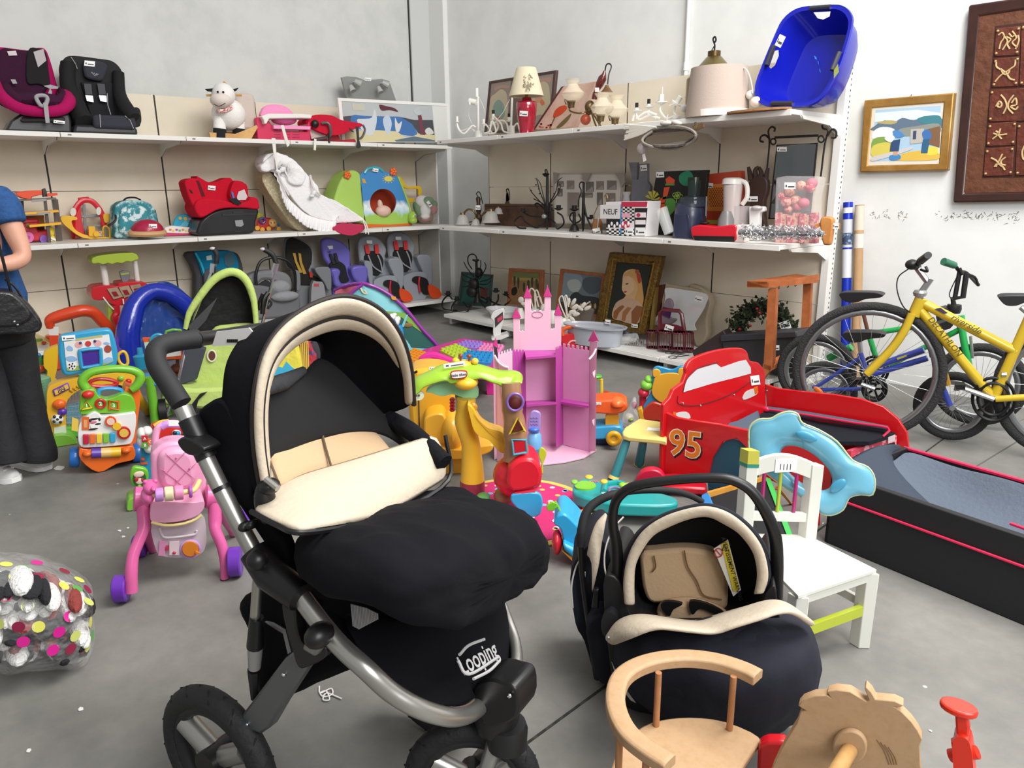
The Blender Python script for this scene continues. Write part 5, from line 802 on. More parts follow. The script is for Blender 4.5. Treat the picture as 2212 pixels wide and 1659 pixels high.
Q('ball_picture',[P_('#9c4a3a'),P_('#c03c38'),P_('#2c2c7a'),M('#e8e8e8',.5),M('#222',.5),P_('#8ab0d8')],disc(920,450,-.037,-.03,32),1,disc(752,405,-.037,-.03,26,24),2,sp(687,398,-.037,11),sp(810,383,-.037,11),3,disc(612,597,-.037,-.03,38,34),4,*[disc(612+24*math.cos(a),597+22*math.sin(a),-.039,-.03,8,8,6)for a in(0,1.25,2.5,3.8,5)],disc(612,597,-.039,-.03,9,9,6),5,e(curve2([(565,520),(620,510),(660,540),(610,560),(570,545)],3),-.036,-.03),e(curve2([(875,550),(920,520),(960,530),(950,560),(890,570)],3),-.036,-.03),e(curve2([(565,440),(590,420),(620,440),(620,465),(580,465)],3),-.036,-.03),e(curve2([(880,405),(900,390),(935,400),(925,415)],3),-.036,-.03))
o=Q('screen_frame',bb,t([(680,480,-.04),(700,460,-.04),(840,445,-.04),(858,470,-.04),(862,570,-.04),(840,590,-.04),(715,610,-.04),(695,590,-.04)],16,8,2,True));Q('screen',M('#3c1d8a',.5),e([(695,475),(845,455),(850,580),(705,600)],-.038,-.03),par=o);price(T,585,355,-.036,115,42,-.08)
Q('neck',bb,e([(660,655),(900,625),(880,690),(700,700)],-.02,.03));Q('arch',yb,e(curve2([(400,1000),(405,800),(480,745),(640,705),(850,670),(1060,648),(1120,660),(1160,700),(1180,820),(1160,840),(1080,780),(960,750),(800,770),(680,800),(590,870),(560,960),(560,1180),(470,1210),(400,1180)],4),-.05,.05),bv=.02)
Q('side_leg',yb,t([(1150,820,.0),(1200,900,.1),(1270,1000,.25),(1300,1110,.35)],[40,45,40,36],10,4));Q('foot',P_('#7ab83c'),e(curve2([(440,1215),(500,1190),(600,1195),(660,1260),(640,1290),(450,N)],3),-.12,.08),bv=.015)
Q('net',M('#9a948c',.6),*[t([(560+i*26,860-i*10,.02),(565+i*26,1140,.03)],2.5,5)for i in range(6)],*[t([(560,900+i*45,.02),(700,890+i*45,.02)],2.5,5)for i in range(6)]);Q('net_sheet',P_('#6fb4d8'),e([(570,930),(690,900),(690,1090),(570,1090)],.04,.05));Q('net_base',P_('#5aa844'),e([(550,1120),(700,1110),(700,N),(560,N)],.0,.1),bv=.01)
Q('sign',P_('#6a3fae'),e([(445,800),(580,735),(600,790),(465,858)],-.06,-.05),bv=.006);Q('sign_face',M('#e2b84c',.5),e([(462,806),(575,750),(588,785),(475,845)],-.063,-.06));Q('lettering',M('#3a2a6a',.5),tx("LET'S",520,785,-.065,24,.02,0,.45),tx('GO!',530,808,-.065,34,.03,0,.45))
Q('gear',P_('#e0641c'),sp(508,922,-.06,50,44,.025));Q('gear',P_('#5a32a8'),sp(532,985,-.06,34,32,.02));Q('gear',[P_('#e6e6e4'),M('#1a1a1a',.5)],sp(490,1050,-.06,46,42,.03),1,*[sp(490+x,1050+y,-.083,12,12,.01)for x,y in((0,0),(28,-20),(-26,-22),(-28,18),(24,24))]);Q('card',P_('#cfd8c8'),e([(460,1120),(560,1105),(570,1180),(465,1190)],-.06,-.05));Q('button',[P_('#8fb83c'),P_('#b8281f')],sp(1032,700,-.055,26,24,.015),1,sp(1097,725,-.055,24,24,.015));Q('shapes',P_('#c2921c'),*[sp(600+i*15,800-i*8+(i%2)*18,-.05,10,10,.01)for i in range(6)])
T=Th('watering_toy','purple and yellow plastic hoop hanging beside the blue play board','toy',FG(1040,1120,0));Q('hoop',P_('#d9b02c'),t([(1010,500,0),(1020,560,0),(1060,590,0),(1090,570,0),(1080,500,0),(1050,470,0)],12,8,4,True));Q('panel',P_('#5a2f96'),e(curve2([(985,340),(1010,360),(1015,430),(1050,470),(1040,500),(1000,480)],3),.0,.03));Q('stem',P_('#5a2f96'),e([(1010,590),(1040,590),(1040,N),(1010,N)],.01,.03))
T=Th('baby_walker','orange baby push walker with green handle and white activity panel','toy walker',FG(900,1440,0))
og2=P_('#e0661a');gn=P_('#6cb02c')
Q('frame',og2,e(curve2([(680,1300),(720,1290),(1060,1270),(1060,810),(1120,790),(1180,800),(1200,850),(1165,1150),(1150,1380),(1050,1430),(850,1445),(700,1420)],3),.0,.14),bv=.02)
Q('bumper',og2,e(curve2([(680,1300),(760,1310),(1050,1285),(1140,1290),(1145,1390),(1000,1430),(840,N),(690,1400)],3),-.1,.02),bv=.025)
Q('handle',gn,t([(740,790,-.02),(705,740,-.02),(720,690,-.02),(790,645,-.02),(950,620,-.02),(1100,625,-.02),(1185,660,-.02),(1195,710,-.02),(1160,770,-.02),(1120,800,-.02)],[40,38,36,34,34,34,36,38,36,30],12,5));Q('inner_handle',P_('#c01c22'),t([(770,730,.0),(850,705,.0),(950,715,.0),(1000,740,.0),(950,765,.0),(860,770,.0),(780,760,0)],16,8,4,True));Q('small_handle',P_('#2f8fc8'),t([(840,850,-.02),(850,800,-.02),(940,785,-.02),(1030,800,-.02),(1040,840,-.02)],18,8,4))
Q('upper_panel',gn,e(curve2([(690,830),(740,795),(810,800),(840,850),(900,880),(980,860),(1040,835),(1120,850),(1155,920),(1145,1000),(1000,1000),(860,1000),(740,1010),(680,1000),(685,900)],3),-.07,.0),bv=.012)
Q('lower_panel',P_('#dedede'),e(curve2([(675,1100),(720,1040),(800,990),(850,1010),(880,1025),(1100,1000),(1155,1000),(1160,1100),(1130,1240),(1060,1270),(800,1290),(690,1285),(665,1200)],3),-.1,-.02),bv=.012)
for x,y,c,nm in((740,935,'#e8c01e','1'),(858,918,'#b01c1c','2'),(970,932,'#e0601c','3')):o=Q('shape_button',P_(c),*([t([(695,968,-.075),(735,895,-.075),(785,950,-.075)],12,8,closed=True)]if nm=='1' else[ring(x,y,-.075,38,34,12)]if nm=='2' else[t([(932,895,-.075),(1010,898,-.075),(1012,965,-.075),(935,962,-.075)],12,8,closed=True)]));Q('number',M('#f0eee8',.5),tx(nm,x,y,-.08,44,.02),par=o)
Q('gear',P_('#c8281e'),sp(752,838,-.08,46,34,.02));Q('gear',P_('#d8501c'),disc(945,1070,-.115,-.1,50,44,14));Q('gear_face',P_('#e0c0b0'),disc(945,1070,-.118,-.115,34,30));Q('gear',P_('#e2b42a'),disc(998,1112,-.12,-.1,38,32,12));Q('dial',P_('#b41e1e'),disc(1058,1168,-.12,-.1,58,52,18));Q('dial_face',P_('#d9b050'),disc(1058,1168,-.124,-.12,40,36))
Q('barn_door',[P_('#d0602c'),P_('#d8b84a'),P_('#d89a68')],bx(700,1030,760,1140,-.105,-.1),1,e([(615,1035),(670,1055),(665,1155),(610,1145)],-.11,-.1),2,bx(715,1055,745,1120,-.106,-.1));Q('cow_picture',[M('#e8e6e2',.5),M('#16161a',.5),M('#c86a80',.5)],disc(810,1090,-.104,-.1,42,52),1,sp(800,1048,-.104,34,9,.003),sp(848,1050,-.104,9,14,.003),sp(770,1060,-.104,10,12,.003),sp(795,1133,-.104,36,8,.003),sp(835,1090,-.104,22,8,.003),2,sp(795,1075,-.104,26,12,.003))
for i,c in enumerate(('#b81c34','#e06a2c','#e2c23a','#7ab83c','#2f9cc8')):o=Q('piano_key',P_(c),e([(708+i*57,1182-i*3),(758+i*57,1180-i*3),(758+i*57,1262-i*4),(710+i*57,1266-i*4)],-.115,-.1),bv=.003)
for i,(c,x0,x1)in enumerate((('#5a3a9e',780,862),('#d8b46a',862,948),('#e0ae24',948,1030))):Q('roller',P_(c),lambda b,F,x0=x0,x1=x1:b.tube([F.p(x0,1340-(x0-780)*.05,-.1),F.p(x1,1340-(x1-780)*.05,-.1)],F.s(42),16))
Q('knob',og2,sp(745,1340,-.1,38,28,.03),sp(1075,1312,-.1,38,28,.03))
for x,y in((640,1372),(1180,1335)):Q('wheel',P_('#1f66b4'),lambda b,F,x=x,y=y:b.tube([F.p(x-48,y,-.02),F.p(x-30,y,-.02),F.p(x+25,y,-.02),F.p(x+40,y,-.02)],[F.s(76),F.s(86),F.s(86),F.s(76)],20))
T=Th('learning_desk','orange toy learning desk with clock and blue cup behind the stroller handle','toy',FG(1400,780,0));Q('panel',P_('#dc5a22'),e([(1212,355),(1540,345),(1560,520),(1260,490)],.0,.03),bv=.005);Q('tray',P_('#dd5a20'),e([(1250,455),(1550,470),(1560,540),(1280,545)],-.08,.02),bv=.006);Q('clock',P_('#2c9cc4'),ring(1350,385,-.01,62,58,14));Q('clock_face',M('#e6e6e2',.5),disc(1350,385,-.01,.0,58,54));Q('hand',P_('#b81c24'),e([(1340,400),(1350,355),(1362,400)],-.016,-.01));Q('screen_frame',P_('#6cb030'),t([(1420,300,-.01),(1540,290,-.01),(1555,370,-.01),(1425,380,-.01)],12,8,2,True));Q('screen',P_('#4a2f96'),e([(1435,320),(1545,305),(1555,365),(1440,375)],-.008,0));Q('card',P_('#b8d8c8'),e([(1230,395),(1275,390),(1280,450),(1240,455)],-.006,0));Q('paper',M('#e8e6e2',.6),e([(1425,480),(1540,465),(1545,505),(1420,520)],-.084,-.08));Q('leg',P_('#6a3a28'),e([(1290,540),(1320,540),(1320,N),(1290,N)],-.0,.02));Q('leg',P_('#6a3a28'),e([(1500,540),(1530,540),(1530,N),(1500,N)],-.0,.02))
Q('cup',P_('#2c94bc'),la(1190,[(440,20),(495,24),(510,60),(520,58),(620,44)],-.08,18));
T=Th('teddy','brown soft toy lying under the orange learning desk','soft toy',FG(1490,760,0));Q('body',M('#6a3c22',.95,bump=(60,.6)),sp(1490,690,.0,52,60,.07),sp(1500,620,.0,42,42,.06))
T=Th('toy_table','lime green plastic toy table with thick round legs behind the pink doll pram','toy table',FG(1290,1090,0));lg2=P_('#62a82c')
Q('top',P_('#2f8cc8'),e([(1235,730),(1520,720),(1500,770),(1240,770)],-.05,.2),bv=.01)
for x,d in((1275,-.03),(1400,.16)):Q('leg',lg2,la(x,[(690 if d<0 else 760,44),(760,38),(1000,36),(N,42)],d,18))
Q('crate',P_('#7fae3a'),e([(1300,900),(1440,900),(1430,N),(1310,N)],.02,.1),bv=.01)
zm('j')
T=Th('story_house','blue play panel with white clouds red roof and letter blocks behind the doll pram','toy',FG(445,760,0))
Q('panel',P_('#1f86b0'),e([(408,420),(520,440),(510,700),(410,N)],.0,.04),bv=.006);Q('cloud',P_('#dedcda'),sp(420,300,-.02,38,50,.04),sp(465,280,-.02,42,40,.04),sp(430,370,-.02,45,55,.04),sp(480,420,-.02,40,50,.04));Q('roof',P_('#c42a22'),e(curve2([(500,250),(540,220),(640,200),(820,230),(850,340),(780,390),(580,370)],3),.0,.05),bv=.01);Q('yellow_top',P_('#d9b93a'),t([(530,240,0),(580,210,0),(650,200,0)],22,8,4));Q('eye',[M('#e8eef0',.3),P_('#2a8ab8'),M('#101014',.3)],sp(715,300,-.02,36,30,.02),1,sp(725,300,-.04,22,22,.01),2,sp(700,300,-.05,18,20,.01),sp(780,305,-.03,16,20,.02))
for tx_,x,y,c in(('A',445,347,'#c42630'),('B',448,403,'#5a9a34'),('C',492,375,'#e0642c')):o=Q('letter_block',P_(c),e([(x-25,y-24),(x+25,y-24),(x+25,y+24),(x-25,y+24)],-.075,-.06));Q('letter',M('#f0eee8',.5),tx(tx_,x,y,-.077,34,.02),par=o)
Q('bird',P_('#d9582c'),sp(430,520,-.01,16,16,.01),e([(410,550),(470,548),(470,565),(415,568)],-.006,0))
T=Th('tree_panel','green tree shaped toy panel with a sheep picture left of the doll pram','toy',FG(390,930,0));Q('panel',P_('#6cb82c'),e(curve2([(345,595),(400,590),(460,610),(480,660),(460,740),(400,770),(340,745),(320,660)],4),-.0,.03),bv=.006);Q('picture',[M('#2c5a34',.5),M('#e2c8b8',.5),M('#b82430',.5)],disc(400,690,-.003,0,58,68),1,sp(395,650,-.004,40,28,.005),sp(400,710,-.004,30,28,.005),2,sp(375,695,-.006,16,20,.004),sp(425,700,-.006,12,18,.004));Q('base',P_('#7cc03c'),e(curve2([(295,920),(310,870),(370,840),(385,765),(420,765),(430,850),(470,880),(480,N),(310,N)],3),-.03,.08),bv=.01)
T=Th('tree_panel','green leafy toy base to the right of the doll pram','toy',FG(1150,985,0));Q('base',P_('#7cc03c'),e(curve2([(1090,960),(1110,880),(1150,830),(1190,870),(1225,930),(1225,970),(1150,N)],3),-.03,.08),bv=.01);Q('panel',P_('#6cb82c'),e(curve2([(975,660),(1010,655),(1060,690),(1080,760),(1120,840),(1060,800),(1000,740)],3),-.0,.03),bv=.006);Q('picture',P_('#a8642c'),disc(1020,690,-.004,0,22,26))
# ----------------- doll pram -----------------
F=FG(720,1480,0)
T=Th('doll_pram','pink doll pram walker with purple wheels and quilted seat','toy pram',F)
p1_,p2_,cr_,pu=P_('#dc62a0'),P_('#e5a2c3'),P_('#e2d28c'),P_('#6a2fae')
Q('handle',p2_,t([(540,450,.12),(535,340,.12),(560,255,.12),(620,225,.12),(700,215,.12),(790,230,.12)],30,10,5));Q('grip',P_('#c08ad0'),t([(585,245,.12),(640,220,.12),(760,222,.12)],34,10,3));Q('label',M('#ecebea',.6),e([(645,190),(745,195),(750,235),(650,238)],.03,.035))
Q('seat_shell',p2_,e(curve2([(500,530),(530,450),(620,390),(740,375),(860,400),(920,480),(960,560),(975,700),(950,900),(900,990),(760,1050),(520,1055),(488,1000),(510,880)],4),.02,.12),bv=.03)
Q('quilt',M('#e09dbd',.4),e(curve2([(560,540),(590,470),(680,435),(800,440),(870,500),(890,600),(880,720),(800,790),(640,780),(575,720)],4),-.01,.04),bv=.02);
Q('quilt_seam',P_('#c8709c'),*[t(x,3,5)for x in([(575,600,-.012),(700,690,-.012),(800,780,-.012)],[(620,470,-.012),(740,580,-.012),(870,690,-.012)],[(800,450,-.012),(690,570,-.012),(590,690,-.012)],[(880,560,-.012),(780,650,-.012),(680,770,-.012)])]);Q('quilt_button',P_('#c8709c'),*[sp(x,y,-.014,9)for x,y in((612,620),(715,700),(715,510),(830,600))])
Q('seat',p2_,e(curve2([(505,900),(560,880),(860,890),(950,880),(940,960),(860,1020),(700,1060),(530,1060),(490,1020)],4),-.1,.04),bv=.03);Q('seat_trim',cr_,t([(500,1060,-.1),(620,1085,-.1),(760,1075,-.1),(870,1040,-.1),(930,1000,-.1)],12,8,4))
Q('front_panel',M('#e0d0dc',.2,alpha=.75),e(curve2([(505,1080),(700,1090),(930,1000),(970,1150),(965,1260),(920,1330),(780,1360),(600,1350),(540,1290)],3),-.07,-.05));Q('basket',P_('#c8ac5c'),sp(750,1090,.0,140,80,.05,hi=.3));Q('panel_frame',P_('#dcd4da'),t([(570,1100,-.075),(590,1160,-.075),(640,1190,-.075),(860,1165,-.075),(890,1130,-.075)],10,8,4))
Q('door',[P_('#d890b8'),P_('#e6d0da'),P_('#c02c4c')],e([(570,1225),(625,1225),(620,1345),(560,1345)],-.08,-.07),1,e([(655,1230),(740,1225),(740,1340),(655,1340)],-.08,-.07),2,sp(697,1320,-.082,14,12,.005),bx(620,1270,650,1300,-.082,-.07));o=Q('dial',P_('#d9801e'),disc(835,1290,-.09,-.07,70,62));Q('dial_rim',P_('#c8a0dc'),ring(835,1290,-.075,80,72,12),par=o);Q('dial_tab',P_('#d9801e'),e([(880,1310),(918,1325),(915,1340),(875,1325)],-.1,-.09),par=o)
Q('activity_bar',cr_,t([(480,830,-.13),(560,825,-.15),(800,800,-.15),(870,780,-.12),(910,710,-.05)],22,10,3))
for x0,x1,c,r in((530,605,'#c08ad0',55),(610,690,'#dccfa8',58),(695,775,'#e08ab2',58),(820,850,'#b058b8',50)):Q('bead',P_(c),lambda b,F,x0=x0,x1=x1,r=r:b.tube([F.p(x0,828-(x0-530)*.1,-.15),F.p(x1,828-(x1-530)*.1,-.15)],F.s(r),16),bv=.004)
Q('bear',p1_,sp(490,755,-.12,52,48,.05),sp(470,830,-.12,50,60,.05),sp(450,715,-.12,18),sp(535,710,-.12,18),sp(520,770,-.17,20,16,.02));
for hx,hy,dd in((420,860,-.02),(1030,840,-.02)):o=Q('hub',P_('#d9609c'),lambda b,F,hx=hx,hy=hy,dd=dd:b.tube([F.p(hx-70,hy,dd),F.p(hx-60,hy,dd),F.p(hx+55,hy,dd),F.p(hx+65,hy,dd)],[F.s(85),F.s(100),F.s(100),F.s(85)],20));Q('flower',P_('#e6dca8'),*[sp(hx+75,hy+40*math.sin(i*1.26)-10,dd-.03*math.cos(i*1.26),20,20,.02)for i in range(5)],par=o)if hx>900 else None
def leg(name,pts,rs):return Q(name,p1_,t(pts,rs,10,5))
leg('leg',[(425,900,-.04),(440,1040,-.06),(430,1130,-.08),(390,1230,-.1),(345,1350,-.12),(330,1500,-.14),(330,1655,-.15)],[52,52,45,45,45,48,50]);leg('leg',[(1040,880,-.04),(1045,1040,-.06),(1050,1130,-.08),(1100,1250,-.1),(1130,1400,-.12),(1130,1590,-.14)],[52,54,46,44,42,34])
leg('leg',[(450,900,.05),(460,1040,.12),(480,1200,.18),(520,1340,.22)],[50,48,40,32]);leg('leg',[(1090,920,.05),(1140,1040,.12),(1200,1140,.2),(1240,1280,.25)],[50,48,44,32])
for x,y,dd,r in((230,1540,-.13,112),(1222,1445,-.13,128),(400,1260,.2,100),(1310,1180,.24,112)):
 def whl(b,F,x=x,y=y,dd=dd,r=r):
  c=F.p(x,y,dd);ax=(F.r-F.n*.25).normalized();R=F.s(r)*.98;c.z=R+.001;w=F.s(50);b.tube([c-ax*w,c-ax*w*.8,c+ax*w*.8,c+ax*w,c+ax*w*.9],[R*.88,R,R,R*.9,R*.6],24)
 o=Q('wheel',pu,whl)
# ----------------- dotted bag of soft toys -----------------
zm('r')
F=FG(330,830,0)
T=Th('dotted_bag','clear plastic bag with coloured dots filled with black and white soft toys','bag of toys',F)
fur=M('#e6e4e2',.95,bump=(110,.7));furb=M('#1c1c20',.95,bump=(110,.7))
blobs=[]
random.seed(11)
for i in range(150):
 x=random.uniform(-120,640);y=random.uniform(250,780);k=1-max(0,(x-450)/260)**2
 if y<210+max(0,x-250)*.55:y=240+max(0,x-250)*.5
 blobs.append((x,y,random.uniform(-.12,.1),random.uniform(45,85),random.uniform(40,70),random.choice((0,0,0,0,1,1,1,0,1,2))))
for m,nm in((fur,'white_toy'),(furb,'black_toy'),(M('#8a3a34',.95,bump=(90,.6)),'red_toy')):
 for x,y,d,rx,ry,c in[q for q in blobs if(fur,furb,0)[q[5]]is m or(q[5]==2 and nm=='red_toy')]:Q(nm,m,sp(x,y,d,rx*.95,ry*.95,.09,nu=14,nv=9))
out_=[(-140,130),(0,105),(150,110),(300,120),(440,170),(560,215),(640,265),(700,300),(690,380),(700,480),(712,600),(700,720),(680,800),(600,830),(480,815),(300,825),(120,830),(-140,830)]
def film(b,F):
 A=[F.p(x,y,0)for x,y in curve2(out_,2)];c=F.p(250,500,0)
 b.loft([[c+(p-c)*k+F.n*d+(V(0,0,.004)+F.r*.004)*math.sin(i*2.3+d*60)for i,p in enumerate(A)]for k,d in((.3,-.2),(.6,-.185),(.82,-.14),(.94,-.08),(1,0),(.94,.1),(.75,.16),(.3,.19))])
fm_=bpy.data.materials.new('clear_film');fm_.use_nodes=True
def filmmat():
 nt=fm_.node_tree;L=nt.links;N_=nt.nodes;b=N_['Principled BSDF'];b.inputs['Roughness'].default_value=.08;b.inputs['Base Color'].default_value=(1,1,1,1);b.inputs['Alpha'].default_value=.12;b.inputs['Coat Weight'].default_value=.5
 tc=N_.new('ShaderNodeTexCoord');t_=N_.new('ShaderNodeTexNoise');t_.inputs['Scale'].default_value=14;t_.inputs['Detail'].default_value=3;L.new(tc.outputs['Object'],t_.inputs['Vector']);bp=N_.new('ShaderNodeBump');bp.inputs['Strength'].default_value=1;bp.inputs['Distance'].default_value=.05;L.new(t_.outputs['Fac'],bp.inputs['Height']);L.new(bp.outputs[0],b.inputs['Normal'])
filmmat()
fo=Q('film',fm_,film,ss=1)
dcol=['#c81e86','#d8d860','#5aa850','#8a1c40','#c8d070']
dpos=[(45,140,1),(170,165,2),(275,128,0),(480,190,3),(110,240,1),(285,230,3),(590,255,1),(280,298,4),(475,300,1),(150,340,2),(575,320,2),(650,325,3),(690,285,3),(40,380,3),(205,450,4),(395,410,0),(548,440,2),(660,420,4),(515,530,0),(290,600,1),(440,640,0),(140,600,3),(670,568,1),(560,670,4),(685,665,2),(175,712,0),(395,775,0),(525,765,3),(648,750,4),(0,575,4),(120,320,3),(-60,650,0),(-70,420,2)]
dg=bpy.context.evaluated_depsgraph_get();dg.update()
for x,y,c in dpos:
 d_=ray(x,y).normalized();ok,loc,nor,ix=fo.ray_cast(CP-F.b,d_)
 if ok:
  if nor.dot(d_)>0:nor=-nor
  u=nor.orthogonal().normalized();w=nor.cross(u);r=F.s(40);p=loc+F.b+nor*.003
  Q('dot',M(dcol[c],.3),lambda b,F:b.flat([p+(u*math.cos(q*.449)+w*math.sin(q*.449))*r for q in range(14)]),par=fo)
# ----------------- bike seats, car seats, strollers along the left base shelf -----------------
zm('b')
T=Th('car_seat','grey and teal child car seat standing on the base shelf behind the lime stroller','car seat',FL(1850,1100,.3,HLB));tl=K_('#126f92')
Q('shell',M('#3a3a3e',.85),e(curve2([(1592,690),(1620,655),(1680,650),(1900,640),(2000,650),(2050,700),(2085,860),(2110,N),(1700,N),(1670,850)],3),.0,.16),bv=.03);Q('cover',tl,e(curve2([(1665,655),(1700,645),(1890,640),(1990,650),(2035,740),(2035,860),(1960,900),(1760,890),(1700,760)],3),-.03,.02),bv=.01);Q('piping',M('#28a8c8',.6),t([(1668,658,-.04),(1720,760,-.04),(1765,920,-.04),(1790,1050,-.04)],9,6,4));Q('seat_pad',M('#4a4a54',.9),e(curve2([(1740,830),(1850,800),(1990,870),(2010,1100),(1800,1100)],3),-.06,.0),bv=.01);Q('badge',M('#c8ccc8',.6),e([(1760,685),(1805,675),(1810,715),(1765,720)],-.036,-.03));Q('mesh_tag',M('#3a5a66',.8),e([(1910,670),(1985,645),(2005,745),(1960,780),(1920,760)],-.036,-.03))
zm('d')
def bikeseat(lab,col,F,outl,pad,padcol,belts,beltcol,arms,extra=()):
 T=Th('bike_seat',lab,'bike seat',F,'child bike seats on the base shelf')
 c=P_(col);Q('shell',c,e(curve2(outl,3),.0,.07),bv=.02)
 for a in arms:Q('side_arm',c,e(curve2(a,3),-.12,.02),bv=.02)
 if pad:Q('pad',M(padcol,.85),e(curve2(pad,3),-.02,.01),bv=.006)
 for b_ in belts:Q('strap',M(beltcol,.7),e(b_,-.035,-.022))
 for nm,m,sh in extra:Q(nm,m,sh)
 return T
gp_='#77797e'
bikeseat('grey bike seat with black padding and mustard straps, leftmost of the bike seats',gp_,FL(1060,560,.4,HLB),[(870,160),(900,120),(960,125),(1060,170),(1100,240),(1105,300),(1115,370),(1190,360),(1235,400),(1240,520),(1230,N),(960,N),(960,420),(890,360)],[(880,170),(910,130),(960,132),(1050,180),(1085,240),(1080,330),(1060,400),(1170,470),(1000,500),(960,400),(885,330)],'#17130f',[[(930,245),(952,245),(965,310),(1010,400),(985,405),(950,320)],[(975,245),(995,250),(1005,320),(1040,410),(1015,415),(985,320)]],'#a8842c',[[(945,385),(985,395),(995,470),(990,540),(960,540),(955,450)],[(1105,375),(1180,358),(1232,375),(1240,520),(1210,540),(1180,480)]],[('buckle',P_('#b03028'),e([(1062,395),(1085,395),(1090,440),(1068,440)],-.05,-.03)),('footplate',P_('#8f8f92'),e(curve2([(1085,490),(1130,475),(1180,500),(1190,N),(1085,N)],3),-.16,-.1)),('lettering',M('#b83a44',.5),e([(1100,490),(1140,490),(1140,512),(1100,512)],-.163,-.16))])
bikeseat('lilac blue child bike seat between the mustard strapped and red strapped ones','#6a62b8',FL(1330,500,.4,HLB),[(1160,170),(1180,130),(1240,125),(1330,160),(1385,220),(1395,290),(1400,360),(1480,345),(1530,380),(1530,480),(1500,N),(1270,N),(1250,400),(1180,290)],[(1222,350),(1250,310),(1300,310),(1350,350),(1365,420),(1380,470),(1310,480),(1270,400)],'#15151c',[[(1222,250),(1240,250),(1275,330),(1250,335)],[(1258,248),(1280,245),(1300,320),(1275,325)]],'#15151c',[[(1235,380),(1290,370),(1315,400),(1300,450),(1330,510),(1270,510),(1250,440)],[(1400,365),(1480,345),(1530,370),(1525,470),(1480,490),(1420,450)]],[('vent',P_('#3f3a86'),sp(1220,235,-.001,14,8,.003)),('price_label',M('#e6e6e4',.5),e([(1205,190),(1248,186),(1252,212),(1222,214)],-.003,0))])
def redseat(lab,dx,dy,x0):
 s_=lambda pts:[(x+dx,y+dy if y is not None else None)for x,y in pts]
 T=bikeseat(lab,'#8b9098',FL(x0,560,.42,HLB),s_([(1455,170),(1490,115),(1570,105),(1640,150),(1680,220),(1670,290),(1750,290),(1800,320),(1810,480),(1760,520),(1700,480),(1600,480),(1500,400),(1465,300)]),s_([(1500,300),(1530,240),(1590,230),(1640,270),(1655,330),(1620,420),(1560,410)]),'#131316',[s_(b_)for b_ in([(1502,185),(1530,175),(1548,235),(1542,255),(1515,250)],[(1582,180),(1612,175),(1620,235),(1612,255),(1588,250)])],'#c02a2a',[s_([(1500,320),(1540,310),(1565,350),(1570,490),(1550,510),(1530,430)]),s_([(1690,310),(1750,288),(1808,320),(1815,500),(1770,540),(1740,430)])],[('strap',M('#9a9aa0',.6),t([(x+dx,y+dy,-.03)for x,y in((1530,260),(1570,350),(1640,400))],6,6,3)),('strap',M('#9a9aa0',.6),t([(x+dx,y+dy,-.03)for x,y in((1605,260),(1630,320),(1645,400))],6,6,3)),('pedestal',P_('#9398a0'),e(curve2(s_([(1575,500),(1600,450),(1690,425),(1760,440),(1775,540),(1750,N),(1640,N)]),3),-.12,.0)),('bracket',black,e(curve2(s_([(1655,500),(1670,465),(1730,465),(1780,500),(1785,600),(1740,600),(1700,530)]),3),-.14,-.12)),('red_strap',P_('#c01c34'),t([(x+dx,y+dy,-.15)for x,y in((1710,465),(1705,520),(1715,590))],8,6,3)),('footrest',P_('#d2481c'),e(curve2(s_([(1785,530),(1830,540),(1870,570),(1885,620),(1820,635),(1785,590)]),3),-.16,-.1)),('price_label',M('#e6e6e4',.5),e(s_([(1518,145),(1563,145),(1565,172),(1520,170)]),-.024,-.021))])
 return T
redseat('silver grey bike seat with red shoulder pads, left of the red strapped pair',0,0,1650)
redseat('silver grey bike seat with red shoulder pads at the right end of the row',230,-30,1880)
F=FL(800,620,.5,HLB)
T=Th('infant_carrier','grey quilted infant carrier with thin black handle on the base shelf','infant carrier',F);gq=M('#7b7b80',.9,bump=(30,.2))
Q('hood',gq,e(curve2([(570,440),(640,400),(760,385),(860,400),(915,440),(930,520),(900,570),(840,570),(790,480),(700,460),(640,510),(590,490)],4),-.02,.14),bv=.03);Q('shell',M('#68686c',.8),e(curve2([(590,560),(640,500),(920,560),(990,590),(960,N),(640,N)],3),-.08,.14),bv=.03);Q('liner',M('#8f9094',.9,bump=(18,.6)),sp(830,520,-.03,85,60,.06),sp(870,590,-.1,110,40,.05));Q('handle',black,t([(640,500,-.06),(640,400,-.06),(680,310,-.06),(780,280,-.06),(890,310,-.06),(945,400,-.06),(950,540,-.06)],12,8,5));Q('painted_shade',M('#2a2a2e',.9),e(curve2([(650,510),(720,460),(760,500),(740,560),(670,540)],3),-.03,.0))  # small dark patch puts the shade under the hood into the colour
zm('d')
F=FG(380,1500,0)
T=Th('stroller','lime green and black folding stroller behind the big black stroller','stroller',F);lm=M('#b3c86e',.85,bump=(25,.35));bkc=M('#141416',.6,bump=(14,.4))
def hood(b,F):
 pts=catmull([V(x,y,0)for x,y in((70,860),(110,700),(200,560),(300,440),(410,385),(510,400),(580,470),(625,600),(640,700),(650,830))],5)
 L=[]
 for d,k,dy in((-.02,1,0),(.1,.99,-5),(.2,.95,10),(.28,.8,60),(.3,.4,160)):L.append([F.p(360+(p.x-360)*k,850+(p.y-850)*k+dy*0,d)for p in pts])
 b.loft(L,cap=False,closed=False)
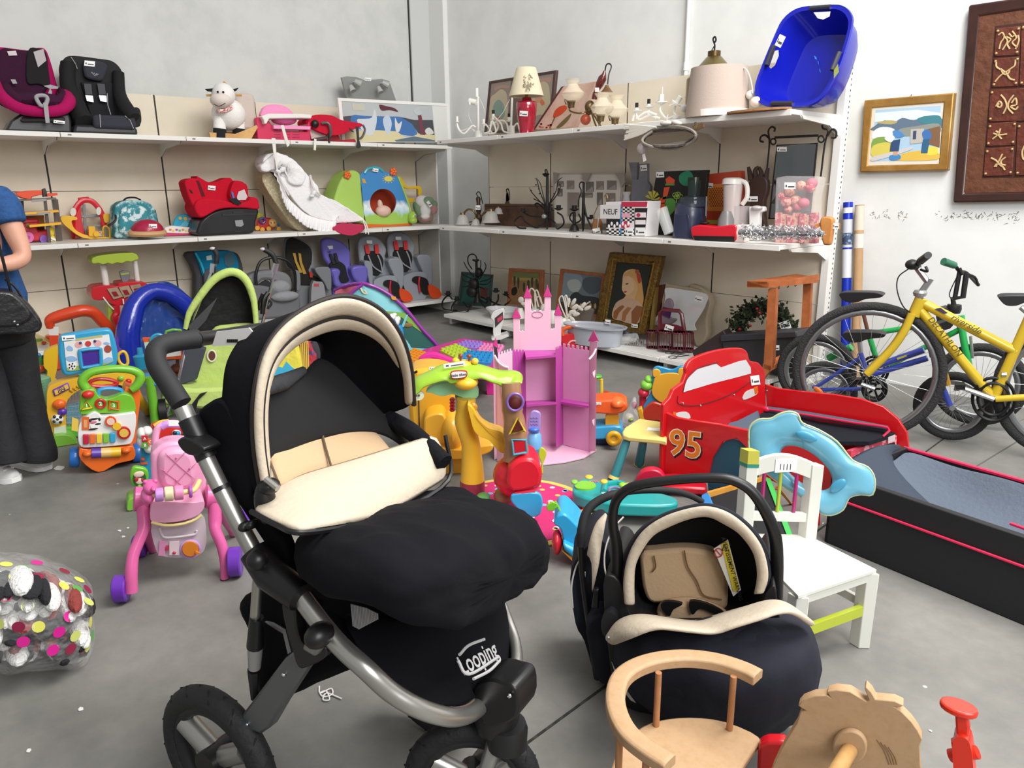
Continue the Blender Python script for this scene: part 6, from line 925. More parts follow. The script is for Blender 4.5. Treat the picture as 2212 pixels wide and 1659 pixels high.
Q('hood',bkc,hood,sol=.008);Q('hood_trim',lm,t([(75,850,-.03),(110,720,-.03),(200,580,-.03),(300,460,-.03),(410,400,-.03),(500,410,-.03),(570,480,-.03),(615,600,-.03),(630,700,-.03),(640,820,-.03)],[16,24,28,30,32,32,30,26,22,20],10,4));Q('hood_back',bkc,e(curve2([(100,880),(200,640),(330,480),(420,440),(530,480),(600,640),(630,850)],3),.2,.22));Q('side_panel',M('#3a3b3e',.8),e([(95,830),(330,600),(240,780),(130,900)],-.02,.0))
Q('seat_back',lm,e(curve2([(290,860),(400,820),(660,820),(650,1000),(560,1300),(160,1320),(200,1050)],3),.08,.12),bv=.015);Q('seat',lm,e(curve2([(-120,1440),(-40,1330),(160,1330),(480,1330),(480,1480),(150,1490),(20,1480)],3),-.1,.1),bv=.03);Q('side_cover',M('#3a3d46',.8),e([(75,1000),(245,1000),(170,1250),(10,1310),(40,1150)],.0,.04),bv=.008);Q('patch',M('#5a3020',.8),disc(285,1065,.07,.08,32,42));Q('patch_rim',M('#d8d2c2',.8),ring(285,1065,.07,34,44,7))
for pts,n1 in(([(300,210,.12),(325,260,.12),(320,330,.12)],0),([(700,215,.14),(770,260,.14),(800,330,.14)],1)):o=Q('handle',bkc,t(pts,[20,22,20],10,4));Q('handle_cap',M('#b8b0b8',.5),sp(pts[0][0]-8,pts[0][1],pts[0][2],22,14,.02),par=o)
Q('tube',chrome,t([(305,350,.12),(250,490,.12),(120,800,.12)],13,8),t([(300,330,.12),(292,400,.12)],24,8));Q('tube',chrome,t([(795,350,.14),(735,610,.14),(700,760,.14),(640,1000,.1)],13,8),t([(800,330,.14),(780,400,.14)],24,8));Q('lock',black,t([(735,560,.13),(700,620,.12),(690,730,.12)],20,8,3),t([(690,570,.12),(660,650,.12),(670,700,.12)],12,8,3),t([(740,620,.13),(760,650,.13),(730,690,.13)],10,6,3))
zm('k')
Q('strap',black,e([(410,1010),(480,920),(530,905),(470,960),(450,1040),(455,1090),(415,1090)],-.12,-.11));Q('tube',chrome,t([(380,620,.02),(330,850,-.05),(245,1080,-.12)],10,8));Q('leg',M('#9a9c9e',.3,.8),t([(290,960,-.1),(250,1080,-.12),(235,N,-.12)],9,8));Q('leg',M('#9a9c9e',.3,.8),t([(480,900,.15),(500,N,.2)],9,8))
for x,d in((240,-.12),(500,.2)):Q('wheel',black,lambda b,F,x=x,d=d:b.tube([F.p(x,N,d)+Zv*.075-F.r*.02,F.p(x,N,d)+Zv*.075+F.r*.02],.074,20))
zm('d')
T=Th('printed_bag','yellow and blue printed plastic bag behind the big stroller','bag',FG(900,1500,0));Q('body',M('#d8cb4a',.4,bump=(14,.6)),e(curve2([(650,1250),(680,1040),(760,980),(900,930),(970,960),(1010,1100),(1020,1250),(1000,N),(660,N)],3),.0,.2),bv=.03);Q('print',[M('#3aa4c8',.5),M('#e6e2b8',.5)],e([(780,1200),(820,1150),(850,1160),(880,1110),(920,1150),(970,1190),(960,1230),(790,1240)],-.006,0))
T=Th('gift_bag','red and purple foil bag beside the yellow printed bag','bag',FG(1070,1480,0));Q('body',M('#a8343c',.25,var=(16,'#4a3a6a',.5,.1),bump=(20,.6)),e(curve2([(985,960),(1060,950),(1100,1020),(1130,1100),(1100,N),(1000,N)],3),.02,.12),bv=.02);Q('fringe',P_('#d8b84a'),*[e([(990+i*14,940),(998+i*14,940),(1006+i*14,1180),(996+i*14,1180)],.0,.006)for i in range(5)]);
one('fabric_roll','dark grey fabric roll leaning beside the foil bag','bag',FG(1150,1480,0),K_('#3a3a40'),t([(1060,980,.1),(1130,1060,.1),(1160,1300,.1),(1160,N,.1)],60,12,3))
# ----------------- play tent and chef toy -----------------
F=FG(1900,1130,0)
T=Th('play_dome','turquoise play dome tent with purple edging and green mesh door','play tent',F);tq=M('#79bcc4',.7)
apex=(1490,490,.0)
def dome(b,F):
 A=catmull([F.p(1490,490,-.1),F.p(1640,540,-.1),F.p(1800,660,-.1),F.p(1960,850,-.1),F.p(2090,1000,-.1),F.p(2110,None,-.1)],5);B_=catmull([F.p(1490,490,-.1),F.p(1400,560,-.1),F.p(1320,700,-.1),F.p(1290,900,-.1),F.p(1280,1000,-.1),F.p(1280,None,-.1)],5)
 C_=[]
 b.loft([A,[(p+q)/2-F.n*.03 for p,q in zip(A,B_)],B_],cap=False,closed=False)
Q('front_wall',tq,dome,sol=.004);Q('door',M('#2a5f58',.8),e([(1640,720),(1820,720),(1900,780),(2080,1000),(1800,1000),(1680,900)],-.118,-.112));Q('door_band',M('#7fae4a',.7),e([(1640,705),(1820,722),(1900,790),(1960,880),(1890,830),(1800,760),(1650,745)],-.122,-.118));Q('door_tie',M('#7cc4cc',.7),e([(1830,740),(1850,735),(1815,835),(1795,835)],-.128,-.122));Q('door_picture',M('#8a6a3a',.8),sp(1850,820,-.12,40,18,.006))
Q('edging',P_('#8a2f96'),t([(1265,545,.1),(1350,510,.0),(1490,490,-.12),(1640,540,-.12),(1800,660,-.12),(1960,850,-.12),(2095,1005,-.12),(2110,N,-.12)],14,8,5));Q('edging',P_('#8a2f96'),t([(1490,495,-.12),(1400,560,-.12),(1330,680,-.12),(1290,900,-.12),(1280,N,-.12)],12,8,5));Q('side_wall',M('#b85a6c',.8),e([(1270,550),(1350,515),(1480,500),(1400,560),(1330,680),(1290,800),(1240,800)],.02,.03));Q('tab',P_('#d8962c'),e([(1712,590),(1750,595),(1758,622),(1720,615)],-.14,-.12),label='orange pole tab');Q('loop',M('#c8c8a8',.7),t([(1470,525,-.13),(1490,560,-.13),(1520,570,-.13),(1500,540,-.13)],7,6,3))
T=Th('chef_toy','blue upright plastic toy with white puffy top beside the dome tent','toy',FG(1790,1180,0));cb=P_('#2a8fd0');Q('body',cb,la(1775,[(820,26),(860,34),(950,40),(1060,50),(N,55)],.0,16));Q('head',cb,sp(1725,795,-.02,32,30,.05));Q('hat',P_('#e6e4e2'),sp(1720,755,-.02,32,26,.05),sp(1750,790,.0,32,40,.04),sp(1770,770,.02,20,22,.03),sp(1740,735,.0,20,14,.03));Q('cap',P_('#c02c34'),sp(1690,745,-.02,28,16,.03));Q('eye',bk,sp(1712,790,-.07,4),sp(1728,788,-.07,4));Q('lettering',M('#a83044',.5),tx('H',1770,900,-.09,44,.03))
# ----------------- person at the left edge -----------------
zm('i')
fL_,fR_=G(60,1560),G(330,1450);base=(fL_+fR_)/2;base.z=0
F=Fr(base)
pr=Th('person','person at the left edge in blue short sleeved top, black trousers and white trainers','person',F).o
def body(name,chain,mat,parent,ss=2,n=14):
 """one smooth tapered limb or trunk through the given (point, radius) joints"""
 b=B();P=catmull([c[0]for c in chain],4);R=[]
 for i in range(len(P)):
  k=i/4;j=min(int(k),len(chain)-2);f_=k-j;R.append(chain[j][1]*(1-f_)+chain[j+1][1]*f_)
 b.tube(P,R,n);return b.out(name,mat,parent,ss=1)
pt=lambda x,y,d:F.p(x,y,d)
sk=M('#c9967f',.55,bump=(50,.08));den=M('#1d4a80',.85,var=(50,'#16396a',.45),bump=(90,.2));trs=M('#101116',.8,bump=(20,.3))
hipL,hipR=pt(-60,260,.05),pt(90,250,-.05)
zf=lambda p,z:V(p.x,p.y,z)
bv_=[];be_=[]
def addv(p,r,par=None):bv_.append((Vector(p),r));be_.append((par,len(bv_)-1))if par is not None else None;return len(bv_)-1
pel=addv(pt(-50,210,0),.14);wst_=addv(zf(pt(-170,80,0),1.02),.13,pel);chs=addv(zf(pt(-230,0,0),1.22),.15,wst_)
nb=bv_[chs][0];nk=addv(nb+V(0,0,.2),.05,chs);hd=addv(nb+V(0,0,.28)-F.n*.01,.085,nk);ht=addv(nb+V(0,0,.4)-F.n*.01,.08,hd)
zm('b')
shR=addv(pt(0,190,-.08),.06,chs);elR=addv(pt(215,700,-.14),.042,shR);
mid=addv(pt(120,740,-.16),.042,elR);wrR=addv(pt(-40,770,-.2),.03,mid);haR=addv(pt(-80,775,-.22),.035,wrR)
shL=addv(nb-F.r*.19+V(0,0,.12)+F.n*.02,.06,chs);elL=addv(nb-F.r*.26-V(0,0,.14),.045,shL);wrL=addv(nb-F.r*.2-F.n*.2-V(0,0,.18),.032,elL);haL=addv(nb-F.r*.16-F.n*.27-V(0,0,.16),.035,wrL)
zm('i')
me=bpy.data.meshes.new('body');me.from_pydata([tuple(v-base)for v,r in bv_],be_,[]);me.materials.append(sk)
bo=bpy.data.objects.new('body',me);COL.objects.link(bo);bo.parent=pr
k=bo.modifiers.new('skin','SKIN');k.use_smooth_shade=True
import bmesh
bm=bmesh.new();bm.from_mesh(me);ly=bm.verts.layers.skin.verify()
bm.verts.ensure_lookup_table()
for i,(v,r)in enumerate(bv_):bm.verts[i][ly].radius=(r,r);bm.verts[i][ly].use_root=(i==0)
bm.to_mesh(me);bm.free();k=bo.modifiers.new('smooth','SUBSURF');k.levels=k.render_levels=2
for hand,wr,s_ in((bv_[haR][0],bv_[wrR][0],1),(bv_[haL][0],bv_[wrL][0],-1)):
 d_=(hand-wr).normalized();sd=d_.cross(Zv).normalized()
 for q in range(4):body('finger',[(hand+sd*(.012*(q-1.5)),.011),(hand+sd*(.016*(q-1.5))+d_*.045,.0095),(hand+sd*(.017*(q-1.5))+d_*(.07-.006*abs(q-1.5))-Zv*.015,.0085),(hand+sd*(.016*(q-1.5))+d_*(.085-.008*abs(q-1.5))-Zv*.035,.007)],sk,bo)
 body('thumb',[(wr+d_*.03+sd*.02*s_,.012),(wr+d_*.06+sd*.045*s_,.0105),(wr+d_*.09+sd*.05*s_-Zv*.01,.009)],sk,bo)
hp=bv_[hd][0]
T=pr
hr=B();hr.ell(hp+V(0,0,.07)+F.n*.02,F.r*.098,F.n*.115,Zv*.13,lo=-.35);hr.out('hair',M('#3a2518',.7,bump=(60,.6)),pr)
fc=-F.r*.9-F.n*.3;fc.normalize();fs=fc.cross(Zv)
for nm,off,r,m in(('eye',.03,.011,'#f0ece8'),('eye',-.03,.011,'#f0ece8')):b=B();b.ell(hp+fc*.075+fs*off+V(0,0,.05),fs*r,fc*r,Zv*r*.8);b.out(nm,M(m,.3),pr)
b=B();b.tube([hp+fc*.08+V(0,0,.045),hp+fc*.105+V(0,0,.015),hp+fc*.085+V(0,0,.008)],[.008,.014,.01]);b.out('nose',sk,bo)
b=B();b.ell(hp+fc*.083-V(0,0,.02),fs*.024,fc*.006,Zv*.007);b.out('mouth',M('#a05a54',.5),bo)
for s_ in(-1,1):b=B();b.ell(hp+fs*.088*s_+V(0,0,.03),fs*.01,fc*.018,Zv*.03);b.out('ear',sk,bo)
b=B();zz_=[(bv_[pel][0]+V(0,0,-.02),.18),(bv_[wst_][0],.155),(bv_[wst_][0]*.5+bv_[chs][0]*.5,.165),(bv_[chs][0]+V(0,0,.06),.175),(bv_[chs][0]+V(0,0,.15),.13),(bv_[chs][0]+V(0,0,.19),.065)]
b.loft([[c+F.r*(r*1.1*math.cos(a*.314))+F.n*(r*.75*math.sin(a*.314))for a in range(20)]for c,r in zz_]);o_shirt=b.out('shirt',den,pr,ss=1)
zm('b')
body('sleeve',[(pt(-60,200,-.06),.085),(pt(20,270,-.09),.082),(pt(80,420,-.11),.076)],den,o_shirt)
body('sleeve',[(bv_[shL][0]+F.r*.03,.08),(bv_[shL][0]-F.r*.03-V(0,0,.08),.075),(bv_[shL][0]*.4+bv_[elL][0]*.6,.068)],den,o_shirt)
zm('i')
ank1,ank2=G(70,1500),G(330,1400)
tro=body('trousers',[(bv_[pel][0]+V(0,0,.04),.165),(bv_[pel][0]-V(0,0,.05),.17),(bv_[pel][0]-V(0,0,.12),.15)],trs,pr)
body('trouser_leg',[(pt(80,300,.0),.105),(pt(130,480,-.02),.098),(pt(200,760,-.04),.078),(pt(260,1060,-.05),.078),(pt(300,1320,-.06),.1),(pt(300,1385,-.06),.1)],trs,tro)
body('trouser_leg',[(pt(-70,300,.02),.105),(pt(-60,480,.0),.096),(pt(-40,760,-.04),.076),(pt(0,1060,-.08),.075),(pt(50,1350,-.12),.088),(pt(60,1430,-.13),.09)],trs,tro)
shw=M('#dddcda',.5)
for(x,y,d,dirx)in((330,1468,-.07,1),(60,1570,-.14,1)):
 c=G(x,y);dv_=(F.r*.45-F.n*1.0*.6).normalized()if False else(F.r*.5*dirx-F.n*.85).normalized();sv=dv_.cross(Zv)
 b=B();ft=[(-.13,.036,.07),(-.08,.042,.085),(0,.045,.075),(.06,.048,.055),(.11,.042,.042),(.135,.02,.03)]
 b.loft([[c-dv_*.0+dv_*(k_-.06)+sv*(w*math.cos(a*.449))+Zv*max(.022,.022+h_*(math.sin(a*.449)))for a in range(14)]for k_,w,h_ in ft]);so=b.out('shoe',shw,pr,ss=1)
 b=B();b.loft([[c+dv_*(k_-.06)+sv*(w*1.08*s2)+Zv*z for s2,z in((-1,.002),(1,.002),(1,.026),(-1,.026))]for k_,w,h_ in ft]);b.out('sole',M('#e8e8e6',.6),so)
 b=B()
 for q in range(3):b.tube([c+dv_*(-.02+q*.025)+sv*.025+Zv*(.088-q*.012),c+dv_*(-.02+q*.025)-sv*.025+Zv*(.088-q*.012)],.004,6)
 b.out('laces',M('#f4f4f2',.7),so)
zm('b')
F=Fr(base-F.n*.27)
T=Th('handbag','black leather shoulder bag hanging at the hip of the person','handbag',Fr(F.p(120,1150,0)))
lb=M('#17171a',.35,bump=(30,.25),coat=.2)
Q('body',lb,e(curve2([(-120,1000),(0,985),(90,990),(170,1030),(260,1120),(330,1210),(360,1270),(330,1330),(220,1350),(100,1350),(-120,1330)],4),-.06,.08),bv=.03);Q('flap',lb,e(curve2([(-120,1000),(0,985),(100,1000),(190,1070),(270,1180),(240,1240),(100,1290),(-120,1260)],4),-.08,-.05),bv=.012);Q('strap',lb,t([(100,1010,-.03),(70,900,-.05),(20,700,-.08),(-60,420,-.1)],12,8,4,flat=.4),t([(190,1040,-.02),(120,940,-.03),(40,880,-.04)],9,8,3));Q('stud',M('#c8c8c8',.2,1),sp(122,1243,-.085,11,9,.004),sp(150,1270,-.085,11,9,.004));Q('buckle',M('#c8c8c8',.2,1),t([(30,1000,-.09),(50,1000,-.09),(50,1020,-.09),(30,1020,-.09)],3,5,closed=True))
def eq(pts,th,n=None):
 return lambda b,F:b.prism([F.p(*q)for q in pts],(n or F.n)*th)
def surf(rows,sub=6):
 return lambda b,F:b.grid([catmull([F.p(*q)for q in r],sub)for r in rows])
# ----------------- pink castle -----------------
zm('m')
F=FG(1115,850)
T=Th('doll_castle','tall pink wooden doll castle with turrets and magenta shelves in the middle of the floor','doll house',F)
cp,cm,ci=M('#dfb0c6',.5),M('#b0449a',.5),M('#d49abf',.5)
def semi(b,F):
 A=[F.p(750,905,-.05)]+[G(x,y)for x,y in((760,940),(830,975),(950,1000),(1130,1000),(1300,980),(1450,945),(1540,890))]+[F.p(1545,870,-.06),F.p(1400,838,.02),F.p(880,838,.02)]
 A=[V(p.x,p.y,.001)for p in A];b.prism(A,V(0,0,.012))
Q('base',cp,semi,bv=.002)
zm('g')
Q('tower',cp,e([(660,985),(658,690),(710,690),(712,790),(722,797),(726,785),(735,785),(739,797),(748,790),(750,530),(798,530),(800,632),(815,640),(820,630),(838,630),(842,640),(862,640),(866,630),(884,630),(888,640),(905,632),(908,520),(958,520),(958,780),(966,772),(972,780),(980,770),(990,772),(990,668),(1042,668),(1040,985)],.0,.014),bv=.002)
for x0,x1,xa,y0,ya,nm in((738,808,770,530,445,0),(896,966,930,522,437,0),(645,720,682,692,610,0),(983,1050,1016,668,587,0)):Q('roof',P_('#c2377f'),e([(x0,y0),(xa-3,ya+5),(xa-3,ya-8),(xa+3,ya-8),(xa+3,ya+5),(x1,y0)],-.006,.02),bv=.002)
Q('oval',M('#a05a7a',.5),ring(850,664,-.001,42,24,2.5,20,5))
zm('m')
ctr=Q('back_panel',ci,e([(985,95),(1240,95),(1235,845),(1000,845)],.0,.012));Q('shelf',cm,eq([(995,152,-.12),(1230,132,-.12),(1245,100,.0),(985,100,.0)],.012,V(0,0,-1)));Q('shelf',cm,eq([(1000,520,-.12),(1240,500,-.12),(1230,482,.0),(995,490,.0)],.012,V(0,0,-1)))
def battle(x0,y0,d0,x1,y1,d1,n,h):
 o=[]
 for i in range(n):
  for a,up in((0,1),(.55,1),(.55,0),(1,0)):k=(i+a)/n;o.append((x0+(x1-x0)*k,y0+(y1-y0)*k-(h if up else 0),d0+(d1-d0)*k))
 return o
Q('column',cm,eq(battle(893,108,-.1,992,112,.0,4,18)+[(1000,845,.0),(905,890,-.1)],.012),bv=.001);Q('column',cm,eq(battle(1228,92,-.12,1282,72,.0,4,18)+[(1285,828,.0),(1230,850,-.12)],.012),bv=.001)
Q('right_wall',M('#cd8db4',.5),eq(battle(1285,72,.0,1490,100,-.1,6,26)+[(1485,890,-.1),(1285,830,.0)],.012),bv=.001)
def heartcut(x,y):return[(x,y-25),(x+10,y-38),(x+14,y-20),(x+4,y+28),(x-8,y),(x-10,y-20)]
Q('side_edge',cp,eq([(1495,30,-.1),(1555,25,-.16),(1545,160,-.16),(1540,880,-.17),(1485,890,-.1),(1490,100,-.1)],.012),bv=.001);Q('roof',P_('#c2377f'),eq([(1480,28,-.1),(1525,-60,-.13),(1565,28,-.16)],.014),bv=.002);Q('heart',M('#f0dbe6',.6),*[e(heartcut(x,y),-.152,-.15)for x,y in((1525,285),(1522,660))]);Q('curve_edge',M('#f2e8ee',.5),t([(1490,165,-.165),(1520,130,-.165),(1542,85,-.165)],8,6,4));Q('shelf',cm,eq([(1245,495,-.02),(1485,530,-.18),(1485,505,-.1),(1290,472,.0)],.012,V(0,0,-1)))
Q('left_wall',cp,eq([(895,890,-.1),(750,960,-.2),(740,60,-.2),(775,75,-.19),(775,140,-.19)]+battle(780,135,-.19,890,100,-.1,5,18),.012),bv=.001);Q('left_side',cp,eq([(858,1000,-.26),(858,225,-.26),(820,205,-.24),(780,170,-.22),(750,120,-.2),(742,60,-.2),(770,75,-.2),(770,990,-.22)],.012,V(0,0,0)+F.n),bv=.001);Q('roof',P_('#c2377f'),eq([(732,92,-.2),(758,-5,-.2),(782,85,-.19)],.014),bv=.002);Q('curve_edge',M('#f2e8ee',.5),t([(752,135,-.225),(780,185,-.24),(820,218,-.255),(858,230,-.265)],7,6,4))
# ----------------- sand bucket, giraffe tree, ride-on, mat, block table -----------------
T=Th('sand_bucket','blue castle sand bucket with lilac spade in front of the pink castle','bucket',FG(1060,985));bb2=P_('#3f8fc8');Q('body',bb2,la(1058,[(850,66),(880,62),(N,50)],0,18));Q('tower',P_('#6fa8dc'),la(1062,[(735,40),(750,52),(790,56),(800,60),(850,56)],0,18));Q('spade',P_('#9a86c8'),e(curve2([(1038,575),(1105,580),(1110,640),(1100,735),(1020,740),(1010,680)],3),-.02,.0),bv=.006);Q('zigzag',P_('#6f5fb0'),*[t([(1030+i*12,620+j*25+(i%2)*8,-.022)for i in range(6)],2.5,5)for j in range(3)]);Q('spade_handle',P_('#3a6fd0'),sp(1060,715,-.02,40,20,.02))
T=Th('toy_spade','lime green toy spade standing beside the red ball box','spade',FG(1125,1060));Q('spade',P_('#b5c22c'),e(curve2([(1100,870),(1125,855),(1155,890),(1150,930),(1128,990),(1130,N),(1112,N),(1115,980),(1095,920)],3),-.0,.012),bv=.004)
F=FG(720,1290)
T=Th('ball_drop_toy','yellow giraffe and brown tree ball drop toy with green leaf roof and red ball box','toy',F)
yg,gg,bt=P_('#e5b62e'),P_('#98c234'),P_('#9a7250')
def leaf(b,F):
 top=curve2([(95,440),(115,340),(240,270),(360,215),(520,200),(660,225),(790,265),(910,268),(960,295),(968,340)],4,False)
 bot=curve2([(110,455),(170,425),(210,385),(370,335),(420,365),(520,340),(600,330),(650,320),(720,350),(770,365),(830,395),(890,355),(968,360)],4,False)
 n=40;g_=lambda L,k:L[min(int(k*(len(L)-1)),len(L)-1)]
 rows=[[F.p(*g_(top,i/n),.16)for i in range(n+1)],[F.p(g_(top,i/n)[0],g_(top,i/n)[1],.06)+Zv*.012 for i in range(n+1)],[F.p(g_(top,i/n)[0]*.6+g_(bot,i/n)[0]*.4,g_(top,i/n)[1]*.6+g_(bot,i/n)[1]*.4,-.02)for i in range(n+1)],[F.p(*g_(bot,i/n),-.03)for i in range(n+1)]]
 b.grid(rows)
Q('roof',gg,leaf,sol=.008,ss=1);Q('back_leaf',P_('#98d8a6'),e(curve2([(215,420),(300,360),(450,345),(600,380),(625,450),(570,485),(500,465),(420,440),(340,455),(260,430)],3),.06,.12),bv=.01)
o=Q('badge',P_('#b51e24'),e(curve2([(405,290),(415,265),(470,255),(525,258),(540,275),(530,305),(480,318),(420,318)],3),-.045,-.03));Q('badge_face',M('#eceae6',.5),e(curve2([(412,290),(422,270),(470,262),(520,265),(532,278),(524,300),(478,312),(425,312)],3),-.048,-.045),par=o);Q('lettering',M('#1c2036',.5),tx('little tikes',472,289,-.0495,28,.02,0,.1),par=o);price(T,440,208,-.0,170,34,-.15)
Q('neck',yg,t([(530,470,.05),(530,560,.05),(520,660,.05),(560,800,.05),(570,880,.05),(578,1000,.05),(578,1110,.05)],[72,75,78,72,74,86,95],14,4));Q('hoof',P_('#8e2c40'),t([(578,1110,.05),(580,1230,.05)],[98,102],12));Q('head',yg,sp(530,345,.0,90,55,.06),sp(510,210,.06,70,40,.05));Q('ear',yg,sp(450,178,.05,30,25,.02),sp(598,182,.05,28,26,.02));Q('horn',P_('#8a3c28'),sp(487,140,.05,18),sp(553,143,.05,18),t([(487,150,.05),(490,200,.05)],7),t([(553,150,.05),(550,200,.05)],7));Q('toy_face',[M('#d8e0c0',.3),M('#4a3420',.4)],disc(150,452,-.02,.0,52,36),1,sp(140,450,-.025,8),sp(162,448,-.025,8))
Q('slide',yg,ec([(540,520),(590,560),(640,650),(710,700),(825,750),(832,890),(780,880),(710,800),(640,770),(590,720),(560,620)],-.06,.02),bv=.012);Q('chute',P_('#d9a428'),eq([(590,590,-.062),(620,640,-.062),(700,730,-.062),(820,830,-.062),(815,780,-.062),(710,710,-.062),(650,660,-.062)],-.002));Q('slide_hole',P_('#b8801c'),sp(580,540,-.02,38,38,.01));Q('bead_string',P_('#c21f26'),*[sp(422,480+i*26,.1,22,16,.025)for i in range(4)])
Q('trunk',bt,t([(880,350,-.1),(890,560,-.12),(892,585,-.12),(905,640,-.12),(912,760,-.13),(918,790,-.13),(925,950,-.14)],[70,78,72,78,88,82,100],18))
for nm,col,o_ in(('round_hole','#7f5fae',[ring(912,500,-.19,62,66,9)]),('triangle_hole','#e0c020',[t([(932,622,-.195),(990,725,-.2),(868,748,-.2)],10,8,closed=True)]),('square_hole','#4aa0b8',[t([(890,795,-.205),(995,790,-.2),(1003,890,-.205),(898,910,-.21)],11,8,closed=True)])):Q(nm,P_(col),*o_)
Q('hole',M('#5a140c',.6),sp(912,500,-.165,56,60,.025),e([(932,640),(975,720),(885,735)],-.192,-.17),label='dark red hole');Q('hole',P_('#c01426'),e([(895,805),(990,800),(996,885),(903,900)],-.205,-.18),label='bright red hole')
Q('ball_box',P_('#d0142a'),sp(930,1070,-.1,185,160,.12),e(curve2([(850,1080),(870,1010),(940,950),(1040,940),(1110,1010),(1120,1100),(1080,1170),(900,1200),(850,1140)],4),-.24,-.06),bv=.015);Q('flap',P_('#2f9fd0'),e(curve2([(880,1240),(910,1215),(1080,1205),(1125,1260),(1120,1340),(1090,1390),(1000,1390),(890,1290)],3),-.24,-.22),bv=.008);Q('hinge',P_('#c8203a'),t([(910,1215,-.23),(1065,1190,-.23)],16,8));Q('coconut',bt,sp(820,1230,-.05,75,60,.06));Q('leaf',P_('#5aa85a'),sp(665,1240,-.05,55,22,.05))
T=Th('ride_on_slide','large yellow plastic ride-on rocker behind the giraffe toy','ride-on toy',FG(430,1000));yd=P_('#e2a92c');Q('back',yd,e(curve2([(90,330),(120,260),(250,240),(400,270),(440,340),(420,700),(200,850),(90,640)],3),.05,.3),bv=.04);Q('seat',yd,e(curve2([(200,660),(250,600),(340,590),(380,640),(400,700),(480,760),(500,840),(470,880),(240,870)],3),-.1,.15),bv=.04);Q('dome',yd,sp(420,720,-.05,90,160,.12));Q('base',yd,e(curve2([(230,840),(480,870),(720,830),(740,860),(700,900),(560,940),(400,950),(250,900)],3),-.15,.2),bv=.02);Q('foot',P_('#d79c24'),e([(300,930),(620,930),(600,N),(320,N)],-.1,.15));Q('trim',black,t([(105,330,.05),(115,280,.04),(150,260,.04)],10,6,3),t([(160,400,.045),(165,700,.045)],4));price(T,270,236,.04,55,20)
T=Th('play_mat','round magenta play mat with white dots under the giraffe toy','mat',FG(920,1330))
def mat_(r0,z0,z1):
 def f(b,F):
  c=G(905,1350);A=[c+V(math.cos(i*.2094),math.sin(i*.2094),0)*r0 for i in range(30)];b.prism([V(p.x,p.y,z0)for p in A],V(0,0,z1-z0))
 return f
Q('edge',P_('#d8c860'),mat_(.36,.001,.008))
def matdots(b,F):
 c=G(905,1350)
 for i in range(70):
  a=random.uniform(0,6.28);r=.31*random.random()**.5;p=c+V(math.cos(a)*r,math.sin(a)*r,.0125);p.z=.0125;b.c=i%3;b.flat([p+V(math.cos(q*.785),math.sin(q*.785),0)*.013 for q in range(8)])
Q('pad',[M('#e8d8dc',.6),M('#d8b85a',.6),M('#6fb0d8',.6),M('#c8286c',.7)],3,mat_(.325,.008,.012),matdots,fix=False)
zm('o')
F=FG(980,855)
T=Th('block_table','magenta building block play table with coloured studded plates behind the giraffe toy','toy table',F);mgp=P_('#d0248a')
zt=F.p(980,795,0).z
def plate(c4,col,nx,ny,nm='stud_plate',h=.02):
 P=[G(x,y,zt)for x,y in c4]
 def studs(b,F):
  b.prism(P,V(0,0,h))
  for i in range(nx):
   for j in range(ny):
    u,v=(i+.5)/nx,(j+.5)/ny;p=P[0]*(1-u)*(1-v)+P[1]*u*(1-v)+P[2]*u*v+P[3]*(1-u)*v;r=min((P[1]-P[0]).length/nx,(P[3]-P[0]).length/ny)*.33
    b.tube([p+Zv*h*.9,p+Zv*(h+.016)],r,10)
 Q(nm,P_(col),studs)
P0=[G(x,y,zt-.045)for x,y in((868,800),(905,770),(1000,742),(1075,752),(1082,800),(1060,822),(930,818))]
Q('body',mgp,lambda b,F:b.prism(P0,V(0,0,.045)),bv=.008)
plate([(870,778),(900,792),(928,772),(895,760)],'#e0901c',5,5);plate([(950,762),(985,780),(1020,765),(985,750)],'#b8d03a',5,4);plate([(985,784),(1060,790),(1070,768),(1010,764)],'#2a8fc8',6,4);plate([(985,752),(1030,758),(1045,746),(1005,742)],'#9a7fd0',5,3);plate([(1030,762),(1080,768),(1090,752),(1045,748)],'#e088b8',6,3);plate([(870,800),(890,806),(900,796),(880,790)],'#3a90d0',3,2)
Q('rail',mgp,t([(918,795,-.02),(912,778,-.02),(935,768,-.01),(965,778,-.01),(995,790,-.02)],9,8,4));
for x in(890,1060):Q('leg',P_('#c41c30')if x<900 else mgp,e([(x-12,805),(x+18,810),(x+14,N),(x-8,N)],.0,.04))
zm('n')
# ----------------- toys between the castle and the red bed -----------------
T=Th('ride_on_car','orange blue and yellow baby walker toy to the right of the pink castle','toy',FG(480,445));Q('top',P_('#dc5a24'),e(curve2([(360,110),(420,95),(560,90),(640,120),(640,170),(560,205),(420,200),(360,190)],3),-.06,.1),bv=.02);Q('dome',P_('#e2682a'),sp(565,110,-.03,60,48,.06,lo=-.3));Q('column',P_('#e0a02c'),e(curve2([(480,205),(570,205),(580,300),(600,330),(460,330),(470,290)],3),-.03,.06),bv=.015);Q('base',P_('#3a9ccc'),e(curve2([(360,320),(440,300),(590,300),(610,380),(520,400),(360,400)],3),-.05,.1),bv=.015);Q('under',P_('#1c2c50'),e([(360,390),(520,390),(510,N),(360,N)],.0,.1));price(T,415,118,-.065,45,18)
for x in(538,820):
 if x==538:o=Q('wheel',P_('#e0a81e'),ring(x,395,-.08,42,40,22,20,10));Q('hub',P_('#e8b83a'),disc(x,395,-.085,-.05,24),par=o)
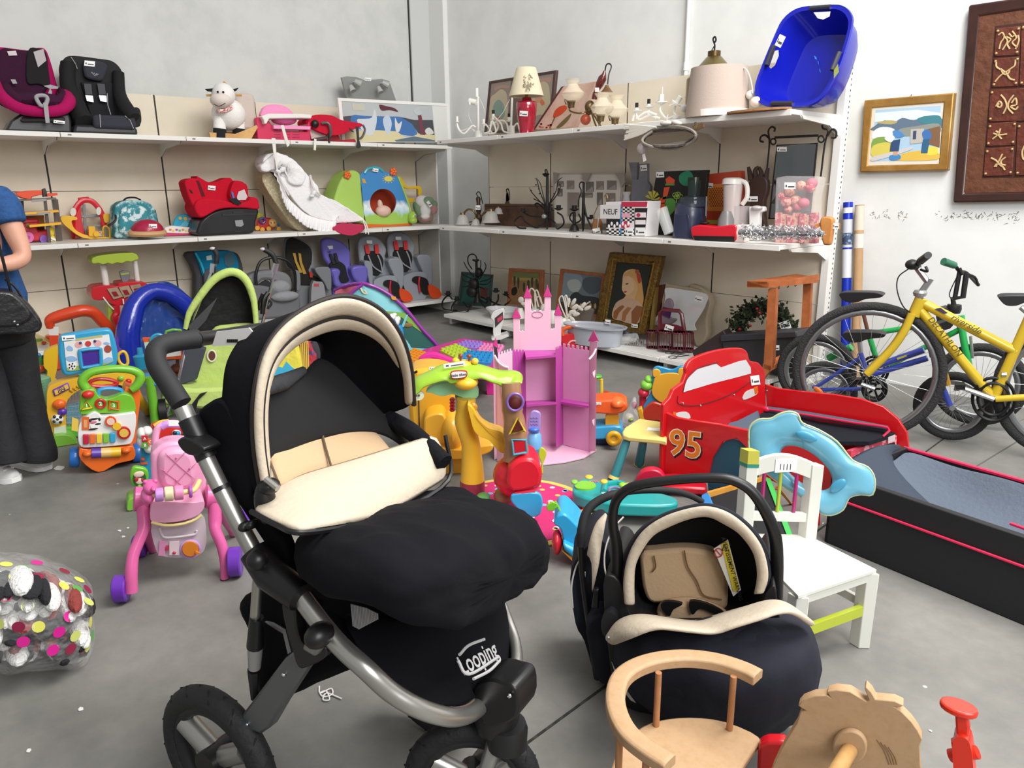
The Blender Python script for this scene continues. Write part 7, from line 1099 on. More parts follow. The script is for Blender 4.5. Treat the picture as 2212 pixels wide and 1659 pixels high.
T=Th('feeding_toy','lime green and yellow plastic stand behind the orange walker toy','toy',FG(440,80));Q('base',P_('#7fc440'),la(445,[(55,60),(70,75),(N,78)],0,18));Q('post',P_('#d9b83a'),t([(440,55,0),(440,-75,0),(400,-80,0)],14,8));Q('top',P_('#58b848'),la(400,[(-110,40),(-100,46),(-90,40)],0,16));Q('block',P_('#c8502c'),bx(455,20,495,45,-.05,-.03))
T=Th('ducky_toy','lime bird and red ball toy beside the yellow bear panel','toy',FG(770,230));Q('bird',P_('#86cc48'),sp(800,-30,.0,50,45,.05),sp(815,-75,.0,32,32,.04));Q('body',P_('#c01c3a'),sp(775,30,.0,45,40,.05),e([(740,20),(800,20),(790,N),(740,N)],-.02,.06),bv=.015)
zm('g')
T=Th('chair_panel','yellow rounded child chair back panel edged in blue beside the red bed','toy chair',FG(1790,1500));Q('back_board',P_('#2f8cbc'),e(curve2([(1690,1430),(1760,1270),(1765,1120),(1800,1075),(1860,1085),(1930,1100),(1990,1072),(2035,1090),(2030,1200),(2060,1400),(1900,1420)],3),.0,.025),bv=.005);Q('yellow_board',P_('#dfa634'),e(curve2([(1765,1300),(1775,1200),(1800,1150),(1870,1130),(1960,1130),(2010,1160),(2020,1300),(1960,1360),(1850,1370)],3),-.012,.0),e(curve2([(1775,1160),(1770,1110),(1800,1095),(1830,1115),(1825,1150)],3),-.012,.0),e(curve2([(1970,1130),(1985,1090),(2020,1092),(2025,1130),(2005,1160)],3),-.012,.0),bv=.004);Q('red_board',P_('#b8321e'),e(curve2([(1700,1420),(1770,1360),(1850,1380),(1960,1400),(1950,N),(1750,N),(1690,1490)],3),-.03,.0),bv=.008);Q('side',P_('#e0a42a'),e([(1645,1420),(1680,1400),(1720,N),(1660,N)],-.03,.06),bv=.008)
zm('n')
T=Th('toy_bag','small clear bag of colourful toys between the orange walker toy and the yellow bear chair','bag of toys',FG(665,290));Q('toys',[P_('#c8c4b0'),P_('#7f9a4a'),P_('#a8406a')],sp(660,230,0,38,40,.04),1,sp(675,245,-.03,25,18,.02),2,sp(700,130,0,22,30,.02));Q('film',M('#f2f0f4',.1,alpha=.3),e(curve2([(620,N),(605,240),(660,170),(690,100),(720,110),(700,170),(735,230),(720,N)],3),-.04,.05),bv=.01)
F=FG(640,660)
T=Th('stool','pale yellow child stool with teal turned legs beside the red bed','stool',F);zst=F.p(640,330,0).z
sP=[G(x,y,zst)for x,y in((605,345),(625,310),(740,238),(960,270),(960,420),(910,408),(660,385),(612,370))]
Q('seat',M('#d9c878',.5),lambda b,F:b.prism([p-Zv*.022 for p in sP],V(0,0,.024)),bv=.006);Q('label',M('#ecebe6',.6),lambda b,F:b.prism([G(x,y,zst+.003)for x,y in((800,330),(808,308),(940,318),(940,342))],Zv*.0012))
for(x0,y0),(x1,y1)in(((650,390),(535,720)),((775,405),(738,610)),((930,400),(960,690))):
 a=G(x0,y0,zst-.02);g_=G(x1,y1);o=Q('leg',M('#2f7f86',.45),lambda b,F:b.tube([a,a*.85+g_*.15,g_*.92+a*.08,g_],[.016,.02,.023,.022],14));Q('foot',M('#d8c46a',.5),lambda b,F:b.tube([g_*.92+a*.08,V(g_.x,g_.y,.001)],[.025,.028],14),par=o)
# ----------------- red car bed -----------------
zm('o')
A_,C_=G(1433,1036),G(1965,1003);B_=G(1660,935)
def away(v,p):v=V(v.y,-v.x,0).normalized();return v if v.dot(p-CP)>0 else-v
lv=(C_-B_).normalized();FN=Fr(A_,away(lv,A_));FH=Fr(A_,away(B_-A_,A_));FFar=Fr(B_,away(lv,B_));wv_=FFar.n
rdp=M('#bf1018',.3,coat=.3)
T=Th('toddler_bed','red toddler bed shaped like a racing car with number 95 on its side','bed',FH)
zm('h')
hb=curve2([(225,780),(228,740),(270,690),(400,645),(530,630),(580,650),(600,705),(650,718),(685,770),(690,850)],4,False)
Q('headboard',rdp,e([(80,1385),(92,965),(130,925),(150,875),(205,835)]+hb+[(700,1180),(380,1290)],.0,.02*1),bv=.004)
Q('windscreen',[M('#c9c9cd',.4),M('#2a1014',.5)],e([(208,890),(225,820),(290,755),(400,722),(430,745),(530,710),(575,700),(603,745),(605,780),(500,808),(380,838)],-.002,0),1,t([(176,912,-.003),(182,960,-.003),(300,965,-.003),(480,905,-.003),(600,830,-.003)],2,5,3),t([(205,893,-.003),(228,815,-.003),(290,750,-.003),(410,715,-.003)],2,5,3))
Q('headlight',M('#c4c2c0',.4),e(curve2([(560,935),(575,890),(620,870),(645,880),(635,905)],3),-.003,0),e(curve2([(165,1015),(225,1005),(248,1030),(240,1045),(180,1040)],3),-.003,0));Q('indicator',P_('#c8641c'),e([(622,868),(645,855),(645,895),(628,902)],-.004,0),e([(148,1005),(165,1008),(165,1030),(148,1025)],-.004,0));Q('bolt',chrome,*[sp(x,y,-.004,6)for x,y in((205,955),(308,968),(505,905),(698,880))]);price(T,630,820,-.004,52,55,-.15)
T.F=FN
np_=[(85,1388),(95,1000),(112,1013),(170,1040),(280,1060),(420,1080),(600,1118),(900,1200),(1100,1300),(1140,1480)]
Q('side_panel',rdp,e(np_+[(1060,1560),(700,1400),(600,1240),(520,1160),(440,1180),(380,1270),(352,1390)],.0,.02),bv=.003);Q('wheel_print',M('#1f4a5c',.5),disc(500,1420,.012,.02,150,255))
Q('number',[M('#d87a1c',.5),M('#e8e0d0',.5),M('#16140f',.5)],2,tx('95',216,1208,-.0006,215,.05,.12,.1),1,tx('95',210,1200,-.0012,215,.036,.12,.1),0,tx('95',210,1200,-.0018,215,.012,.12,.1),label='orange racing number 95')
T.F=FFar
Q('side_rail',rdp,e([(690,845),(760,868),(900,885),(1100,905),(1250,930),(1380,975),(1470,1050),(1520,1130),(1538,1290),(1460,1330),(1100,1240),(700,1100)],.0,.02),bv=.003)
gf=K_('#4d5665');rp2=P_('#d0204a')
Q('mattress_cover',K_('#1d1f26'),eq([(635,970,-.02),(1000,1060,-.02),(1400,1110,-.02),(1455,1130,-.02),(1300,1180,-.2),(1000,1180,-.25),(640,1080,-.25)],.02,V(0,0,-1)));Q('liner',gf,surf([[(633,965,-.03),(900,1000,-.03),(1200,1050,-.03),(1410,1090,-.03)],[(630,1000,-.05),(900,1035,-.05),(1200,1080,-.05),(1400,1110,-.05)]]),sol=.006);Q('liner_near',gf,eq([(430,1080,-.45),(520,1060,-.4),(640,1000,-.2),(660,1060,-.2),(600,1110,-.45)],.01));Q('zip',rp2,t([(655,985,-.06),(900,1018,-.06),(1200,1068,-.06),(1410,1100,-.06),(1380,1150,-.1)],6,6,3),sp(690,990,-.07,22,16,.01))
def ft(b,F):
 P=[FFar.p(1460,1145,-.02),FFar.p(1455,1305,-.02),FFar.p(1200,1330,-.24),FFar.p(1190,1235,-.24)];b.prism(P,V(0,0,-.0)+lv*-.02)
Q('foot_panel',M('#b83a50',.6,var=(16,'#d89aa4',.5,.05)),ft)
o=Q('foot_print',[M('#e4d8d8',.6),M('#2a1a20',.6)],*[z for i,(x,y,w)in enumerate(((1285,1300,70),(1420,1215,60),(1345,1270,40),(1240,1290,40),(1430,1170,40)))for z in(i%2,e([(x-w/2,y-16),(x+w/2,y-32),(x+w/2,y+6),(x-w/2,y+22)],-.16 if x<1330 else-.08,-.158 if x<1330 else-.078))])
Q('leg',rdp,lambda b,F:b.prism([C_-lv*(.1+i)+wv_*j+Zv*.001 for i,j in((0,0),(.05,0),(.05,-.03),(0,-.03))],Zv*.12))
zm('n')
T=Th('red_chair','red rounded plastic toy seat in front of the red car bed','toy chair',FG(840,860));Q('back',P_('#c4163a'),e(curve2([(715,730),(760,665),(840,645),(910,665),(950,720),(940,760),(900,790),(740,760)],3),-.02,.03),bv=.012);Q('seat',P_('#b81428'),e([(700,800),(1100,780),(1280,790),(1280,850),(700,N)],.02,.2),bv=.02)
# ----------------- black cloth cot -----------------
zm('o')
k0,k1=G(1862,1205),G(2212,1352);kd=(k1-k0).normalized();FK=Fr(k0,V(-kd.y,kd.x,0)if V(-kd.y,kd.x,0).dot(k0-CP)>0 else V(kd.y,-kd.x,0))
T=Th('cot','long black and grey cloth toddler cot with pink zip edging at the right edge','cot',FK);kb=M('#121317',.6,bump=(15,.15))
kn=FK.n;wd_=.52
tpL,tpR=FK.p(1850,1040,0),FK.p(2212,1150,0);hL=tpL.z
e0,e1=V(k0.x,k0.y,.001)-kd*.16,V(k0.x,k0.y,.001)+kd*1.5
def wall(a,c,n,h0,h1,th):return lambda b,F:b.prism([V(a.x,a.y,h0),V(c.x,c.y,h0),V(c.x,c.y,h1),V(a.x,a.y,h1)],n*th)
Q('near_side',kb,wall(e0,e1,kn,.002,hL,.03),bv=.004);Q('far_side',kb,wall(e0+kn*wd_,e1+kn*wd_,kn,.002,hL*.96,.02),bv=.004);Q('end',kb,wall(e0,e0+kn*wd_,kd,.002,hL,.02),bv=.004)
def lin_(b,F):
 R=[]
 for i in range(9):
  row=[]
  for j in range(13):
   u,v=i/8,j/12;p=e0+kn*(.03+u*(wd_-.05))+kd*(.02+v*1.4);p.z=hL-.13*math.sin(math.pi*u)**.6*min(1,v*6+.15)-.01+.008*math.sin(u*14+v*23);row.append(p)
  R.append(row)
 b.grid(R)
Q('liner',K_('#59616e'),lin_,ss=2,sol=.004)
Q('flap',K_('#3c434f'),lambda b,F:b.grid([[e0+kn*(.0+q*.05)+kd*(.0+.05*r+.05*math.sin(q*.5)*r)+Zv*(hL+.01+.04*math.sin(q*.31)*(1-r*.4)-.03*r)for q in range(11)]for r in range(5)]),ss=1,sol=.006)
pz=M('#d8204e',.5)
Q('zip',pz,lambda b,F:b.tube([e0+kn*(wd_+.005)+Zv*(hL*.97),e1+kn*(wd_+.005)+Zv*(hL*.97)],.008,6));Q('piping',pz,lambda b,F:b.tube([e0-kn*.004+Zv*(hL-.095),e1-kn*.004+Zv*(hL-.095)],.005,6));Q('strap',pz,lambda b,F:b.prism([e0+kd*q-kn*.004+Zv*z for q,z in((.88,hL),(.93,hL),(.93,hL-.1),(.88,hL-.1))],-kn*.003),lambda b,F:b.tube([e0+kd*.6+kn*.06+Zv*(hL+.005),e0+kd*.9+kn*.03+Zv*(hL+.008),e1+kn*.03+Zv*(hL+.008)],.006,6))
zm('q')
Q('bracket',rdp,e([(1372,205),(1425,210),(1422,300),(1370,290)],-.01,0),label='red metal bracket');Q('bolt',chrome,*[sp(x,y,-.012,8)for x,y in((1400,268),(1447,288))])
# ----------------- teal scooter toy, wagon, easel -----------------
zm('n')
T=Th('water_table','teal and lime toy play tray on yellow legs behind the front infant carrier','toy',FG(440,1010));tea=P_('#1f9a9a');zt=T.F.p(440,850,0).z
tp=curve2([(210,790),(230,750),(330,715),(470,750),(640,745),(900,830),(1040,880),(1000,930),(700,930),(500,915),(240,850)],3)
Q('tray',tea,lambda b,F:b.prism([G(x,y,zt)-Zv*.05 for x,y in tp],V(0,0,.055)),bv=.01);Q('pond',P_('#7cc23c'),lambda b,F:b.loft([[G(x,y,zt+.005)+Zv*h for x,y in curve2([(230,780),(280,745),(370,755),(395,790),(340,810),(250,805)],3)]for h in(0,.008)]),sp(225,742,-.02,28,16,.02));Q('steering',P_('#8a6f9a'),lambda b,F:b.tube([G(x,y,zt+.02)for x,y in curve2([(500,800),(540,785),(600,800),(590,830),(520,835)],4)],.006,6,True));Q('rim',tea,lambda b,F:b.tube([G(x,y,zt+.01)for x,y in((460,820),(470,760),(560,745),(620,760))],.014,8));Q('knob',P_('#d8b83a'),sp(340,702,-.02,32,14,.02),sp(460,738,-.02,30,16,.02),sp(655,765,-.02,28,14,.02));Q('knob',P_('#8fc82c'),sp(610,768,-.03,32,22,.02));Q('arrow',M('#e0e4e2',.5),lambda b,F:b.prism([G(x,y,zt+.006)for x,y in((438,822),(480,828),(480,818),(505,838),(475,846),(478,838),(440,834))],Zv*.001));Q('stripes',M('#d86a80',.5),*[(lambda b,F,i=i:b.prism([G(x+i*18,y,zt+.006)for x,y in((335,730),(345,730),(365,745),(355,745))],Zv*.001))for i in range(4)])
Q('leg',P_('#dc8f24'),e([(280,890),(370,900),(365,N),(290,N)],.0,.1),bv=.01);Q('leg',P_('#dc8f24'),e([(560,910),(630,910),(630,N),(570,N)],.0,.1),bv=.01);Q('shelf',P_('#3aa0d0'),e([(440,940),(640,930),(640,975),(440,980)],-.06,.06),bv=.008)
T=Th('toy_truck','sky blue toy truck with yellow bed red wheel and green flag on the floor','toy',FG(180,1330));tb2=P_('#2a9fd4')
Q('cab',tb2,e(curve2([(60,1080),(75,1040),(95,1010),(150,1000),(220,1060),(320,1180),(330,1310),(270,1330),(150,1240),(110,1120)],3),-.06,.12),bv=.02);Q('side',tb2,e([(130,1230),(260,1300),(330,1330),(330,1380),(250,1390),(140,1290)],-.1,.12),bv=.012);Q('trim',P_('#d8932c'),e([(125,1290),(240,1360),(330,1390),(330,N),(230,1395)],-.09,.1));Q('wheel',P_('#c01c30'),sp(85,1220,-.03,42,100,.05));Q('bed',P_('#ddc46a'),eq([(190,1040,.0),(330,990,.1),(450,985,.15),(360,1100,.0),(290,1110,-.05)],.015,V(0,0,-1)));Q('rail',P_('#d87a24'),t([(155,1000,.05),(250,980,.1),(335,965,.15)],14,8));o=Q('cap',P_('#c01e38'),la(118,[(985,34),(1000,30),(1015,22)],-.02,14));Q('flag_pole',P_('#7ac22c'),t([(115,985,-.02),(95,940,-.02),(70,895,-.02)],9,6));Q('flag',P_('#7ac22c'),e([(0,935),(50,900),(85,910),(90,945),(50,975),(5,970)],-.025,-.015),bv=.003)
F=FG(1500,1180)
T=Th('easel','small chalkboard easel with coloured wooden frame behind the white chair','easel',F);Q('board',M('#15161a',.7),eq([(1290,840,.25),(1745,700,.3),(1960,1170,.0),(1480,1200,.0)],.01));Q('rail',wood('#d89a3a','#c8862a'),eq([(1285,815,.25),(1740,690,.3),(1760,730,.3),(1310,862,.25)],-.02),label='yellow top rail');Q('rail',M('#2f86cc',.5),eq([(1240,845,.25),(1290,818,.25),(1420,1190,.0),(1370,1200,.0)],-.02),label='blue side rail');Q('rail',M('#35a848',.5),eq([(1745,700,.3),(1785,715,.3),(1965,1165,.0),(1925,1175,.0)],-.02),label='green side rail');Q('leg',wood('#c89050','#b07a3a'),t([(1840,780,.32),(1930,1130,.4),(1950,N,.42)],16,6));Q('foot',wood('#c89050','#b07a3a'),t([(1395,1190,.0),(1410,N,-.02)],18,6),t([(1945,1160,.0),(1955,N,-.02)],18,6));Q('chalk',P_('#c02c30'),t([(1825,790,.3),(1870,800,.3)],16,8))
# ----------------- white child chair with toilet ring -----------------
zm('q')
g_=G(1625,1030);F=Fr(g_);zs=F.p(1645,578,0).z
cw=M('#d9d9d0',.4)
T=Th('child_chair','white wooden child chair with coloured spindles beside the front infant carrier','chair',F)
c4=[G(x,y,zs)for x,y in((1360,350),(1750,545),(1310,692),(950,470))]
zt=Fr(c4[0]).p(1352,-100,0).z;q=G(1000,-100,zt);c4[3]=V(q.x,q.y,zs)
Q('seat',cw,lambda b,F:b.prism([p-Zv*.012 for p in c4],Zv*.012),bv=.002)
cc=sum(c4,V(0,0,0))/4
def post(b,p,w,z0,z1,k=.9):
 q=cc+(p-cc)*k;ex=(c4[1]-c4[0]).normalized()*w;ey=(c4[3]-c4[0]).normalized()*w;b.prism([V((q+ex*i+ey*j).x,(q+ex*i+ey*j).y,z0)for i,j in((-1,-1),(1,-1),(1,1),(-1,1))],Zv*(z1-z0))
FB=Fr(cc+(c4[0]-cc)*.9,V(-(c4[3]-c4[0]).y,(c4[3]-c4[0]).x,0))
for i in(0,1,2,3):Q('leg',cw,lambda b,F,i=i:post(b,c4[i],.017,.001,(zs-.012 if i in(1,2)else zt-.022 if i==0 else zt)),bv=.002)
L0,L3=cc+(c4[0]-cc)*.9,cc+(c4[3]-cc)*.9;bd=L3-L0
def rail(a,c,z0,z1,w=.009,bow=0):
 n=(c-a).normalized();n=V(-n.y,n.x,0)*w
 return lambda b,F:b.loft([[V(p.x,p.y,z)+s_*n for z,s_ in((z0+h,-1),(z1+h,-1),(z1+h,1),(z0+h,1))]for p,h in[(a*(1-k/8)+c*k/8,bow*math.sin(math.pi*k/8))for k in range(9)]])
zl=lambda y:FB.p(1290,y,0).z
Q('back_rail',cw,rail(L0,L3,zt-.075,zt-.02,bow=.03),bv=.002);Q('back_rail',cw,rail(L0,L3,zs+.055,zs+.085),bv=.002)
for k,c in((.25,'#a8286c'),(.5,'#a8b83a'),(.75,'#a8286c')):p=L0+bd*k;Q('spindle',P_(c),lambda b,F:b.tube([V(p.x,p.y,zs+.07),V(p.x,p.y,zt-.03)],.0062,10))
R1,R2=cc+(c4[1]-cc)*.9,cc+(c4[2]-cc)*.9
Q('apron',cw,rail(R1,R2,zs-.04,zs-.012));Q('apron',cw,rail(R1,L0,zs-.04,zs-.012));Q('stretcher',P_('#b3bf36'),rail(R1,R2,zs*.42,zs*.54,.008),label='lime green stretcher');Q('stretcher',cw,rail(R2,L3,zs*.5,zs*.6,.007));Q('stretcher',cw,rail(L0,R1,zs*.5,zs*.6,.007))
Q('post_top',P_('#c2bc4a'),lambda b,F:post(b,c4[3],.0175,zt-.02,zt+.022),lambda b,F:post(b,c4[3],.0178,zt-.03,zt-.02),label='yellow painted post top');Q('post_band',P_('#2a8a78'),lambda b,F:post(b,c4[3],.0182,zt-.034,zt-.022))
pl=L0+bd*.45;nn=-FB.n if FB.n.dot(L0-CP)>0 else FB.n
Q('price_label',M('#f0f0ee',.5),lambda b,F:b.prism([pl+bd*a+nn*.011+Zv*(zt-.0+h-pl.z)for a,h in((-.16,-.0),(.16,-.005),(.16,-.05),(-.16,-.045))],nn*.001));
for i in(1,3,5,7):Q("barcode",black,lambda b,F:b.prism([pl+bd*(a-.1+i*.025)+nn*.0125+Zv*(zt+h-pl.z)for a,h in((0,-.02),(.009,-.02),(.009,-.04),(0,-.04))],nn*.0006))
zm('h')
F=Fr(L0+bd*.3+FB.n*.03*(1 if FB.n.dot(L0-CP)>0 else-1)+Zv*(.12-L0.z*0))
F.b.z=.1
T=Th('toilet_ring','pale blue plastic child toilet seat ring leaning on the back of the white chair','toilet seat',F)
ro=curve2([(592,1160),(600,1090),(650,1050),(720,1045),(770,1018),(830,1003),(880,1020),(905,1070),(1000,1110),(1110,1180),(1200,1290),(1290,1330),(1330,1400),(1318,1490),(1250,1490),(1180,1510),(1145,1580),(1070,1612),(1000,1590),(960,1530),(850,1480),(740,1400),(660,1330),(600,1240)],3)
def ringm(b,F):
 cx,cy,n=930,1335,len(ro);I=[]
 for x,y in ro:
  a=math.atan2(y-cy,x-cx);ca,sa=math.cos(a-.66),math.sin(a-.66);r=1/math.sqrt((ca/175)**2+(sa/85)**2);I.append((cx+r*math.cos(a),cy+r*math.sin(a)))
 mid_=[((x+u)/2,(y+v)/2)for(x,y),(u,v)in zip(ro,I)];P=lambda L,d:[F.p(x,y,d+(y-1300)*-.00004)for x,y in L]
 b.loft([P(ro,.012),P(ro,0),P(mid_,-.012),P(I,.008),P(I,.045),P(mid_,.01),P(ro,.012)],cap=False)
Q('ring',M('#6db2cc',.3,coat=.3),ringm,ss=1);Q('rim',M('#b8c49a',.4),lambda b,F:b.tube([F.p(x,y,.006)for x,y in ro],.0035,6,True));Q('grip',M('#4796b8',.3),sp(930,1150,-.012,60,26,.006,tilt=-.25),sp(1115,1440,-.012,55,30,.006,tilt=.9))
# ----------------- bikes -----------------
def bike(name,label,F,col,wheels,frame,saddle,bars,extra=(),crank=None,tyre='#2b2b2c'):
 T=Th(name,label,'bicycle',F);c=M(col,.3,coat=.4)
 for x,y,r,d,tr in wheels:
  def circ(r_,tr_,d=d,x=x,y=y,n=40,cl=True):return lambda b,F:b.tube([F.p(x,y,d)+(F.r*math.cos(i*6.2832/n)+Zv*math.sin(i*6.2832/n))*F.s(r_)for i in range(n)],F.s(tr_),10,True)
  o=Q('wheel',M('#8d8f92',.3,.8),circ(r-tr*2.4,tr*.75));Q('tyre',M(tyre,.85,bump=(120,.6)),circ(r-tr,tr),par=o)
  def spk(b,F,x=x,y=y,r=r,d=d,tr=tr):
   h=F.p(x,y,d);
   for i in range(28):a=i*.2244;s_=.02*(-1)**i;b.tube([h+F.n*s_+(F.r*math.cos(a+.5*(-1)**(i//2))+Zv*math.sin(a+.5*(-1)**(i//2)))*.014,h+(F.r*math.cos(a)+Zv*math.sin(a))*F.s(r-tr*2.6)],.0009,4)
  Q('spokes',M('#9a9c9e',.3,.8),spk,par=o);Q('hub',silver,lambda b,F,x=x,y=y,d=d:b.tube([F.p(x,y,d)-F.n*.045,F.p(x,y,d)+F.n*.045],.014,10),par=o)
 for pts,r in frame:Q('frame_tube',c,t(pts,r,10,4 if len(pts)>2 else 0))
 for x,y,d,w in saddle:
  sd_=Q('saddle',M('#17171a',.45),e(curve2([(x-w/2,y-6),(x-w*.45,y-24),(x-w*.2,y-28),(x+w*.3,y-26),(x+w/2,y-14),(x+w*.45,y+4),(x+w*.1,y+14),(x-w*.1,y+32),(x-w*.35,y+30)],3),d-.05,d+.05),bv=.018)
 for nm,m,*sh in bars+list(extra):Q(nm,m,*sh)
 if crank:
  x,y,r,d=crank;o=Q('chainring',M('#1c1c1e',.4,.5),ring(x,y,d,r,r,9,30,6),ring(x,y,d-.01,r*.75,r*.75,8,26,6),*[t([(x,y,d),(x+r*math.cos(a),y+r*math.sin(a),d)],7,6)for a in(0,1.26,2.5,3.8,5)])
  Q('crank_arm',silver,t([(x,y,d-.03),(x-r*1.55,y-r*.55,d-.045)],[16,12],8));Q('pedal',black,bx(x-r*1.55-28,y-r*.55-14,x-r*1.55+28,y-r*.55+14,d-.12,d-.05))
 return T
bkp=M('#151517',.5);zm('h')
bike('bicycle','small blue children bicycle parked between the yellow and green bicycles',Fr(G(1780,1178)),'#3c50b4',[(1788,972,205,.0,24),(1030,890,205,.12,22)],[([(1245,660,.02),(1280,770,.02)],18),([(1290,755,.02),(1620,640,.0)],20),([(1300,790,.02),(1640,690,.0)],18),([(1660,590,.0),(1680,680,.0)],24),([(1680,680,-.04),(1705,800,-.04),(1775,968,-.045)],17),([(1240,690,.02),(1010,845,.08),(970,860,.1)],12),([(1280,870,.02),(990,875,.1)],12)],[(1265,565,.02,250)],[('seat_post',silver,t([(1240,590,.02),(1250,670,.02)],13)),('stem',bkp,t([(1660,580,0),(1650,500,0)],12)),('handlebar',bkp,t([(1570,470,.0),(1650,495,.0),(1740,470,.2)],10,8,4))],[('brake',P_('#c8902a'),t([(1745,780,-.04),(1765,850,-.045)],16)),('reflector',P_('#d86a1c'),sp(1000,880,.0,36,18,.01,tilt=-.6)),('lettering',M('#c8c23a',.5),e([(1460,690),(1600,640),(1602,650),(1465,700)],-.012,-.008))],crank=(1330,870,70,.0))
bike('bicycle','green mountain bicycle with black handlebar behind the yellow one',Fr(G(1950,1102)),'#1fa04c',[(1945,845,245,.0,24),(985,765,245,.02,24)],[([(1830,440,.0),(1845,520,.0)],26),([(1845,520,-.03),(1860,620,-.04),(1895,780,-.045)],20),([(1820,470,.0),(1300,545,.05)],17),([(1835,520,.0),(1420,730,.04)],17),([(1290,530,.05),(1340,690,.05)],17),([(1195,625,.05),(1060,690,.08)],24),([(1200,750,.05),(990,755,.1)],13)],[(1250,330,.05,255)],[('seat_post',M('#7a5040',.4,.5),t([(1250,370,.05),(1290,530,.05)],12)),('stem',bkp,t([(1800,400,0),(1790,340,0),(1850,330,.0),(1870,190,.0)],16,8),t([(1800,345,0),(1830,180,0)],13)),('headset',bkp,la(1800,[(375,36),(400,40),(425,34)],0,12)),('grip',P_('#2a6a50'),t([(1735,122,-.1),(1800,145,-.04)],[22,20],10)),('handlebar',bkp,t([(1800,140,-.04),(1830,180,.0),(1870,190,.02),(1940,260,.2)],10,8,4)),('brake_lever',bkp,t([(1870,195,.02),(1920,215,.05),(1940,262,.06)],7,6,3),t([(1830,160,-.02),(1850,200,-.02)],8,6)),('cable',bkp,t([(1820,200,0),(1770,310,-.02),(1790,350,-.02)],3,5,4))],[('brake',silver,t([(1895,560,-.04),(1905,690,-.04)],9)),('basket_mount',bkp,e(curve2([(1690,420),(1760,400),(1790,500),(1720,520)],3),-.06,.06))],crank=(1330,760,80,.0))
yc='#c6a824'
bike('bicycle','tall yellow hybrid bicycle in front with black tyres and bent chrome stem',Fr(G(1285,1163)),yc,[(1283,770,405,.0,24),(2560,880,405,.02,26)],[([(1605,340,.0),(1560,440,.0)],34),([(1550,430,-.05),(1500,540,-.055),(1420,650,-.055),(1285,785,-.06)],22),([(1545,430,.05),(1490,540,.05),(1410,650,.05),(1280,775,.06)],20),([(1600,360,.0),(2160,650,.0)],26),([(1590,400,.0),(2020,915,.0)],26),([(2250,430,.0),(2030,920,.0)],26),([(2040,930,-.03),(2540,900,-.05)],18),([(2160,640,.03),(2550,880,.05)],13)],[(2190,350,.0,250)],[('stem',M('#a8aaad',.25,.9),t([(1590,340,.0),(1605,300,.0)],22,10),t([(1600,310,.0),(1660,225,.0),(1640,240,.0),(1585,165,.0)],17,8)),('headset',silver,la(1600,[(290,28),(305,36),(325,30)],0,12)),('handlebar',bkp,t([(1640,90,-.25),(1590,130,-.08),(1575,160,.0),(1590,150,.25)],14,8,4)),('grip',bkp,t([(1645,85,-.28),(1600,120,-.12)],[18,20],10),sp(1550,140,-.05,34,28,.04)),('brake_lever',bkp,t([(1600,170,-.06),(1640,180,-.1),(1630,150,-.1)],7,6,3)),('cable',bkp,t([(1530,165,-.05),(1470,215,-.05),(1465,300,-.05),(1510,400,-.03),(1600,440,.0)],3.5,5,5)),('seat_post',silver,t([(2190,390,.0),(2250,440,.0)],14))],[('lettering',M('#5c5420',.5),tx('DECATHLON',1745,565,-.034,42,.02,0,-.86),tx('riverside',1870,492,-.034,46,.012,.15,-.48)),('decal',M('#3a2a48',.5),e([(1685,400),(1720,395),(1760,425),(1740,430)],-.03,-.025)),('clamp',silver,t([(2075,785,-.02),(2105,785,-.02)],14)),('pulley',silver,t([(1820,835,-.02),(1810,880,-.02)],14))],crank=(2030,930,125,-.01))
# ----------------- big black pushchair -----------------
zm('o')
wb=G(455,1752);ang=math.radians(30);fc_=V(-math.sin(YAW),math.cos(YAW),0)
FS=Fr(wb,_r*math.sin(ang)+fc_*math.cos(ang))
T=Th('pushchair','big black pushchair with cream trimmed hood, silver tube frame and chunky black wheels','pushchair',FS)
pb=M('#0d0d12',.9,bump=(28,.12),spec=.15);pc=M('#bcaf9c',.85,bump=(70,.12),spec=.2);ps=M('#b2b0aa',.32,.85);pk_=M('#101012',.4)
nearT=[(395,880,0),(450,1000,0),(505,1110,0),(560,1215,0)]
Q('frame_tube',ps,t(nearT,15.5,14,3),label='silver handle tube');Q('collar',pk_,t([(408,905,0),(448,990,0)],19,14),t([(478,1050,0),(482,1058,0)],17,14))
Q('handle',M('#1c1c1f',.75),t([(392,872,0),(365,830,0),(340,790,0),(336,762,.01),(352,745,.03),(395,736,.07),(430,732,.1)],18,14,4),label='black foam grip');Q('handle_bar',pk_,t([(425,733,.09),(470,727,.16),(560,712,.26),(650,700,.4)],14,12));Q('price_label',M('#e9e7e4',.5),e([(468,716),(538,708),(545,716),(520,745),(458,748),(462,735)],.1,.102),label='white price label');Q('barcode',black,*[bx(490+i*4,733,492+i*4,740,.098,.1)for i in range(6)])
Q('joint',pk_,t([(548,1190,-.01),(585,1240,-.01),(650,1290,-.01)],[26,30,26],14),sp(556,1210,-.04,18,18,.02));Q('knob',pk_,sp(530,1137,-.02,10,9,.015),sp(546,1132,-.02,8,8,.015),t([(530,1137,-.01),(545,1132,-.01)],5))
Q('frame_tube',ps,t([(640,1275,0),(690,1342,0),(735,1395,0),(790,1445,0),(845,1495,.02),(905,1530,.05),(965,1548,.1),(1010,1543,.16),(1045,1518,.22)],17,14,5));Q('frame_tube',ps,t([(1095,1475,.3),(1115,1435,.36),(1113,1390,.42),(1098,1345,.46),(1080,1300,.5),(1040,1220,.5)],13,12,5))
zm('l')
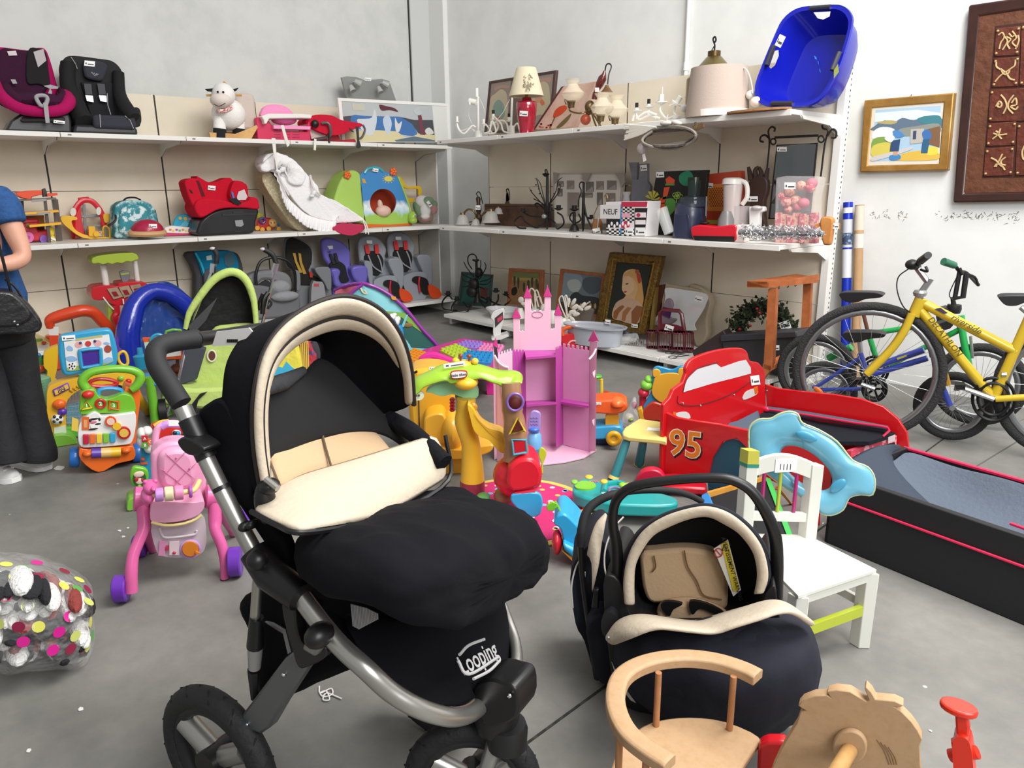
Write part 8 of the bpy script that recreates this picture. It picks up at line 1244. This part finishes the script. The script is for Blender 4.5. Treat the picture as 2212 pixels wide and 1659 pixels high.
o=Q('rear_leg',M('#6f7173',.4,.7),e([(412,1185),(650,870),(700,830),(775,905),(770,930),(640,1130),(565,1260),(520,1290),(440,1265)],.0,.03),bv=.006);Q('bolt',chrome,sp(650,958,-.002,10),sp(447,1235,-.002,8),par=o);Q('link',pk_,e(curve2([(640,560),(680,540),(710,600),(720,700),(760,800),(870,800),(880,860),(800,910),(730,920),(690,800),(650,660)],3),-.015,.01),bv=.005)
Q('lock',M('#8c8b87',.4,.6),e([(790,720),(850,680),(885,770),(820,865),(745,820)],-.03,-.01),bv=.006);Q('lock_knob',pk_,sp(848,738,-.03,56,54,.03));Q('screw',chrome,sp(800,757,-.034,10))
Q('strut',ps,t([(530,330,.02),(505,450,.02),(492,640,.02)],25,12));Q('strut_collar',pk_,t([(500,640,.02),(492,800,.02)],[34,42],12),t([(488,930,.02),(490,1090,.02)],[36,20],8));Q('strut_sleeve',M('#8a8986',.5),t([(492,800,.02),(488,920,.02)],[38,30],12));Q('cross_link',M('#8a8a88',.4,.6),t([(530,640,.06),(660,720,.04),(690,840,.02)],14,8))
Q('basket',pb,e(curve2([(385,560),(440,520),(560,500),(800,600),(1000,700),(1050,905),(950,970),(800,1030),(660,1095),(480,1092),(465,900),(440,720),(400,640)],2),.05,.4),bv=.04);Q('mesh_window',M('#8f9092',.6),*[e([(1022+i*8.5,566+i*2.2+(i>10)*(i-10)*2),(1027+i*8.5,567+i*2.2+(i>10)*(i-10)*2),(1038+i*8,690+min(i,4)*4-max(0,i-4)*4.2),(1033+i*8,690+min(i,4)*4-max(0,i-4)*4.2)],.012,.0135)for i in range(18)])
def stw(x,y,d,n,tr):
 c=FS.p(x,y,d);R=c.z/2;ax=n;u=V(-n.y,n.x,0);c.z=R+.001
 def rg(rad,trr,nn=40):return lambda b,F:b.tube([c+(u*math.cos(i*6.2832/nn)+Zv*math.sin(i*6.2832/nn))*rad for i in range(nn)],trr,12,True,flat=1)
 o=Q('wheel',M('#19191b',.6),rg(R-tr*1.9,tr*.7));Q('tyre',[M('#17171a',.7,bump=(40,.3)),M('#0f0f11',.9)],rg(R-tr,tr),1,*[(lambda b,F,a=i*.2244,s_=(-1)**i:b.tube([c+(u*math.cos(a)+Zv*math.sin(a))*(R+.0005)+ax*(-.0+tr*.1*s_),c+(u*math.cos(a+.13)+Zv*math.sin(a+.13))*(R-tr*.5)+ax*(tr*.85*s_)],.0025,5))for i in range(28)],par=o)
 Q('hub',pk_,lambda b,F:b.tube([c-ax*.035,c+ax*.035],R*.2,16),par=o)
 for a in(.5,2.6,4.7):Q('spoke',M('#a2a19d',.35,.8),lambda b,F,a=a:b.tube([c+(u*math.cos(a)+Zv*math.sin(a))*R*.15,c+(u*math.cos(a)+Zv*math.sin(a))*(R-tr*2.2)],R*.14,10),par=o)
 return c,R
hd_=FS.r
c1,R1_=stw(240,1045,.0,FS.n,.026)
stw(1470,760,.46,FS.n,.026)
nf=(FS.n*.9+FS.r*-.45).normalized()
c2,R2_=stw(1690,1215,.24,nf,.024)
Q('fork',M('#a2a19d',.35,.8),lambda b,F:b.tube([c2-nf*.045,c2-nf*.045+Zv*.05+FS.r*.03,FS.p(1830,1330,.24)],[.014,.014,.02],10),lambda b,F:b.tube([c2+nf*.045,c2+nf*.045+Zv*.05+FS.r*.03,FS.p(1850,1330,.27)],[.014,.014,.02],10));Q('axle',pk_,lambda b,F:b.tube([c2-nf*.05,c2+nf*.05],.012,10))
Q('front_block',pk_,la(1830,[(1000,70),(1030,105),(1180,115),(1250,105),(1260,60)],.25,20),e(curve2([(1700,1040),(1780,985),(1860,1000),(1940,1040),(1940,1200),(1800,1250),(1740,1200)],3),.2,.28),bv=.01);Q('swivel',M('#161618',.45),la(1890,[(1225,95),(1260,105),(1345,100),(1365,70)],.25,20));Q('rivet',chrome,sp(1905,1075,.195,12))
zm('o')
Q('leg_apron',pb,surf([[(735,1320,.05),(860,1330,.15),(1000,1290,.32),(1085,1260,.48)],[(760,1388,.015),(900,1420,.14),(1020,1390,.3),(1108,1385,.44)],[(830,1468,.02),(940,1475,.13),(1030,1450,.26),(1105,1440,.37)],[(905,1520,.05),(980,1528,.12),(1035,1505,.21),(1085,1475,.3)]],6),ss=1,sol=.006)
lp_=lambda x,y:FS.p(x,y,.10+(x-960)*.0014+(1440-y)*.0008)
lx=(lp_(1050,1408)-lp_(968,1452));ly=(lp_(990,1400)-lp_(1015,1455));nrm=lx.cross(ly).normalized();nrm=nrm if nrm.dot(CP-lp_(1005,1435))>0 else-nrm
lw=M('#a3a3a3',.6)
def logo(b,F):
 b.text('Looping',lp_(1008,1434)+nrm*.03,lx,ly,.048,.0,.012)
 for pts in(((965,1428),(985,1408),(1020,1394)),((995,1480),(1030,1462),(1053,1440)),((961,1440),(985,1470),(1050,1432))):b.tube(catmull([lp_(*q)+nrm*.03 for q in pts],5),.003,6)
Q('lettering',lw,logo,label='grey logo lettering on the apron')
Q('seat_side',pb,e(curve2([(425,905),(445,872),(480,865),(515,930),(535,1020),(550,1090),(600,1150),(640,1270),(580,1190),(520,1100),(460,1010)],3),.02,.05),bv=.012);Q('seat_tub',pb,surf([[(600,1110,.04),(640,1250,.04),(720,1330,.08),(860,1350,.2),(980,1330,.36),(1010,1180,.42)],[(575,1060,.05),(600,1190,.1),(720,1250,.2),(860,1260,.28),(960,1230,.38),(980,1080,.42)]],5),ss=1,sol=.02)
Q('footmuff',pb,lambda b,F:b.loft([catmull([F.p(*q)for q in st],5,True)for st in([(690,1190,.1),(790,1140,.22),(940,1085,.4),(960,1150,.4),(740,1230,.12)],[(615,1160,.0),(770,1110,.22),(965,1045,.45),(985,1160,.45),(655,1260,.0)],[(720,1165,-.03),(890,1085,.22),(1050,1070,.46),(1060,1200,.46),(770,1310,-.03)],[(850,1195,-.03),(985,1105,.22),(1135,1100,.45),(1150,1240,.44),(900,1355,-.02)],[(965,1250,.0),(1080,1150,.22),(1190,1150,.42),(1185,1250,.4),(985,1360,.04)],[(1020,1280,.08),(1100,1200,.22),(1180,1190,.36),(1170,1240,.36),(1030,1330,.1)])]),ss=2,disp=(.09,.035))
Q('bib',pc,surf([[(543,1103,-.03),(620,1035,.08),(760,990,.25),(944,934,.46)],[(575,1125,-.05),(700,1070,.08),(830,1030,.25),(962,985,.45)],[(648,1147,-.06),(745,1134,.05),(835,1115,.2),(966,1034,.44)]],6),ss=1,sol=.016,label='cream turned down bib');Q('bib_piping',pk_,t([(543,1105,-.035),(600,1135,-.055),(648,1151,-.065),(745,1139,.045),(835,1120,.19),(968,1038,.43),(962,940,.46)],5,6,5))
pcu=M('#b89c7c',.95,bump=(120,.08),spec=.1);Q('cushion',pcu,surf([[(572,945,.08),(690,915,.24),(810,930,.4)],[(578,1000,.06),(700,960,.22),(840,975,.4)],[(600,1060,.04),(720,1030,.2),(880,1010,.4)]],8),ss=1,sol=.02);Q('seam',M('#5c4c38',.9),t([(692,918,.228),(702,962,.207),(719,1020,.188)],2.5,5,4),t([(580,990,.048),(602,1045,.03)],2.5,5))  # pcu: cream fabric darkened to tan, shade inside the hood put into the colour
rimp=[(568,1075,.02),(550,960,.02),(551,850,.03),(578,750,.07),(642,680,.14),(735,643,.23),(812,665,.31),(862,722,.37),(886,795,.42),(893,875,.45)]
midp=[(550,1060,.03),(500,950,.025),(497,840,.03),(515,765,.07),(570,705,.15),(655,680,.25),(730,700,.33),(790,750,.39),(835,820,.44),(860,890,.46)]
rear=[(540,1050,.04),(470,940,.03),(466,840,.03),(478,770,.07),(520,718,.14),(590,695,.25),(660,715,.34),(720,765,.4),(770,830,.45),(810,900,.47)]
winp=[(570,1010,.06),(545,930,.05),(560,840,.06),(572,785,.09),(610,755,.15),(655,738,.24),(700,748,.32),(690,800,.38),(720,850,.43),(790,905,.46)]
Q('hood',pb,surf([rimp,midp,rear,winp],5),ss=1,sol=.008)
k_=lambda s_,dd:[(735+(x-735)*s_[0]if True else x,870+(y-870)*s_[1]if y<870 else y,d+dd)for x,y,d in rimp]
Q('hood_trim',pc,surf([k_((1,1),-.006),k_((.945,.91),.0),k_((.91,.84),.012)],5),ss=1,sol=.016,label='cream padded hood trim');Q('hood_piping',M('#1d1512',.7),lambda b,F:b.tube(catmull([F.p(*q)for q in k_((.905,.825),.012)],5),.006,8),lambda b,F:b.tube(catmull([F.p(*q)for q in k_((1.008,1.012),.0)],5),.006,8));Q('hood_lining',pc,surf([k_((.9,.815),.012),k_((.87,.75),.02),k_((.85,.7),.035)][:3],5),ss=1,sol=.01)
Q('seat_back',M('#0e0e11',.9),surf([[(562,845,.06),(640,815,.18),(700,770,.33),(800,880,.45)],[(566,930,.06),(690,880,.22),(790,880,.38),(870,930,.46)],[(572,1010,.05),(700,950,.22),(820,940,.4),(900,990,.47)]],6),ss=1,sol=.012);Q('head_roll',M('#26262a',.9,bump=(20,.5)),t([(563,842,.05),(610,825,.12),(655,800,.2)],[14,16,8],10,4));Q('bumper_bar',K_('#121216'),t([(840,905,.45),(885,930,.44),(925,965,.43),(960,1000,.42)],20,12,4));Q('hinge',pk_,sp(573,1085,.0,18,40,.02),sp(583,1050,.0,16,14,.02));Q('clip',ps,t([(575,1035,-.01),(600,1055,-.01)],6,8));Q('pouch',pk_,e(curve2([(382,955),(400,945),(440,970),(425,985),(400,980)],3),-.03,.01),bv=.008)
one('string','small knotted white string lying on the floor under the pushchair','string',FG(705,1500),M('#d8d6d0',.8),lambda b,F:b.tube(catmull([V(G(x,y).x,G(x,y).y,.004)for x,y in((690,1485),(692,1500),(715,1490),(718,1502),(700,1508),(692,1500),(705,1496),(712,1514),(698,1514),(706,1500),(738,1512))],5),.0022,6))
one('toy_block','orange and yellow plastic toy half hidden behind the pushchair frame','toy',FG(570,1330),P_('#d8651e'),e([(568,1225),(600,1250),(590,N),(560,N)],.0,.05),bv=.004)
# ----------------- infant carriers -----------------
zm('q')
F=FG(720,1400);F.b.z=.001
T=Th('infant_carrier','black and cream infant carrier with navy foot cover beside the white chair','infant carrier',F);nvy=M('#20222c',.85,bump=(24,.12),spec=.25)
Q('handle',M('#111113',.4),t([(250,980,.06),(265,800,.05),(290,600,.03),(290,420,.03),(270,300,.02),(275,200,.02),(310,130,.02),(400,75,.02),(600,45,.02),(800,32,.02),(930,42,.02),(1040,100,.02),(1120,210,.02),(1175,340,.03),(1190,480,.05),(1185,700,.08)],[40,44,38,34,28,26,27,27,26,26,27,28,30,32,34,36],12,4));Q('shell',M('#121214',.5),e(curve2([(215,640),(260,580),(320,640),(370,800),(480,880),(950,880),(1080,800),(1130,680),(1180,640),(1200,800),(1250,900),(1180,1100),(1000,N),(420,N),(290,1250),(250,1050)],3),-.0,.3),bv=.05)
rm=[(335,745),(328,620),(345,500),(385,400),(450,315),(560,245),(700,200),(810,190),(920,225),(1020,300),(1095,395),(1130,490),(1140,590),(1112,680)]
r2=[(x,y,d)for(x,y),d in zip(rm,[0]*14)];cx_=735
Q('hood',nvy,surf([[(x,y,.0)for x,y in rm],[(cx_+(x-cx_)*1.05,y-12,.1)for x,y in rm],[(cx_+(x-cx_)*1.0-10,y+5,.2)for x,y in rm],[(cx_+(x-cx_)*.8-20,330+(y-330)*.7+40,.27)for x,y in rm]],5),ss=1,sol=.008)
Q('hood_trim',pc,surf([[(x,y,-.012)for x,y in rm],[(cx_+(x-cx_)*.93,700+(y-700)*.945,-.022)for x,y in rm],[(cx_+(x-cx_)*.86+6*math.sin(i*2),700+(y-700)*.875+8*math.cos(i*2.4),-.004)for i,(x,y)in enumerate(rm)]],5),ss=1,sol=.014,label='cream hood trim');Q('hood_back',M('#0d0d10',.9),e(curve2([(380,800),(400,520),(480,360),(640,280),(850,270),(1000,360),(1080,520),(1100,740),(900,850),(500,850)],3),.16,.17))
Q('hood_piping',M('#d8d4cc',.6),t([(240,610,.06),(222,520,.08),(230,420,.1),(270,320,.12),(330,250,.14)],5,6,5))
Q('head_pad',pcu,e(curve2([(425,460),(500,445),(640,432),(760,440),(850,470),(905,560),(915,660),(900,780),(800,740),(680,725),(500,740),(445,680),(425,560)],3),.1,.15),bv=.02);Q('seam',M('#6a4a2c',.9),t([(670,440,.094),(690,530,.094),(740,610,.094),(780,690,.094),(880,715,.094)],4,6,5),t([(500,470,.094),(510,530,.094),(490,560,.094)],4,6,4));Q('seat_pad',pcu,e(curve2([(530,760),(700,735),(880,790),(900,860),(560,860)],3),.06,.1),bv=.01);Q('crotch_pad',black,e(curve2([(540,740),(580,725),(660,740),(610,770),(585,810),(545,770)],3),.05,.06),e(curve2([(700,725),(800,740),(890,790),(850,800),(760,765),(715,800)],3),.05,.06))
lb2=Q('warning_label',M('#d8d4cc',.6),e([(835,430),(915,378),(988,660),(945,697)],.07,.073),label='white and yellow warning label');Q('yellow_strip',M('#c9b52a',.6),e([(876,405),(912,385),(980,655),(945,672)],.068,.07),par=lb2);Q('lettering',M('#1c1a14',.6),lambda b,F:b.text('AVERTISSEMENT WARNING',F.p(938,545,.0665),F.p(968,650,.0665)-F.p(908,440,.0665),F.r*.95+Zv*.3,F.s(31),.0,.006),t([(884,440,.066),(910,440,.066),(894,408,.066)],3,5,closed=True),par=lb2);Q('no_sign',M('#b83838',.6),ring(862,452,.068,22,24,3,18,5),t([(848,436,.068),(876,468,.068)],3,5),par=lb2)
def muff(b,F):
 R=[]
 for k,(y0,y1,xl,xr,d)in enumerate(((850,800,300,1270,-.04),(905,830,262,1345,-.1),(1000,930,265,1405,-.16),(1130,1060,300,1436,-.2),(1260,1230,370,1420,-.2),(1400,1390,480,1330,-.16),(1500,1500,560,1180,-.1))):
  R.append([F.p(xl+(xr-xl)*(.5-.5*math.cos(math.pi*i/14)),y0+(y1-y0)*(i/14),d+.2*abs(i/7-1)**2.2)for i in range(15)])
 b.grid(R)
Q('foot_cover',nvy,muff,ss=2,sol=.012,disp=(.1,.025))
Q('cover_flap',pc,surf([[(235,925,-.02),(300,830,-.04),(420,795,-.04),(600,820,-.02),(740,832,-.01),(880,790,-.01),(1000,757,-.03),(1150,718,-.03),(1260,745,-.04),(1400,858,-.02)],[(228,950,-.1),(320,880,-.15),(440,850,-.17),(620,870,-.16),(760,875,-.15),(900,840,-.15),(1030,800,-.15),(1170,760,-.14),(1270,775,-.12),(1398,860,-.05)],[(270,975,-.14),(380,935,-.2),(530,880,-.21),(680,890,-.21),(850,905,-.2),(960,870,-.2),(1100,828,-.19),(1200,795,-.17),(1290,795,-.14),(1395,862,-.06)]],4),ss=1,sol=.014,label='cream fold over flap');Q('snap',silver,sp(245,928,-.12,10,8,.004));Q('pivot',M('#1c1c1f',.45),disc(250,860,-.03,.02,48,75));Q('side_sticker',M('#cfcfcd',.5),e([(262,1065),(290,1120),(330,1200),(400,1295),(370,1280),(300,1190)],-.03,-.028))
F=FG(200,1190)
T=Th('infant_carrier','second black and cream infant carrier tucked behind the front one on its left','infant carrier',F)
Q('handle',M('#18181a',.75),t([(90,410,.0),(95,330,.0),(120,230,.02),(180,165,.04),(290,120,.06),(430,100,.1),(600,105,.14),(700,130,.18),(770,165,.2)],[26,26,25,24,22,20,19,18,18],12,4),label='black foam carry handle');Q('handle_post',pk_,t([(88,400,.0),(100,600,.0),(140,850,.0),(190,1150,.0)],[16,16,22,30],10,3));Q('hood',pc,surf([[(120,470,-.02),(140,370,-.02),(175,280,.0),(230,228,.02)],[(165,480,-.04),(180,400,-.04),(205,310,-.02),(245,240,.0)],[(150,700,-.03),(175,600,-.04),(190,500,-.03),(190,380,-.01)]],5),ss=1,sol=.012)
Q('shell',nvy,e(curve2([(30,600),(60,500),(120,420),(210,380),(260,500),(250,800),(220,1000),(190,1170),(160,1120),(110,950),(60,850)],3),.02,.22),bv=.03);Q('piping',M('#d8d4cc',.6),t([(45,760,.015),(38,640,.015),(60,540,.015),(90,480,.015)],5,6,5),t([(120,810,.0),(108,680,.0),(112,560,.0)],5,6,4));Q('buckle',pk_,e([(165,660),(195,660),(190,770),(150,765)],-.05,-.03),bv=.004);Q('cover',nvy,e(curve2([(120,850),(230,800),(300,900),(300,1150),(200,1190),(150,1050)],3),-.05,.1),bv=.03)
# ----------------- wooden child chair, rocking animal, red toys -----------------
mdf=M('#b08f6c',.6,var=(60,'#a8865f',.45));beech=wood('#b07c52','#9c6a42')
zs=.27;pA=G(522,1425,zs);FA=Fr(pA);za=FA.p(527,1110,0).z
T=Th('round_chair','small wooden child chair with a curved horseshoe arm rail on thin spindles','chair',Fr(V(pA.x,pA.y,0)))
seat_=curve2([(200,1760),(258,1660),(300,1560),(400,1450),(520,1395),(700,1375),(900,1400),(1092,1488),(1060,1560),(985,1680),(900,1900),(500,2000)],3)
Q('seat',mdf,lambda b,F:b.prism([G(x,y,zs)-Zv*.016 for x,y in seat_],Zv*.018),bv=.005)
armp=catmull([G(x,y,za)for x,y in((590,1640),(470,1565),(360,1475),(300,1370),(283,1260),(315,1160),(400,1095),(530,1055),(690,1043),(850,1062),(990,1105),(1085,1150))],5)
def armr(b,F):
 w=.019;L=[]
 for i,p in enumerate(armp):
  q=(armp[min(i+1,len(armp)-1)]-armp[max(i-1,0)]).normalized();n=V(-q.y,q.x,0);L.append([p+n*(w*a)+Zv*(h)for a,h in((-1,-.011),(1,-.011),(1.0,.008),(.7,.012),(-.7,.012),(-1,.008))])
 b.loft(L)
Q('arm_rail',mdf,armr,bv=.002)
for(x0,y0),y1 in(((527,1130),1),((948,1150),1),((308,1480),1),((458,1600),1)):p=G(x0,y0-18,za);Q('spindle',beech,lambda b,F:b.tube([V(p.x,p.y,zs),V(p.x,p.y,za-.005)],.0068,10))
for x,y in((320,1600),(560,1440),(980,1500),(800,1800)):p=G(x,y,zs);Q('leg',mdf,lambda b,F:b.tube([V(p.x,p.y,.001),V(p.x,p.y,zs-.012)],.016,10))
F=Fr(V(*(G(1600,1545,.42).xy),.001))
T=Th('rocking_animal','plain wooden rocking animal head board with a shaggy outline and a round peg','rocking toy',F)
hed=[(1130,1760),(1165,1655),(1200,1580),(1250,1490),(1300,1410),(1322,1345),(1352,1338),(1330,1325),(1308,1310),(1335,1280),(1400,1255),(1470,1252),(1488,1262),(1470,1235),(1520,1222),(1600,1232),(1650,1262),(1692,1288),(1705,1278),(1680,1215),(1690,1205),(1720,1235),(1742,1275),(1780,1278),(1850,1285),(1902,1310),(1880,1320),(1850,1318),(1890,1345),(1945,1400),(1980,1450),(2005,1500),(1990,1540),(1995,1640),(2010,1760)]
Q('head_board',mdf,e(hed+[(1900,N),(1300,N)],.0,.022),bv=.003)
Q('peg_disc',mdf,disc(1597,1548,-.012,.0,98,96,28),bv=.003);Q('peg',wood('#b8905c','#a47a46'),t([(1597,1560,-.012),(1560,1620,-.06),(1490,1740,-.14)],[38,38,40],16));Q('rocker',mdf,lambda b,F:b.prism([F.q(-.16+i*.035,-.05,.001+.0)if False else F.b+F.n*(-.2+i*.06)+F.r*-.12+Zv*(abs(i-4)**2*.004)for i in range(9)]+[F.b+F.n*(-.2+i*.06)+F.r*-.12+Zv*(.03+abs(i-4)**2*.004)for i in range(8,-1,-1)],F.r*.24));Q('scuff',M('#7a5c3c',.7),*[t([(1750+i*22,1500+i*14,-.0005),(1790+i*20,1560+i*12,-.0005),(1820+i*14,1640,-.0005)],2,4,3)for i in range(4)])
zm('o')
T=Th('red_stool','bright red rounded toy seat beside the wooden rocking animal board','toy seat',Fr(V(*(G(1665,1640,.25).xy),.001)));Q('seat',P_('#c01020'),e(curve2([(1637,1625),(1650,1606),(1670,1603),(1700,1608),(1690,1640),(1680,1720),(1640,1720)],3),-.01,.02),bv=.008);Q('stand',P_('#a80c1c'),e([(1645,1700),(1680,1700),(1680,N),(1645,N)],-.02,.08))
T=Th('push_toy','orange red plastic push toy stick standing right of the wooden rocking animal','toy',Fr(V(*(G(2075,1600,.4).xy),.001)));oh=P_('#d9301c');Q('knob',oh,lambda b,F:b.loft([[F.p(2071,1529,0)+F.r*.03*math.cos(a*.4)+F.n*.022*math.sin(a*.4)+Zv*z for a in range(16)]for z in(-.006,.006)]),bv=.003);Q('grip',oh,e([(2062,1535),(2087,1535),(2095,1575),(2092,1600),(2066,1600),(2064,1570)],-.01,.01),bv=.004);Q('stem',oh,e(curve2([(2058,1600),(2085,1595),(2098,1620),(2104,1680),(2110,1760),(2055,1760),(2060,1680)],3),-.02,.02),t([(2070,1600,-.005),(2085,1700,-.005),(2085,N,0)],14,8));Q('collar',oh,t([(2052,1632,0),(2112,1625,0)],13,10))
for x,y,w in((128,1012,13),(258,1147,5),(266,1160,6),(277,1141,4),(45,1285,5),(175,1533,6),(62,1622,6),(585,1310,4),(2010,1580,4)):
 c=G(x,y);k=w*(c-CP).length/FPX
 one('paper_scrap','small torn white paper scrap lying on the grey concrete floor','paper',Fr(V(c.x,c.y,.001)),M('#d8d6d2',.8),lambda b,F:b.prism([V(c.x+k*random.uniform(.6,1.2)*math.cos(a),c.y+k*random.uniform(.3,.8)*math.sin(a),.001)for a in(0,1,2,3.1,4.2,5.3)],Zv*.0015),group='paper scraps on the floor')
